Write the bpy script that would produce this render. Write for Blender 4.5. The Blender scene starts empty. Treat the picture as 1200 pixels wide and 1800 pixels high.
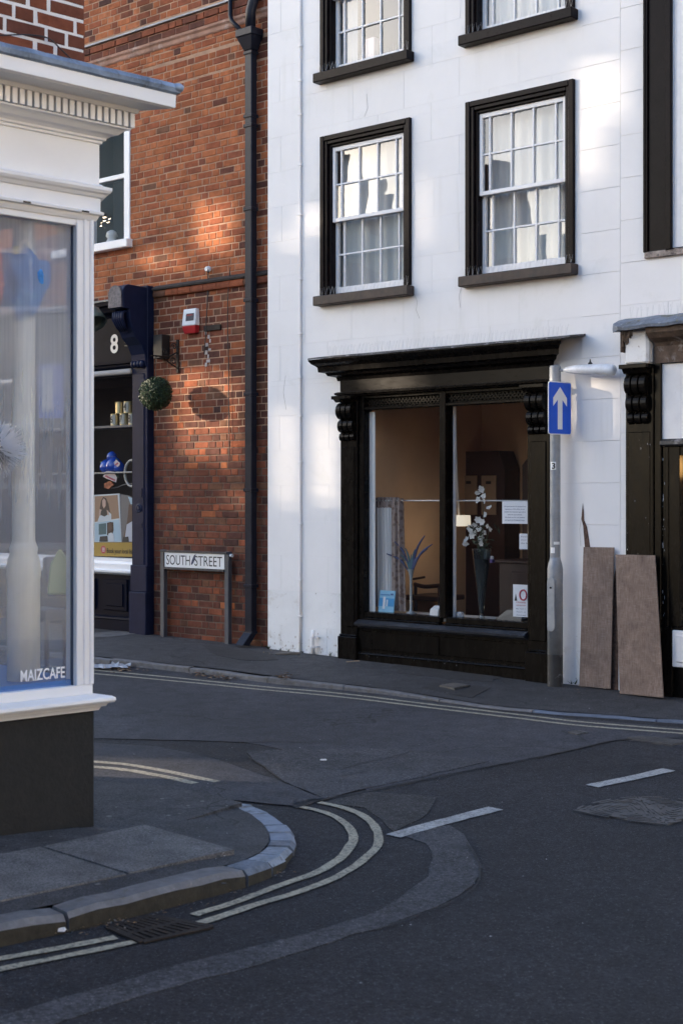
import bpy, bmesh, math, random
from mathutils import Vector, Matrix
random.seed(7)
R = random.Random(11)
scene = bpy.context.scene
COL = scene.collection

# ------------------------------------------------------------------ camera
CAM_H = 1.55
FPX, YH = 2500.0, 876.0            # focal length and horizon row on the 1200x1800 photograph
cam_d = bpy.data.cameras.new('camera')
cam_d.lens = 50.0; cam_d.sensor_width = 36.0; cam_d.sensor_fit = 'AUTO'
cam_d.shift_y = -(900.0 - YH) / 1800.0
cam_d.clip_start = 0.05; cam_d.clip_end = 600
cam = bpy.data.objects.new('camera', cam_d); COL.objects.link(cam)
cam.location = (0, 0, CAM_H); cam.rotation_euler = (math.radians(90), 0, 0)
scene.camera = cam
cam_d.dof.use_dof = True; cam_d.dof.focus_distance = 13.6; cam_d.dof.aperture_fstop = 5.6

# ------------------------------------------------------------------ sky, sun, exposure
SUN_EL = math.radians(10.9)
SUN_DIR = Vector((0.9753, -0.112, -0.1905)).normalized()       # direction the light travels
world = bpy.data.worlds.new('World'); scene.world = world; world.use_nodes = True
wn = world.node_tree.nodes; wl = world.node_tree.links
sky = wn.new('ShaderNodeTexSky'); sky.sky_type = 'NISHITA'; sky.sun_disc = False
sky.sun_elevation = SUN_EL
sky.sun_rotation = math.atan2(-SUN_DIR.x, -SUN_DIR.y)
sky.air_density = 1.0; sky.dust_density = 2.4; sky.ozone_density = 3.0
tint = wn.new('ShaderNodeMix'); tint.data_type = 'RGBA'; tint.blend_type = 'MULTIPLY'; tint.inputs[0].default_value = 1
tint.inputs[7].default_value = (1.03, .995, .985, 1)          # white balance of the photograph
wl.new(sky.outputs[0], tint.inputs[6]); wl.new(tint.outputs[2], wn['Background'].inputs[0]); wn['Background'].inputs[1].default_value = 0.15
sun_d = bpy.data.lights.new('sun', 'SUN'); sun_d.energy = 2.8; sun_d.angle = math.radians(0.5)
sun_d.color = (1.0, 0.82, 0.62)
sun = bpy.data.objects.new('sun', sun_d); COL.objects.link(sun)
sun.rotation_euler = SUN_DIR.to_track_quat('-Z', 'Y').to_euler(); sun.location = (-20, 4, 20)
scene.view_settings.view_transform = 'Standard'; scene.view_settings.look = 'None'
scene.view_settings.gamma = 1.0; scene.view_settings.use_curve_mapping = False
scene.view_settings.exposure = 2.14
scene.cycles.max_bounces = 8; scene.cycles.transparent_max_bounces = 24
scene.cycles.caustics_reflective = False; scene.cycles.caustics_refractive = False

# ------------------------------------------------------------------ survey helpers
KS = 0.014
def unit(a, b):
    l = math.hypot(a, b); return (a / l, b / l)
TW = unit(2898, -2500); NW = (TW[1], -TW[0])
OW = (-0.756, 14.65)
def gz(x, y):                                  # the ground falls gently towards the viewer's right
    return KS * ((x - OW[0]) * -TW[0] + (y - OW[1]) * -TW[1])
ROAD = -0.05
def ray(x, y): return ((x - 600) / FPX, 1.0, (YH - y) / FPX)
def ground(x, y, h=0.0):
    d = ray(x, y); c = gz(0, 0); g = gz(d[0], 1) - c
    D = (c + h - CAM_H) / (d[2] - g)
    return Vector((D * d[0], D, CAM_H + D * d[2]))
class Frame:
    """a wall: s runs along it, n stands out of it, z is up"""
    def __init__(f, o, t, n): f.o = o; f.t = t; f.n = n; f.rot = math.atan2(t[1], t[0])
    def P(f, s, n, z): return Vector((f.o[0] + s * f.t[0] + n * f.n[0], f.o[1] + s * f.t[1] + n * f.n[1], z))
    def px(f, x, y, n=0.0):
        d = ray(x, y); ox = f.o[0] + n * f.n[0]; oy = f.o[1] + n * f.n[1]
        s = (oy * d[0] - ox) / (f.t[0] - f.t[1] * d[0]); D = oy + s * f.t[1]
        return s, CAM_H + D * d[2]
    def at(f, x, y, n=0.0):
        s, z = f.px(x, y, n); return f.P(s, n, z)
W = Frame(OW, TW, NW)
TC = unit(2700, 2500); NC = (TC[1], -TC[0])
c0 = ground(168, 1447, 0.0)
C = Frame((c0.x, c0.y), TC, NC)
X = Frame((0, 0), (1, 0), (0, -1))            # world-aligned frame

# ------------------------------------------------------------------ materials
def mat_new(name):
    m = bpy.data.materials.new(name); m.use_nodes = True
    nt = m.node_tree; b = nt.nodes['Principled BSDF']
    return m, nt, b
def _noise(nt, vec, scale, detail=4, rough=.6, dist=0.0):
    n = nt.nodes.new('ShaderNodeTexNoise'); n.inputs['Scale'].default_value = scale
    n.inputs['Detail'].default_value = detail; n.inputs['Roughness'].default_value = rough
    n.inputs['Distortion'].default_value = dist
    nt.links.new(vec, n.inputs['Vector']); return n
def _ramp(nt, fac, a, b, ca=(0, 0, 0, 1), cb=(1, 1, 1, 1)):
    r = nt.nodes.new('ShaderNodeValToRGB'); e = r.color_ramp.elements
    e[0].position = a; e[1].position = b; e[0].color = ca; e[1].color = cb
    nt.links.new(fac, r.inputs[0]); return r
def _mix(nt, fac, a, b, mode='MIX'):
    m = nt.nodes.new('ShaderNodeMix'); m.data_type = 'RGBA'; m.blend_type = mode
    for v, i in ((fac, 0), (a, 6), (b, 7)):
        if isinstance(v, (int, float)): m.inputs[i].default_value = v
        elif isinstance(v, tuple): m.inputs[i].default_value = v
        else: nt.links.new(v, m.inputs[i])
    return m.outputs[2]
def rgba(c): return (c[0], c[1], c[2], 1)
def pm(name, col, rough=.6, metal=0.0, spec=.5, var=.15, vscale=4.0, bump=0.0, bscale=80.0, bdist=.004,
       spots=None, streak=None, stretch=(1, 1, 1), rvar=.1):
    """paint/stone/wood: base colour, uneven tone, optional chips or stains (spots = (scale, lo, hi, colour)), fine relief"""
    m, nt, b = mat_new(name)
    geo = nt.nodes.new('ShaderNodeNewGeometry')
    mp = nt.nodes.new('ShaderNodeMapping'); mp.inputs['Scale'].default_value = stretch
    nt.links.new(geo.outputs['Position'], mp.inputs[0]); pos = mp.outputs[0]
    n1 = _noise(nt, pos, vscale, 5, .65)
    dark = tuple(max(0, c * (1 - var)) for c in col); lite = tuple(min(1, c * (1 + var)) for c in col)
    rp = _ramp(nt, n1.outputs['Fac'], .3, .7, rgba(dark), rgba(lite))
    c = rp.outputs[0]
    for sp in (spots or []):
        sc, lo, hi, sc_col = sp[:4]
        n2 = _noise(nt, pos, sc, 4, .7, .4)
        f = _ramp(nt, n2.outputs['Fac'], lo, hi)
        c = _mix(nt, f.outputs[0], c, rgba(sc_col))
    if streak:
        sm_ = nt.nodes.new('ShaderNodeMapping'); sm_.inputs['Scale'].default_value = (1, 1, .06); nt.links.new(geo.outputs['Position'], sm_.inputs[0])
        ns_ = _noise(nt, sm_.outputs[0], streak[0], 4, .6); gate = _noise(nt, geo.outputs['Position'], 1.3, 2)
        fs_ = nt.nodes.new('ShaderNodeMath'); fs_.operation = 'MULTIPLY'
        nt.links.new(_ramp(nt, ns_.outputs['Fac'], streak[1], streak[2]).outputs[0], fs_.inputs[0]); nt.links.new(_ramp(nt, gate.outputs['Fac'], .45, .7).outputs[0], fs_.inputs[1])
        c = _mix(nt, fs_.outputs[0], c, rgba(streak[3]))
    nt.links.new(c, b.inputs['Base Color'])
    b.inputs['Metallic'].default_value = metal
    b.inputs['Specular IOR Level'].default_value = spec
    rr = nt.nodes.new('ShaderNodeMapRange'); rr.inputs[3].default_value = max(.03, rough - rvar); rr.inputs[4].default_value = min(1, rough + rvar)
    n3 = _noise(nt, pos, vscale * 3.1, 3); nt.links.new(n3.outputs['Fac'], rr.inputs[0]); nt.links.new(rr.outputs[0], b.inputs['Roughness'])
    if bump:
        n4 = _noise(nt, pos, bscale, 4, .6)
        bp = nt.nodes.new('ShaderNodeBump'); bp.inputs['Strength'].default_value = bump; bp.inputs['Distance'].default_value = bdist
        nt.links.new(n4.outputs['Fac'], bp.inputs['Height']); nt.links.new(bp.outputs[0], b.inputs['Normal'])
    return m

def asphalt(name, c_lo, c_hi, stone, grain=170.0, stone_amt=.62, bump=.5, rough=.85, cracks=0.0):
    m, nt, b = mat_new(name)
    geo = nt.nodes.new('ShaderNodeNewGeometry'); pos = geo.outputs['Position']
    big = _noise(nt, pos, .55, 6, .62, .3); base = _ramp(nt, big.outputs['Fac'], .3, .72, rgba(c_lo), rgba(c_hi))
    mid = _noise(nt, pos, 7, 5, .7); md = _ramp(nt, mid.outputs['Fac'], .35, .70, (.70, .70, .70, 1), (1.28, 1.28, 1.28, 1))
    c = _mix(nt, 1.0, base.outputs[0], md.outputs[0], 'MULTIPLY')
    vor = nt.nodes.new('ShaderNodeTexVoronoi'); vor.inputs['Scale'].default_value = grain; nt.links.new(pos, vor.inputs['Vector'])
    wn_ = nt.nodes.new('ShaderNodeSeparateColor'); nt.links.new(vor.outputs['Color'], wn_.inputs[0])
    pick = _ramp(nt, wn_.outputs[0], stone_amt, stone_amt + .3)
    shape = _ramp(nt, vor.outputs['Distance'], .25, .5, (1, 1, 1, 1), (0, 0, 0, 1))
    mm = nt.nodes.new('ShaderNodeMath'); mm.operation = 'MULTIPLY'; nt.links.new(pick.outputs[0], mm.inputs[0]); nt.links.new(shape.outputs[0], mm.inputs[1])
    c = _mix(nt, mm.outputs[0], c, rgba(stone))
    gn = _noise(nt, pos, grain * .42, 4, .8); gm = _ramp(nt, gn.outputs['Fac'], .32, .68, (.28, .28, .28, 1), (1.95, 1.95, 1.95, 1))
    c = _mix(nt, 1.0, c, gm.outputs[0], 'MULTIPLY')
    if cracks:
        wp = _noise(nt, pos, 3.5, 3, .6); av = nt.nodes.new('ShaderNodeVectorMath'); av.operation = 'MULTIPLY_ADD'; av.inputs[1].default_value = (.35, .35, .35)
        nt.links.new(wp.outputs['Color'], av.inputs[0]); nt.links.new(pos, av.inputs[2])
        cv = nt.nodes.new('ShaderNodeTexVoronoi'); cv.feature = 'DISTANCE_TO_EDGE'; cv.inputs['Scale'].default_value = 1.1; nt.links.new(av.outputs[0], cv.inputs['Vector'])
        cr = _ramp(nt, cv.outputs['Distance'], .004, .013, (1, 1, 1, 1), (0, 0, 0, 1)); ck = _noise(nt, pos, .9, 2); cm_ = _ramp(nt, ck.outputs['Fac'], .50, .60, (0, 0, 0, 1), (cracks, cracks, cracks, 1))
        cq = nt.nodes.new('ShaderNodeMath'); cq.operation = 'MULTIPLY'; nt.links.new(cr.outputs[0], cq.inputs[0]); nt.links.new(cm_.outputs[0], cq.inputs[1])
        c = _mix(nt, cq.outputs[0], c, (.010, .0095, .010, 1))
    pol_ = _noise(nt, pos, .28, 3, .5, 1.2); c = _mix(nt, 1.0, c, _ramp(nt, pol_.outputs['Fac'], .36, .64, (.80, .80, .80, 1), (1.24, 1.24, 1.24, 1)).outputs[0], 'MULTIPLY')
    oil = _noise(nt, pos, 1.7, 4, .6, .8); ol = _ramp(nt, oil.outputs['Fac'], .62, .78)
    c = _mix(nt, ol.outputs[0], c, rgba(tuple(v * .62 for v in c_lo)))
    nt.links.new(c, b.inputs['Base Color'])
    b.inputs['Roughness'].default_value = rough; b.inputs['Specular IOR Level'].default_value = .35
    bp = nt.nodes.new('ShaderNodeBump'); bp.inputs['Strength'].default_value = bump; bp.inputs['Distance'].default_value = .006
    ad = nt.nodes.new('ShaderNodeMath'); ad.operation = 'ADD'; nt.links.new(gn.outputs['Fac'], ad.inputs[0]); nt.links.new(shape.outputs[0], ad.inputs[1])
    nt.links.new(ad.outputs[0], bp.inputs['Height']); nt.links.new(bp.outputs[0], b.inputs['Normal'])
    return m

def wood_grain(name, c0, c1, c2):
    m, nt, b = mat_new(name); geo = nt.nodes.new('ShaderNodeNewGeometry')
    def st(sx, sz):
        mp = nt.nodes.new('ShaderNodeMapping'); mp.inputs['Scale'].default_value = (sx, sx, sz); nt.links.new(geo.outputs['Position'], mp.inputs[0]); return mp.outputs[0]
    g1 = _noise(nt, st(1, .10), 130, 4, .7); g2 = _noise(nt, st(.12, 1), 150, 3, .6); g3 = _noise(nt, geo.outputs['Position'], 4.5, 5, .65, .6); g4 = _noise(nt, st(1, .25), 26, 4, .7, .8)
    c = _mix(nt, _ramp(nt, g1.outputs['Fac'], .35, .65).outputs[0], rgba(c0), rgba(c1))
    c = _mix(nt, _ramp(nt, g2.outputs['Fac'], .50, .72, (0, 0, 0, 1), (.45, .45, .45, 1)).outputs[0], c, rgba(c2))
    c = _mix(nt, 1.0, c, _ramp(nt, g3.outputs['Fac'], .3, .72, (.68, .68, .68, 1), (1.22, 1.22, 1.22, 1)).outputs[0], 'MULTIPLY')
    c = _mix(nt, _ramp(nt, g4.outputs['Fac'], .60, .74, (0, 0, 0, 1), (.55, .55, .55, 1)).outputs[0], c, rgba(tuple(v * .5 for v in c0)))
    nt.links.new(c, b.inputs['Base Color']); b.inputs['Roughness'].default_value = .85; b.inputs['Specular IOR Level'].default_value = .2
    bp = nt.nodes.new('ShaderNodeBump'); bp.inputs['Strength'].default_value = .4; bp.inputs['Distance'].default_value = .003
    nt.links.new(g1.outputs['Fac'], bp.inputs['Height']); nt.links.new(bp.outputs[0], b.inputs['Normal']); return m
def worn_paint(name, col, under, lo=.38, hi=.62):
    m, nt, b = mat_new(name)
    geo = nt.nodes.new('ShaderNodeNewGeometry'); pos = geo.outputs['Position']
    a = _noise(nt, pos, 60, 5, .75, .3); f = _ramp(nt, a.outputs['Fac'], lo, hi)
    t = _noise(nt, pos, 5, 4, .6); tr = _ramp(nt, t.outputs['Fac'], .3, .7, rgba(tuple(c * .72 for c in col)), rgba(col))
    nt.links.new(_mix(nt, f.outputs[0], rgba(under), tr.outputs[0]), b.inputs['Base Color'])
    b.inputs['Roughness'].default_value = .75
    bp = nt.nodes.new('ShaderNodeBump'); bp.inputs['Strength'].default_value = .4; bp.inputs['Distance'].default_value = .004
    nt.links.new(a.outputs['Fac'], bp.inputs['Height']); nt.links.new(bp.outputs[0], b.inputs['Normal'])
    return m

def glass(name, wob=0.0, wscale=3.0, refl=1.6, tint=(1, 1, 1), haze=0.0, haze_col=(.7, .73, .78), rough=.0, ior=1.5):
    """thin pane: transparent + mirror by Fresnel, optionally uneven old glass and a misted layer"""
    m = bpy.data.materials.new(name); m.use_nodes = True; nt = m.node_tree
    for n in list(nt.nodes): nt.nodes.remove(n)
    out = nt.nodes.new('ShaderNodeOutputMaterial')
    tr = nt.nodes.new('ShaderNodeBsdfTransparent'); tr.inputs[0].default_value = rgba(tint)
    gl = nt.nodes.new('ShaderNodeBsdfGlossy'); gl.inputs['Roughness'].default_value = rough
    fr = nt.nodes.new('ShaderNodeFresnel')
    gb = nt.nodes.new('ShaderNodeNewGeometry'); ir = nt.nodes.new('ShaderNodeMapRange'); ir.inputs[3].default_value = ior; ir.inputs[4].default_value = 1 / ior
    nt.links.new(gb.outputs['Backfacing'], ir.inputs[0]); nt.links.new(ir.outputs[0], fr.inputs[0])      # a thin pane mirrors alike from either side
    mu = nt.nodes.new('ShaderNodeMath'); mu.operation = 'MULTIPLY'; mu.inputs[1].default_value = refl; mu.use_clamp = True
    nt.links.new(fr.outputs[0], mu.inputs[0])
    geo = nt.nodes.new('ShaderNodeNewGeometry')
    base = tr.outputs[0]
    if haze:
        df = nt.nodes.new('ShaderNodeBsdfDiffuse'); df.inputs[0].default_value = rgba(haze_col)
        tl = nt.nodes.new('ShaderNodeBsdfTranslucent'); tl.inputs[0].default_value = rgba(haze_col)
        mx = nt.nodes.new('ShaderNodeMixShader'); mx.inputs[0].default_value = .5
        nt.links.new(df.outputs[0], mx.inputs[1]); nt.links.new(tl.outputs[0], mx.inputs[2])
        mp = nt.nodes.new('ShaderNodeMapping'); mp.inputs['Scale'].default_value = (1, 1, .035); nt.links.new(geo.outputs['Position'], mp.inputs[0])
        ns = _noise(nt, mp.outputs[0], 60, 3, .5); nb = _noise(nt, geo.outputs['Position'], 2.2, 3, .5)
        a1 = nt.nodes.new('ShaderNodeMath'); a1.operation = 'MULTIPLY'; nt.links.new(ns.outputs['Fac'], a1.inputs[0]); nt.links.new(nb.outputs['Fac'], a1.inputs[1])
        mr = nt.nodes.new('ShaderNodeMapRange'); mr.inputs[1].default_value = .12; mr.inputs[2].default_value = .4; mr.inputs[3].default_value = haze * .78; mr.inputs[4].default_value = haze * 1.12
        nt.links.new(a1.outputs[0], mr.inputs[0])
        sx = nt.nodes.new('ShaderNodeSeparateXYZ'); nt.links.new(geo.outputs['Position'], sx.inputs[0])       # condensation: thick above, run clear below
        hz = nt.nodes.new('ShaderNodeMapRange'); hz.inputs[1].default_value = .7; hz.inputs[2].default_value = 2.7; hz.inputs[3].default_value = .42; hz.inputs[4].default_value = 1.05; nt.links.new(sx.outputs[2], hz.inputs[0])
        hm = nt.nodes.new('ShaderNodeMath'); hm.operation = 'MULTIPLY'; nt.links.new(mr.outputs[0], hm.inputs[0]); nt.links.new(hz.outputs[0], hm.inputs[1])
        m2 = nt.nodes.new('ShaderNodeMixShader'); nt.links.new(hm.outputs[0], m2.inputs[0]); nt.links.new(tr.outputs[0], m2.inputs[1]); nt.links.new(mx.outputs[0], m2.inputs[2])
        base = m2.outputs[0]
    m3 = nt.nodes.new('ShaderNodeMixShader'); nt.links.new(mu.outputs[0], m3.inputs[0]); nt.links.new(base, m3.inputs[1]); nt.links.new(gl.outputs[0], m3.inputs[2])
    if wob:
        nz = _noise(nt, geo.outputs['Position'], wscale, 1, .4, .3)
        bp = nt.nodes.new('ShaderNodeBump'); bp.inputs['Strength'].default_value = 1; bp.inputs['Distance'].default_value = wob
        nt.links.new(nz.outputs['Fac'], bp.inputs['Height']); nt.links.new(bp.outputs[0], gl.inputs['Normal'])
    nt.links.new(m3.outputs[0], out.inputs[0])
    return m

def plain(name, col, rough=.6, **k): return pm(name, col, rough, var=k.pop('var', .05), **k)
def emis(name, col, st):
    m, nt, b = mat_new(name); b.inputs['Base Color'].default_value = rgba(col)
    b.inputs['Emission Color'].default_value = rgba(col); b.inputs['Emission Strength'].default_value = st; return m

# ------------------------------------------------------------------ mesh builder
class MB:
    def __init__(s): s.bm = bmesh.new(); s.mi = 0
    def hexa(s, p, mi=None):
        v = [s.bm.verts.new(q) for q in p]
        for f in ((0, 1, 2, 3), (4, 7, 6, 5), (0, 4, 5, 1), (1, 5, 6, 2), (2, 6, 7, 3), (3, 7, 4, 0)):
            fa = s.bm.faces.new([v[i] for i in f]); fa.material_index = s.mi if mi is None else mi
        return s
    def box(s, fr, s0, s1, n0, n1, z0, z1, mi=None):
        P = fr.P
        return s.hexa([P(s0, n0, z0), P(s1, n0, z0), P(s1, n1, z0), P(s0, n1, z0), P(s0, n0, z1), P(s1, n0, z1), P(s1, n1, z1), P(s0, n1, z1)], mi)
    def prism(s, pts_a, pts_b, mi=None):
        """two matching closed outlines joined into a solid"""
        a = [s.bm.verts.new(p) for p in pts_a]; b = [s.bm.verts.new(p) for p in pts_b]; n = len(a)
        fs = [s.bm.faces.new(a), s.bm.faces.new(list(reversed(b)))]
        for i in range(n):
            j = (i + 1) % n; fs.append(s.bm.faces.new((a[i], b[i], b[j], a[j])))
        for f in fs: f.material_index = s.mi if mi is None else mi
        return s
    def profile(s, fr, prof, s0, s1, m0=0.0, m1=0.0, nb=0.0, mi=None):
        """extrude an (n,z) outline along the wall; m0/m1 = 1 mitres that end outwards by its own projection"""
        return s.prism([fr.P(s0 - m0 * max(0, n - nb), n, z) for n, z in prof], [fr.P(s1 + m1 * max(0, n - nb), n, z) for n, z in prof], mi)
    def tube(s, pts, r, seg=8, mi=None, caps=True):
        pts = [Vector(p) for p in pts]; rings = []
        rs = r if isinstance(r, (list, tuple)) else [r] * len(pts)
        up = Vector((0, 0, 1)); prev = None
        for i, p in enumerate(pts):
            d = (pts[min(i + 1, len(pts) - 1)] - pts[max(i - 1, 0)]).normalized()
            if prev is None:
                a = d.cross(up)
                if a.length < 1e-4: a = d.cross(Vector((1, 0, 0)))
            else:
                a = prev - d * prev.dot(d)
            a.normalize(); prev = a; b = d.cross(a)
            rings.append([s.bm.verts.new(p + a * math.cos(2 * math.pi * k / seg) * rs[i] + b * math.sin(2 * math.pi * k / seg) * rs[i]) for k in range(seg)])
        fs = []
        for i in range(len(rings) - 1):
            for k in range(seg):
                j = (k + 1) % seg; fs.append(s.bm.faces.new((rings[i][k], rings[i][j], rings[i + 1][j], rings[i + 1][k])))
        if caps:
            fs.append(s.bm.faces.new(list(reversed(rings[0])))); fs.append(s.bm.faces.new(rings[-1]))
        for f in fs: f.material_index = s.mi if mi is None else mi
        return s
    def lathe(s, c, prof, seg=20, axis=None, mi=None, caps=True):
        """(r, h) outline turned about an axis through c"""
        c = Vector(c); ax = Vector(axis or (0, 0, 1)).normalized()
        a = ax.cross(Vector((0, 0, 1)))
        if a.length < 1e-4: a = Vector((1, 0, 0))
        a.normalize(); b = ax.cross(a); rings = []
        for r, h in prof:
            rings.append([s.bm.verts.new(c + ax * h + (a * math.cos(2 * math.pi * k / seg) + b * math.sin(2 * math.pi * k / seg)) * max(r, 1e-4)) for k in range(seg)])
        fs = []
        for i in range(len(rings) - 1):
            for k in range(seg):
                j = (k + 1) % seg; fs.append(s.bm.faces.new((rings[i][k], rings[i][j], rings[i + 1][j], rings[i + 1][k])))
        if caps: fs.append(s.bm.faces.new(list(reversed(rings[0])))); fs.append(s.bm.faces.new(rings[-1]))
        for f in fs: f.material_index = s.mi if mi is None else mi
        return s
    def quad(s, p, mi=None):
        f = s.bm.faces.new([s.bm.verts.new(q) for q in p]); f.material_index = s.mi if mi is None else mi; return s
    def build(s, name, mat, parent=None, bevel=0.0, smooth=False, kind=None, seg=1, normals=True):
        bm = s.bm
        if normals: bmesh.ops.recalc_face_normals(bm, faces=bm.faces)
        if bevel:
            ed = [e for e in bm.edges if len(e.link_faces) == 2 and e.calc_face_angle(0) > .7]
            bmesh.ops.bevel(bm, geom=ed, offset=bevel, offset_type='OFFSET', segments=seg, profile=.6, affect='EDGES', clamp_overlap=True)
        me = bpy.data.meshes.new(name)
        loc = Vector((0, 0, 0))
        if parent is not None: loc = Vector(parent['_w']) if '_w' in parent else Vector(parent.location)
        elif bm.verts:
            xs = [v.co for v in bm.verts]
            loc = Vector((sum(v.x for v in xs) / len(xs), sum(v.y for v in xs) / len(xs), min(v.z for v in xs)))
        bmesh.ops.translate(bm, verts=bm.verts, vec=-loc)
        bm.to_mesh(me); bm.free()
        for mm in (mat if isinstance(mat, (list, tuple)) else [mat]): me.materials.append(mm)
        if smooth:
            for p in me.polygons: p.use_smooth = True
        o = bpy.data.objects.new(name, me); COL.objects.link(o)
        if parent is not None:
            o.parent = parent
            o['_w'] = loc          # world base of the part's local axes, removed at the end
        else:
            o.location = loc
        if kind: o['kind'] = kind
        return o
def thing(name, label, cat, loc, group=None):
    o = bpy.data.objects.new(name, None); COL.objects.link(o); o.location = loc; o.empty_display_size = .2
    o['label'] = label; o['category'] = cat
    if group: o['group'] = group
    return o
def tag(o, label=None, cat=None, group=None, kind=None):
    for k, v in (('label', label), ('category', cat), ('group', group), ('kind', kind)):
        if v: o[k] = v
    return o
def inst(me, name, parent, loc, rotz=0.0):
    o = bpy.data.objects.new(name, me); COL.objects.link(o); o.parent = parent
    o.location = Vector(loc) - (Vector(parent['_w']) if '_w' in parent else Vector(parent.location)); o.rotation_euler = (0, 0, rotz); return o

def rects_minus(s0, s1, z0, z1, holes):
    """cut a rectangle into boxes round its openings"""
    zs = sorted({z0, z1} | {z for h in holes for z in (h[2], h[3]) if z0 < z < z1}); out = []
    for a, b in zip(zs, zs[1:]):
        segs = [(s0, s1)]
        for h in holes:
            if h[2] < b - 1e-6 and h[3] > a + 1e-6:
                ns = []
                for p, q in segs:
                    if h[1] <= p or h[0] >= q: ns.append((p, q)); continue
                    if h[0] > p: ns.append((p, h[0]))
                    if h[1] < q: ns.append((h[1], q))
                segs = ns
        out += [(p, q, a, b) for p, q in segs if q - p > .004]
    return out

def text(name, body, mat, parent, org, right, up, h, width=None, ext=.0015, align='LEFT', bold=0.0):
    cu = bpy.data.curves.new(name, 'FONT'); cu.body = body; cu.size = 1; cu.extrude = 0; cu.offset = bold; cu.resolution_u = 3
    ob = bpy.data.objects.new(name, cu); COL.objects.link(ob); bpy.context.view_layer.update()
    me = bpy.data.meshes.new_from_object(ob.evaluated_get(bpy.context.evaluated_depsgraph_get()))
    bpy.data.objects.remove(ob); bpy.data.curves.remove(cu)
    xs = [v.co.x for v in me.vertices]; ys = [v.co.y for v in me.vertices]
    if not xs: return None
    x0, x1 = min(xs), max(xs); y0, y1 = min(ys), max(ys)
    sy = h / (y1 - y0) if align != 'BODY' else h
    sx = (width / (x1 - x0)) if width else sy
    right = Vector(right).normalized(); up = Vector(up).normalized(); nn = right.cross(up); org = Vector(org)
    bm = bmesh.new(); bm.from_mesh(me); bpy.data.meshes.remove(me)
    for v in bm.verts:
        v.co = org + right * ((v.co.x - x0) * sx) + up * ((v.co.y - y0) * sy) + nn * ext
    mb = MB(); mb.bm.free(); mb.bm = bm
    return mb.build(name, mat, parent, normals=False)
# ------------------------------------------------------------------ materials in use
M = {}
M['road'] = asphalt('asphalt_coarse', (.0150, .0148, .0180), (.0225, .0222, .0262), (.080, .079, .088), 120, .66, .8)
M['road_old'] = asphalt('asphalt_worn', (.0335, .0335, .040), (.0435, .0435, .051), (.10, .099, .105), 170, .7, .4, cracks=.8)
M['road_patch'] = asphalt('asphalt_patch', (.040, .0395, .0445), (.052, .0515, .0575), (.12, .119, .125), 110, .62, .6)
M['road_mid'] = asphalt('asphalt_band', (.027, .025, .0255), (.037, .035, .0355), (.11, .11, .11), 120, .62, .5)
M['pave'] = asphalt('pavement_asphalt', (.039, .038, .041), (.054, .0525, .056), (.12, .118, .12), 190, .7, .4, cracks=.7)
M['slab'] = asphalt('paving_slab', (.092, .088, .088), (.120, .115, .114), (.19, .185, .185), 240, .75, .2)
M['damp'] = asphalt('damp_asphalt', (.031, .029, .030), (.046, .043, .044), (.11, .11, .11), 190, .8, .3)
M['kerb'] = pm('kerb_granite', (.125, .123, .130), .7, var=.3, vscale=14, bump=.6, bscale=55, spots=[(9, .55, .7, (.10, .09, .075)), (60, .62, .75, (.22, .21, .20))])
M['kerb_blue'] = pm('kerb_bluestone', (.19, .225, .285), .62, var=.28, vscale=10, bump=.6, bscale=45, spots=[(26, .6, .75, (.09, .10, .12))])
for nm_, c_ in (('_dk', (.115, .135, .17)), ('_lt', (.20, .23, .275))):
    M['kerb_blue' + nm_] = pm('kerb_bluestone' + nm_, c_, .7, var=.4, vscale=13, bump=.9, bscale=38, bdist=.006, spots=[(20, .55, .68, tuple(v * .5 for v in c_)), (45, .62, .72, tuple(v * 1.5 for v in c_))])
M['kerb_far_blue'] = pm('far_kerb_bluestone', (.115, .14, .19), .7, var=.3, vscale=6, bump=.5, bscale=30, spots=[(9, .55, .7, (.06, .065, .07))])
M['moss'] = pm('kerb_moss_face', (.030, .026, .018), .9, var=.4, vscale=20, bump=.6, bscale=70)  # moss colour darkened further to paint the shade on the kerb face
M['yellow'] = worn_paint('worn_yellow_line', (.44, .40, .30), (.045, .045, .045), .34, .55)
M['white_line'] = worn_paint('worn_white_line', (.46, .46, .455), (.06, .06, .06), .30, .58)
M['iron'] = pm('cast_iron', (.028, .022, .019), .7, .15, spec=.25, var=.4, vscale=18, bump=.4, bscale=60)
M['iron_grey'] = pm('worn_iron_cover', (.075, .074, .076), .6, .15, var=.35, vscale=12, bump=.3, bscale=90)
M['tar'] = plain('tar', (.0165, .016, .0175), .8)
M['black_hole'] = plain('gully_dark', (.006, .006, .006), .9)
M['render'] = pm('white_render', (.81, .80, .80), .75, streak=(9, .55, .78, (.72, .71, .69)), var=.035, vscale=1.6, bump=.25, bscale=45, bdist=.003,
                 spots=[(2.2, .60, .80, (.73, .725, .71)), (34, .74, .80, (.60, .58, .55))])
M['render_low'] = pm('white_render_grimy', (.78, .78, .78), .8, var=.06, vscale=3, bump=.5, bscale=40, bdist=.004,
                 spots=[(5, .58, .75, (.62, .60, .57)), (22, .66, .74, (.36, .32, .29))])
M['joint'] = plain('render_joint', (.78, .77, .77), .9)
M['white'] = pm('white_gloss_paint', (.85, .85, .86), .35, var=.03, vscale=3, bump=.08, bscale=30, spots=[(24, .74, .8, (.62, .61, .6))])
M['sash'] = pm('white_sash_paint', (.78, .78, .80), .45, var=.05, vscale=8, bump=.2, bscale=60, spots=[(40, .68, .76, (.5, .5, .5))])
M['black'] = pm('black_gloss_paint', (.0056, .0046, .0041), .27, spec=.10, var=.35, vscale=6, bump=.25, bscale=28, bdist=.002, stretch=(1, 1, .35),
                spots=[(75, .76, .80, (.28, .27, .26))])
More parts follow.
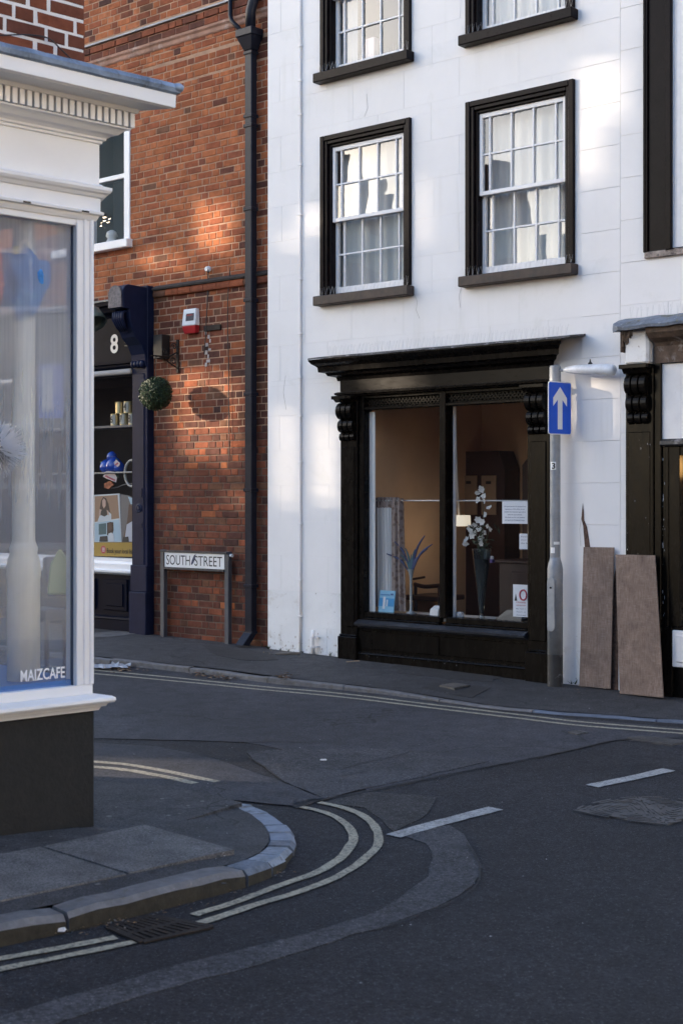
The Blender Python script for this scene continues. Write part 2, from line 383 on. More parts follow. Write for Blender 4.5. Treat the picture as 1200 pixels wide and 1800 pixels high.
M['black_sheen'] = pm('black_sheen_paint', (.0060, .0048, .0042), .30, spec=.11, var=.3, vscale=6, bump=.3, bscale=26, bdist=.002, stretch=(.5, .5, 2))
M['blackwood'] = pm('black_window_paint', (.0080, .0050, .0056), .30, spec=.08, var=.4, vscale=7, bump=.35, bscale=40, bdist=.002,
                spots=[(60, .72, .78, (.30, .29, .30))])
M['brownwood'] = pm('bare_brown_sill', (.036, .021, .016), .6, var=.45, vscale=9, bump=.5, bscale=45, spots=[(15, .5, .7, (.016, .014, .014)), (50, .70, .76, (.3, .29, .28))])
M['cap'] = pm('flaking_cornice_top', (.014, .012, .012), .5, var=.4, vscale=9, bump=.8, bscale=30, spots=[(14, .52, .66, (.20, .19, .20)), (40, .66, .74, (.42, .41, .42))])
M['navy'] = pm('navy_gloss_paint', (.011, .016, .042), .35, spec=.14, var=.2, vscale=6, bump=.15, bscale=40, spots=[(80, .75, .8, (.2, .22, .27))])
M['navy_dk'] = pm('dark_navy_paint', (.0042, .006, .0145), .45, spec=.04, var=.2, vscale=6, bump=.1, bscale=40)
M['pipe'] = pm('grey_black_pipe_paint', (.012, .0145, .025), .38, spec=.2, var=.25, vscale=8, bump=.1, bscale=60)
M['lead'] = pm('weathered_lead', (.20, .26, .36), .55, .2, var=.45, vscale=6, bump=.35, bscale=14, bdist=.008, spots=[(8, .56, .7, (.10, .12, .16)), (30, .62, .72, (.36, .42, .50))])
M['lead_moss'] = pm('mossy_lead', (.14, .165, .21), .65, .1, var=.3, vscale=8, bump=.6, bscale=24, bdist=.01, spots=[(7, .52, .66, (.09, .09, .07)), (9, .60, .70, (.17, .15, .07)), (40, .6, .7, (.38, .4, .42))])
M['rot'] = pm('rotten_plaster', (.11, .075, .055), .85, var=.5, vscale=9, bump=.8, bscale=25, bdist=.01, spots=[(6, .55, .68, (.30, .27, .26))])
M['galv'] = pm('galvanised_steel', (.25, .27, .30), .5, .3, var=.16, vscale=14, bump=.1, bscale=50, spots=[(30, .62, .72, (.26, .28, .31)), (90, .72, .78, (.6, .62, .64))])
M['galv_dark'] = pm('black_pole_paint', (.022, .024, .028), .6, var=.4, vscale=10, bump=.2, bscale=40, spots=[(9, .56, .68, (.17, .18, .20))])
M['sign_blue'] = plain('sign_blue', (.0, .085, .62), .38)
M['sign_white'] = plain('sign_white', (.78, .79, .80), .4)
M['ply'] = wood_grain('weathered_plywood', (.175, .124, .100), (.270, .203, .168), (.34, .28, .245))
M['ply_edge'] = plain('plywood_edge', (.12, .075, .06), .9, var=.3)
M['mortar'] = pm('lime_mortar', (.36, .22, .145), .95, var=.3, vscale=7, bump=.5, bscale=70)
M['mortar_dk'] = pm('sooty_mortar', (.125, .082, .060), .95, var=.35, vscale=7, bump=.5, bscale=70)
M['mortar_w'] = pm('white_mortar', (.74, .71, .68), .95, var=.12, vscale=9, bump=.6, bscale=60)
M['sandstone'] = pm('rendered_band', (.32, .18, .13), .9, var=.35, vscale=5, bump=.3, bscale=40, spots=[(6, .55, .7, (.42, .32, .28))])
bk = []
BR = [(.365, .124, .054), (.32, .106, .048), (.39, .140, .066), (.28, .088, .044), (.225, .074, .041), (.175, .062, .038), (.135, .052, .036), (.100, .044, .034), (.075, .038, .032), (.155, .074, .046)]
for i, c in enumerate(BR):
    bk.append(pm('brick_%s' % 'abcdefghij'[i], c, .88, var=.28, vscale=11, bump=.5, bscale=70, bdist=.004, spec=.12, spots=[(1.1, .48, .72, tuple(v * .62 for v in c)), (5, .60, .74, tuple(v * .55 for v in c)), (45, .68, .78, tuple(min(.6, v * 1.6) for v in c))]))
M['plate_black'] = plain('print_black', (.012, .012, .014), .5)
M['cream'] = pm('cream_column_paint', (.82, .80, .70), .5, var=.06, vscale=6, bump=.1, bscale=20)
M['glass_old'] = glass('old_sash_glass', .0020, 2.2, 2.5, (.92, .94, .95))
M['glass_shop'] = glass('shop_glass', .0012, 1.3, 1.0, (.93, .94, .94))
M['glass_mist'] = glass('misted_cafe_glass', .001, 1.4, 2.0, (.93, .95, .98), haze=.41, haze_col=(.80, .84, .92))
M['glass_clear'] = glass('vase_glass', 0, 1, 2.2, (.80, .84, .84))

# ------------------------------------------------------------------ ground plane, road and pavements
def resample(pts, step, closed=False, smooth=True):
    pts = [Vector(p) for p in pts]; out = []
    n = len(pts); rng = n if closed else n - 1
    for i in range(rng):
        p1, p2 = pts[i], pts[(i + 1) % n]
        p0 = pts[i - 1] if (closed or i > 0) else p1; p3 = pts[(i + 2) % n] if (closed or i + 2 < n) else p2
        k = max(1, int((p2 - p1).length / step))
        for j in range(k):
            t = j / k
            out.append(.5 * ((2 * p1) + (p2 - p0) * t + (2 * p0 - 5 * p1 + 4 * p2 - p3) * t * t + (3 * p1 - p0 - 3 * p2 + p3) * t ** 3) if smooth else p1.lerp(p2, t))
    if not closed: out.append(pts[-1])
    return out
def gpts(px, h): return [ground(x, y, h) for x, y in px]
def sheet(name, px, h, mat, parent=None, rough=.012, step=.12, smooth=False, thick=.003, extra=None, hf=None):
    pts = gpts(px, h) if px else []
    if extra: pts = pts + [Vector((x, y, gz(x, y) + h)) for x, y in extra]
    pts = resample(pts, step, True, smooth)
    for p in pts:
        p.x += R.uniform(-rough, rough); p.y += R.uniform(-rough, rough); p.z = gz(p.x, p.y) + h + (hf(p.x, p.y) if hf else 0)
    mb = MB(); mb.prism(pts, [p - Vector((0, 0, thick)) for p in pts]); bmesh.ops.triangulate(mb.bm, faces=[f for f in mb.bm.faces if len(f.verts) > 4])
    return mb.build(name, mat, parent)
def strip(name, px, width, h, mat, parent, step=.07, jit=.004):
    c = resample(gpts(px, h), step); mb = MB(); a = []; b = []
    for i, p in enumerate(c):
        d = (c[min(i + 1, len(c) - 1)] - c[max(0, i - 1)]); d.z = 0; d.normalize(); s = Vector((-d.y, d.x, 0))
        w = width / 2
        q1 = p + s * (w + R.uniform(-jit, jit)); q2 = p - s * (w + R.uniform(-jit, jit))
        q1.z = gz(q1.x, q1.y) + h; q2.z = gz(q2.x, q2.y) + h
        a.append(mb.bm.verts.new(q1)); b.append(mb.bm.verts.new(q2))
    for i in range(len(a) - 1): mb.bm.faces.new((a[i], a[i + 1], b[i + 1], b[i]))
    return mb.build(name, mat, parent)

mb = MB()
def gp(x, y, h): return Vector((x, y, gz(x, y) + h))
mb.quad([gp(-150, -150, ROAD), gp(150, -150, ROAD), gp(150, 150, ROAD), gp(-150, 150, ROAD)])
road = mb.build('road', M['road']); road['kind'] = 'structure'

FAR_KERB = [(60, 1143), (167, 1157), (265, 1167), (370, 1178.5), (475, 1192), (600, 1206), (698, 1219), (809, 1237), (862, 1244), (984, 1255), (1083, 1262), (1200, 1271), (1320, 1281)]
# worn carriageway of the side street, patches of newer tarmac
h1 = ROAD + .004
sheet('worn_tarmac', [(-260, 1180), (60, 1150), (265, 1172), (475, 1197), (698, 1224), (862, 1249), (1000, 1262), (1200, 1279), (1400, 1292), (1400, 1310), (1200, 1312), (1085, 1300), (966, 1327), (908, 1337), (760, 1365), (646, 1389), (620, 1360), (590, 1352), (600, 1338), (430, 1304), (170, 1297), (-260, 1300)], h1, M['road_old'], road)
sheet('worn_tarmac', [(430, 1322), (520, 1316), (700, 1316), (860, 1338), (640, 1386), (560, 1408), (520, 1420), (505, 1400), (575, 1405), (500, 1375)], h1 + .004, M['road_patch'], road)
sheet('worn_tarmac', [(-60, 1310), (170, 1305), (280, 1312), (380, 1334), (500, 1376), (574, 1405), (520, 1417), (430, 1408), (330, 1400), (200, 1420), (-60, 1440)], h1 + .004, M['road_old'], road)
sheet('tarmac_trench', [(-120, 1805), (0, 1790), (117, 1752), (292, 1700), (467, 1659), (641, 1612), (722, 1566), (748, 1540), (758, 1510), (748, 1482), (700, 1466), (740, 1452), (790, 1450), (815, 1466), (832, 1495), (843, 1524), (832, 1558), (768, 1593), (663, 1631), (500, 1681), (250, 1750), (80, 1805), (-60, 1850)], h1, M['road_patch'], road, rough=.012)
sheet('worn_tarmac', [(560, 1411), (650, 1392), (770, 1400), (740, 1440), (690, 1462), (672, 1440), (640, 1420)], h1, M['road_mid'], road)

# tarred cracks and joints between the old and new surfaces
for px, w_ in (([(516, 1418), (560, 1407), (640, 1391), (760, 1366), (830, 1352), (908, 1337), (966, 1326)], .022), ([(966, 1326), (1040, 1309), (1085, 1300), (1190, 1296), (1300, 1298)], .03), ([(165, 1297), (300, 1299), (430, 1303), (520, 1303), (600, 1306)], .02),
               ([(500, 1375), (470, 1350), (432, 1324), (470, 1317), (560, 1315)], .012), ([(600, 1352), (640, 1340), (690, 1330), (730, 1318)], .012), ([(820, 1480), (842, 1522), (832, 1560), (768, 1595), (663, 1633)], .014), ([(560, 1371), (610, 1362), (660, 1352)], .010)):
    strip('tarred_crack', px, w_ * .6, ROAD + .0105, M['tar'], road, step=.03, jit=w_ * .3)
# painted lines
hl = ROAD + .0068
OUTER = [(352, 1622), (443, 1592), (525, 1567), (589, 1542), (636, 1513), (662, 1487), (665, 1470), (656, 1449), (630, 1429), (595, 1417), (560, 1410)]
INNER = [(341, 1608), (420, 1583), (496, 1554), (554, 1534), (595, 1510), (615, 1487), (621, 1470), (612, 1452), (589, 1435), (554, 1423), (522, 1416)]
yl = []
for px in (OUTER, INNER, [(-900, 1839), (-140, 1709), (0, 1685), (110, 1665), (204, 1647)], [(-900, 1864), (-140, 1728), (0, 1703), (120, 1679), (236, 1655)]):
    yl.append(strip('yellow_line', px, .047, hl, M['yellow'], road))
for px in ([(-120, 1322), (170, 1339), (270, 1351), (382, 1374)], [(-120, 1328), (170, 1348), (270, 1361), (342, 1377)]):
    yl.append(strip('yellow_line', px, .06, ROAD + .0105, M['yellow'], road))
for px, w in (([(60, 1168), (265, 1187), (350, 1195.5), (465, 1207), (600, 1219), (757, 1238), (908, 1255.5), (1025, 1269), (1200, 1283), (1340, 1294)], .055),
              ([(60, 1174), (265, 1193), (350, 1201), (465, 1212.5), (600, 1225), (757, 1244), (908, 1262), (1025, 1275.5), (1200, 1289), (1340, 1300)], .055)):
    yl.append(strip('yellow_line', px, w, hl, M['yellow'], road))
for px in ([(690, 1469), (780, 1444), (871, 1420.5)], [(1039, 1381.5), (1110, 1367), (1175, 1352.5)]):
    strip('white_dash', px, .095, hl - .0008, M['white_line'], road)

# far pavement: asphalt sheet with a row of kerb stones along it
def far_h(x): return -.042 * max(0, min(1, (x - 520) / 290))      # crossfall towards the gutter
kerb_far = [ground(x, y, far_h(x)) for x, y in FAR_KERB]
KH = [0.0] + [far_h(x) for x, y in FAR_KERB] + [-.042]
back = [W.P(s, -.6, 0) for s in (7.5, 5, 3, 0, -2, -5)]
def lift(p, h=0.0): return Vector((p.x, p.y, gz(p.x, p.y) + h))
ext0 = kerb_far[0] + (kerb_far[0] - kerb_far[1]).normalized() * 4; ext1 = kerb_far[-1] + (kerb_far[-1] - kerb_far[-2]).normalized() * 3
kl = [ext0] + kerb_far + [ext1]
kin = []
for i, p in enumerate(kl):
    d = (kl[min(i + 1, len(kl) - 1)] - kl[max(0, i - 1)]); d.z = 0; d.normalize(); kin.append(p + Vector((-d.y, d.x, 0)) * .135)
def wall_sn(p): return (p.x - OW[0]) * TW[0] + (p.y - OW[1]) * TW[1], (p.x - OW[0]) * NW[0] + (p.y - OW[1]) * NW[1]
PAVROW = [wall_sn(p) + (h,) for p, h in zip(kin, KH)]
def pav_h(x, y):           # far pavement falls from the wall to the kerb
    s, n = wall_sn(Vector((x, y, 0)))
    for (sa, na, ha), (sb, nb, hb) in zip(PAVROW, PAVROW[1:]):
        if sa <= s <= sb:
            t = (s - sa) / (sb - sa); return (ha + (hb - ha) * t) * max(0, min(1, (n + .3) / (na + (nb - na) * t + .3)))
    return 0.0
mb = MB(); fine = resample(kin, .12); rows_ = []
for p in fine:
    s, n = wall_sn(p); rows_.append([mb.bm.verts.new((q.x, q.y, gz(q.x, q.y) + pav_h(q.x, q.y))) for q in (W.P(s, n + (-.3 - n) * j / 5, 0) for j in range(6))])
for a, b in zip(rows_, rows_[1:]):
    for j in range(5): mb.bm.faces.new((a[j], b[j], b[j + 1], a[j + 1]))
pav_far = mb.build('pavement', M['pave']); pav_far['kind'] = 'structure'
def kerb_row(outer, parent, width, length, top, mats, drop=-.12, name='kerb_stone', gap=.008, face=None, topf=None, far=False):
    pts = resample(outer, .03); acc = [0]
    for a, b in zip(pts, pts[1:]): acc.append(acc[-1] + (b - a).length)
    def at(d):
        for i in range(len(acc) - 1):
            if acc[i + 1] >= d:
                t = (d - acc[i]) / max(1e-6, acc[i + 1] - acc[i]); p = pts[i].lerp(pts[i + 1], t); q = pts[min(i + 1, len(pts) - 1)] - pts[i]; q.z = 0; return p, q.normalized()
        q = pts[-1] - pts[-2]; q.z = 0; return pts[-1], q.normalized()
    d = 0; k = 0; objs = []
    while d < acc[-1] - .05:
        L = (length[k % len(length)] if isinstance(length, list) else length * R.uniform(.85, 1.15)); e = min(d + L, acc[-1])
        m = max(1, int((e - d) / .12)); mb = MB(); rows = []
        tj = R.uniform(-.004, .004); oj = R.uniform(-.008, .006)
        for j in range(m + 1):
            dd = d + gap / 2 + (e - d - gap) * j / m; p, q = at(dd); s = Vector((-q.y, q.x, 0)); t = (topf(dd / acc[-1]) if topf else top) + tj + R.uniform(-.003, .003) - (.012 if j in (0, m) and not far else 0)
            o = p - s * oj; i_ = p + s * width; c = .006 if far else .020
            rows.append([mb.bm.verts.new(v) for v in (lift(o, drop), lift(o + s * .002, t - c - R.uniform(0, .006)), lift(o + s * (c + R.uniform(0, .008)), t), lift(i_ - s * .004, t), lift(i_, t - .006), lift(i_, drop))])
        for a, b in zip(rows, rows[1:]):
            for x in range(6):
                y = (x + 1) % 6; f = mb.bm.faces.new((a[x], b[x], b[y], a[y])); f.material_index = 1 if (x == 0 and face) else 0
        mb.bm.faces.new(list(reversed(rows[0]))); mb.bm.faces.new(rows[-1])
        mm = mats(k, d / acc[-1]) if callable(mats) else mats
        objs.append(mb.build(name, [mm, face] if face else mm, parent)); d = e; k += 1
    return objs
kacc = [0]
for a, b in zip(kl, kl[1:]): kacc.append(kacc[-1] + (b - a).length)
def far_top(f):
    d = f * kacc[-1]
    for i in range(len(kacc) - 1):
        if kacc[i + 1] >= d: t = (d - kacc[i]) / (kacc[i + 1] - kacc[i]); return KH[i] * (1 - t) + KH[i + 1] * t + .004
    return KH[-1] + .004
kerb_row(kl, pav_far, .075, .85, .004, lambda k, f: M['kerb_far_blue'] if f > .66 else M['kerb'], face=None, topf=far_top, far=True)
sheet('damp_patch', [(690, 1165), (740, 1158), (840, 1168), (900, 1180), (860, 1196), (780, 1190), (700, 1182)], .004, M['damp'], pav_far, .03, hf=pav_h)
sheet('damp_patch', [(355, 1134), (430, 1141), (478, 1149), (485, 1159), (430, 1161), (375, 1150)], .004, M['damp'], pav_far, .03, hf=pav_h)
sheet('tarmac_patch', [(741, 1204), (778, 1194.5), (862, 1204), (828, 1219)], .0035, M['damp'], pav_far, .008, hf=pav_h)
sheet('tarmac_patch', [(166, 1112), (215, 1108), (245, 1113), (200, 1119), (166, 1120)], .0035, M['slab'], pav_far, .008, hf=pav_h)

# near pavement round the cafe corner
NEAR_KERB = [(-1100, 1885), (-260, 1688), (-120, 1655), (0, 1627), (102, 1606), (230, 1578), (330, 1553), (420, 1532), (470, 1518), (505, 1500), (521, 1480), (519, 1462), (506, 1444), (482, 1426), (450, 1412), (424, 1407)]
rough_pts = gpts(NEAR_KERB, ROAD + .05); tot = [0]
for a, b in zip(rough_pts, rough_pts[1:]): tot.append(tot[-1] + (b - a).length)
def near_h(f):             # kerb upstand fades out towards the corner
    f = (f * tot[-1] - tot[1]) / (tot[-1] - tot[1])
    return ROAD + (.082 if f < .5 else .082 - .066 * min(1, (f - .5) / .42))
nk = []; n0 = len(NEAR_KERB)
for (x, y), t in zip(NEAR_KERB, tot): nk.append(ground(x, y, near_h(t / tot[-1])))
ins = []
for i, p in enumerate(nk):
    d = (nk[min(i + 1, n0 - 1)] - nk[max(0, i - 1)]); d.z = 0; d.normalize(); ins.append(p + Vector((-d.y, d.x, 0)) * .13)
inner_line = [C.P(s, -.3, 0) for s in (-7.5, -5.2, -3.6, -2.6, -1.8, -1.2, -.85, -.65, -.5, -.4, -.3, -.3, -.3, -.3, -.3, -.3)]
mb = MB(); ga = []; NR = 6
for i in range(n0):
    h_o = near_h(tot[i] / tot[-1]); row = []
    for j in range(NR + 1):
        t = j / NR; p = ins[i].lerp(inner_line[i], t); row.append(mb.bm.verts.new(lift(p, h_o - .004 + (-.012 - h_o + .004) * min(1, t * 1.3) * (1 if h_o < -.012 else .05))))
    ga.append(row)
for i in range(n0 - 1):
    for j in range(NR): mb.bm.faces.new((ga[i][j], ga[i + 1][j], ga[i + 1][j + 1], ga[i][j + 1]))
bmesh.ops.remove_doubles(mb.bm, verts=mb.bm.verts, dist=.0005)
near = mb.build('pavement', M['pave']); near['kind'] = 'structure'
# apron of tarmac between the shop corner and the side street
sheet('tarmac_apron', [(424, 1411), (380, 1398), (300, 1382), (165, 1372), (60, 1370), (60, 1450), (300, 1450)], ROAD + .030, M['pave'], near, .006, thick=.05)
split = [.9, .62, .9, .17, .15, .16, .14, .15, .16, .14, .15, .16, .15, .14]
kerb_row(nk, near, .13, [tot[1] * .5, tot[1] * .5, (tot[4] - tot[1]) * .5, (tot[4] - tot[1]) * .5, tot[7] - tot[4], .19, .17, .2, .16, .19, .18, .2, .16, .19, .2, .17, .18], 0, lambda k, f: R.choice([M['kerb_blue'], M['kerb_blue_dk'], M['kerb_blue_lt'], M['kerb_blue']]) if k >= 5 else M['kerb'], face=M['moss'], topf=near_h, gap=.014)
hs = near_h(.35)
for px in ([(76, 1487), (254, 1449), (412, 1493), (226, 1534)], [(-120, 1522), (70, 1488.5), (222, 1536), (0, 1583), (-60, 1596)]):
    sheet('paving_slab', px, hs + .002, M['slab'], near, .002, .5, thick=.03)

# gully grate, inspection covers
def cover(name, label, cat, px, h): 
    c = sum(gpts(px, h), Vector()) / len(px); return thing(name, label, cat, c)
gpx = [(192, 1631), (268, 1611), (372, 1630), (251, 1657)]
gt = cover('drain_grate', 'rusty iron drain grate in the road against the near kerb', 'drain', gpx, ROAD)
g = gpts(gpx, ROAD + .0045)
def bil(u, v): return (g[0].lerp(g[1], v)).lerp(g[3].lerp(g[2], v), u)
mb = MB(); mb.quad([p - Vector((0, 0, .003)) for p in g]); mb.build('pit', M['black_hole'], gt)  # flat black sheet painting the dark below the bars; nothing is sunk
def gbar(mb, a, b, w, h=.006):
    d = (b - a); d.z = 0; d.normalize(); s = Vector((-d.y, d.x, 0)) * w / 2; u = Vector((0, 0, h))
    mb.hexa([a - s, b - s, b + s, a + s, a - s + u, b - s + u, b + s + u, a + s + u])
mb = MB(); e = [(0, 0), (0, 1), (1, 1), (1, 0)]
for k in range(4): gbar(mb, bil(*e[k]), bil(*e[(k + 1) % 4]), .03)
gbar(mb, bil(.5, 0), bil(.5, 1), .03)
mb.build('frame', M['iron'], gt)
for half in (0, 1):
    for k in range(1, 9):
        mb = MB(); a = bil(half * .5 + .03, k / 9); b = bil(half * .5 + .47, k / 9 ); gbar(mb, a, b, .016); mb.build('bar', M['iron'], gt)
ipx = [(1004, 1424), (1118, 1400), (1262, 1416), (1171, 1450)]
ic = cover('inspection_cover', 'pair of triangular iron inspection covers in the road beside the dashed line', 'manhole cover', ipx, ROAD)
g = gpts(ipx, ROAD + .008)
def tri_plate(a, b, c):
    cen = (a + b + c) / 3; pts = [p + (cen - p) * .02 for p in (a, b, c)]; mb = MB(); mb.prism(pts, [p - Vector((0, 0, .02)) for p in pts]); o = mb.build('cover_plate', M['iron_grey'], ic)
    mb = MB()
    for r_ in (.16, .28, .40, .52, .64, .76, .88):
        loop = resample([cen.lerp(p, r_) + Vector((0, 0, .002)) for p in (a, b, c)], .06, True)
        for i in range(len(loop)): 
            if i % 3 != 2: gbar(mb, loop[i], loop[(i + 1) % len(loop)], .014, .0022)
    mb.build('raised_tread', M['iron_grey'], o)['kind'] = 'stuff'
tri_plate(g[0], g[1], g[3]); tri_plate(g[1], g[2], g[3])
def rect_cover(name, label, px, h, n=5):
    t = cover(name, label, 'manhole cover', px, h); q = gpts(px, h + .006); mb = MB(); mb.prism(q, [p - Vector((0, 0, .02)) for p in q]); mb.build('cover_plate', M['iron_grey'], t)
    mb = MB()
    for k in range(1, n): gbar(mb, q[0].lerp(q[1], k / n) + Vector((0, 0, .0)), q[3].lerp(q[2], k / n), .012, .004)
    mb.build('raised_tread', M['iron_grey'], t)['kind'] = 'stuff'; return t
rect_cover('inspection_cover', 'small square metal cover in a dark patch of the far pavement', [(772, 1204), (800, 1200), (826, 1204), (798, 1209)], -.008)
rect_cover('inspection_cover', 'faint oblong iron cover in the road at the frame edge near the far kerb', [(1098, 1297), (1130, 1293), (1215, 1303), (1180, 1309)], ROAD + .006, 9)
rect_cover('inspection_cover', 'tiny pale metal cover in the road below the double lines', [(997, 1286), (1016, 1283), (1034, 1287), (1014, 1290)], ROAD + .006, 3)
# ------------------------------------------------------------------ WHITE BUILDING
def wloc(fr, s, n): p = fr.P(s, n, 0); return Vector((p.x, p.y, gz(p.x, p.y)))
white = thing('white_building', 'white rendered house with black sash windows and a black shopfront', 'building', wloc(W, 2.0, 0))
WIN = [(.737, 1.871, 3.565, 5.145), (2.511, 3.655, 3.58, 5.165), (.737, 1.871, 5.775, 7.35), (2.511, 3.655, 5.775, 7.35)]
SHOP = (1.03, 3.43, -.3, 2.70)
holes = WIN + [SHOP]
mb = MB()
for a, b, c, d in rects_minus(-.004, 4.10, -.3, 8.4, holes): mb.box(W, a, b, -.30, -.0022, c, d)
mb.build('wall', M['joint'], white)
z0 = 1.681 - .3565 * 6
row = 0; z = z0
PIER = 3.725
while z < 8.3:
    za, zb = z + .0011, z + .3565 - .0011
    cuts = [-.004]; s = (.18 if row % 2 else .50)
    while s < PIER - .2: cuts.append(s + R.uniform(-.02, .02)); s += .645
    cuts += [PIER, 4.10]
    for a, b in zip(cuts, cuts[1:]):
        n1 = .012 if a >= PIER - .01 else R.uniform(-.0006, .0006)
        gap = .0011
        for p, q, u, v in rects_minus(a + gap, b - gap, max(za, -.3), zb, holes):
            if v - u < .012: continue
            m_ = MB(); m_.box(W, p, q, -.02, n1, u, v)
            m_.build('ashlar_block', M['render_low'] if v < .75 else M['render'], white, bevel=.0012)
    row += 1; z += .3565
# painted conduit with clips
mb = MB(); mb.tube([W.P(.462, .013, zz) for zz in (-.02, .9, 2.2, 3.6, 5.2, 6.8, 8.3)], .013, 8)
cond = mb.build('conduit', M['render'], white, smooth=True)
for zz in (.35, .72, 1.28, 1.9, 2.37, 2.76, 3.2, 3.75, 4.4, 4.9, 5.41, 5.75, 6.1):
    mb = MB(); mb.box(W, .440, .484, 0, .03, zz, zz + .02); mb.build('clip', M['render_low'], cond, bevel=.003)
# crack and exposed brick by the boards
SC = [(1023.5, 884), (1025.5, 900), (1026, 914), (1031, 926), (1034, 944), (1036.5, 962), (1027, 962), (1025.5, 930), (1021, 912), (1022, 898)]
mb = MB(); mb.prism([W.at(x, y, .0145) for x, y in SC], [W.at(x, y, .006) for x, y in SC]); bmesh.ops.triangulate(mb.bm, faces=[f for f in mb.bm.faces if len(f.verts) > 4])
scar_m = pm('exposed_brick_scar', (.10, .06, .045), .9, var=.6, vscale=28, bump=.8, bscale=50)
mb.build('exposed_brick', scar_m, white)
SC = [(1079, 1010), (1083, 990), (1085.5, 1000), (1086, 1215), (1064, 1213), (1068, 1150), (1073, 1080)]
mb = MB(); mb.prism([W.at(x, y, .0145) for x, y in SC], [W.at(x, y, .006) for x, y in SC]); bmesh.ops.triangulate(mb.bm, faces=[f for f in mb.bm.faces if len(f.verts) > 4]); mb.build('exposed_brick', scar_m, white)

def sash_window(bld, fr, s0, s1, z0, z1, sill_mat, frame_mat, n0=0.0, cols=(.42, 1.3, 1.3, 1.3, .42), rows=2, curtain=True, jw=.112):
    mb = MB()
    for a, b, nn, nd in ((0, .052, .034, -.12), (.048, .086, .016, -.12), (.082, jw, -.012, -.16)):
        mb.box(fr, s0 + a, s0 + b, nd, nn + n0, z0 + a * 0, z1 - a); mb.box(fr, s1 - b, s1 - a, nd, nn + n0, z0, z1 - a)
        mb.box(fr, s0 + b, s1 - b, nd, nn + n0 - .0015, z1 - b, z1 - a)
    w = mb.build('window', frame_mat, bld, bevel=.006)
    mb = MB(); mb.box(fr, s0 - .03, s1 + .03, -.05, .105 + n0, z0 - .105, z0 - .012); mb.box(fr, s0 + .02, s1 - .02, -.14, .01 + n0, z0 - .012, z0 + .006)
    mb.build('sill', sill_mat, w, bevel=.008)
    a, b = s0 + jw, s1 - jw; zt = z1 - jw; zm = (z0 + zt) / 2 + .01
    for kind, zb_, zt_, nb in (('upper_sash', zm - .022, zt, -.035), ('lower_sash', z0 + .006, zm + .018, -.082)):
        st, tr, br = .036, (.045 if kind[0] == 'u' else .036), (.038 if kind[0] == 'u' else .075)
        mb = MB(); n1, n2 = nb - .04, nb
        mb.box(fr, a, a + st, n1, n2, zb_, zt_); mb.box(fr, b - st, b, n1, n2, zb_, zt_)
        mb.box(fr, a + st, b - st, n1, n2 - .001, zt_ - tr, zt_); mb.box(fr, a + st, b - st, n1, n2 - .001, zb_, zb_ + br)
        mb.build(kind, M['sash'], w, bevel=.004)
        ga, gb, gc, gd = a + st, b - st, zb_ + br, zt_ - tr
        tot = sum(cols); xs = [ga]
        for c in cols: xs.append(xs[-1] + (gb - ga) * c / tot)
        zs = [gc + (gd - gc) * k / rows for k in range(rows + 1)]
        for x in xs[1:-1]:
            mb = MB(); mb.box(fr, x - .0095, x + .0095, n1 + .008, n2 - .006, gc, gd); mb.build('glazing_bar', M['sash'], w, bevel=.003)
        for zz in zs[1:-1]:
            mb = MB(); mb.box(fr, ga, gb, n1 + .010, n2 - .0085, zz - .009, zz + .009); mb.build('glazing_bar', M['sash'], w, bevel=.003)
        for i in range(len(cols)):
            for j in range(rows):
                t1, t2, t3 = (R.uniform(-.0022, .0022) for _ in range(3)); nn = nb - .026
                mb = MB(); mb.quad([fr.P(xs[i], nn + t1, zs[j]), fr.P(xs[i + 1], nn + t2, zs[j]), fr.P(xs[i + 1], nn + t2 + t3, zs[j + 1]), fr.P(xs[i], nn + t1 + t3, zs[j + 1])])
                mb.build('pane', M['glass_old'], w)
    if curtain:
        for c0_, c1_, amp in curtain:
            mb = MB(); va = []; vb = []; K = max(8, int((c1_ - c0_) * (b - a) / .016))
            for k in range(K + 1):
                s = a + (b - a) * (c0_ + (c1_ - c0_) * k / K); nn = -.175 + amp * math.sin(k * .9) + amp * .5 * math.sin(k * .37 + 1)
                va.append(mb.bm.verts.new(fr.P(s, nn, z0 + .02))); vb.append(mb.bm.verts.new(fr.P(s, nn, zt)))
            for k in range(K): mb.bm.faces.new((va[k], va[k + 1], vb[k + 1], vb[k]))
            mb.build('net_curtain', M['net'], w, smooth=True, normals=False)
    return w
def translucent(name, col, tfac=.45, alpha=1.0, pattern=None):
    m = bpy.data.materials.new(name); m.use_nodes = True; nt = m.node_tree
    for n in list(nt.nodes): nt.nodes.remove(n)
    out = nt.nodes.new('ShaderNodeOutputMaterial'); d = nt.nodes.new('ShaderNodeBsdfDiffuse'); t = nt.nodes.new('ShaderNodeBsdfTranslucent'); mx = nt.nodes.new('ShaderNodeMixShader')
    d.inputs[0].default_value = rgba(col); t.inputs[0].default_value = rgba(col); mx.inputs[0].default_value = tfac
    if pattern:
        geo = nt.nodes.new('ShaderNodeNewGeometry'); v = nt.nodes.new('ShaderNodeTexVoronoi'); v.inputs['Scale'].default_value = pattern[0]; v.feature = 'SMOOTH_F1'
        nt.links.new(geo.outputs['Position'], v.inputs['Vector']); r = _ramp(nt, v.outputs['Distance'], .30, .42, rgba(pattern[1]), rgba(col)); nt.links.new(r.outputs[0], d.inputs[0])
    nt.links.new(d.outputs[0], mx.inputs[1]); nt.links.new(t.outputs[0], mx.inputs[2]); last = mx.outputs[0]
    if alpha < 1:
        tr = nt.nodes.new('ShaderNodeBsdfTransparent'); m2 = nt.nodes.new('ShaderNodeMixShader'); m2.inputs[0].default_value = alpha
        nt.links.new(tr.outputs[0], m2.inputs[1]); nt.links.new(last, m2.inputs[2]); last = m2.outputs[0]
    nt.links.new(last, out.inputs[0]); return m
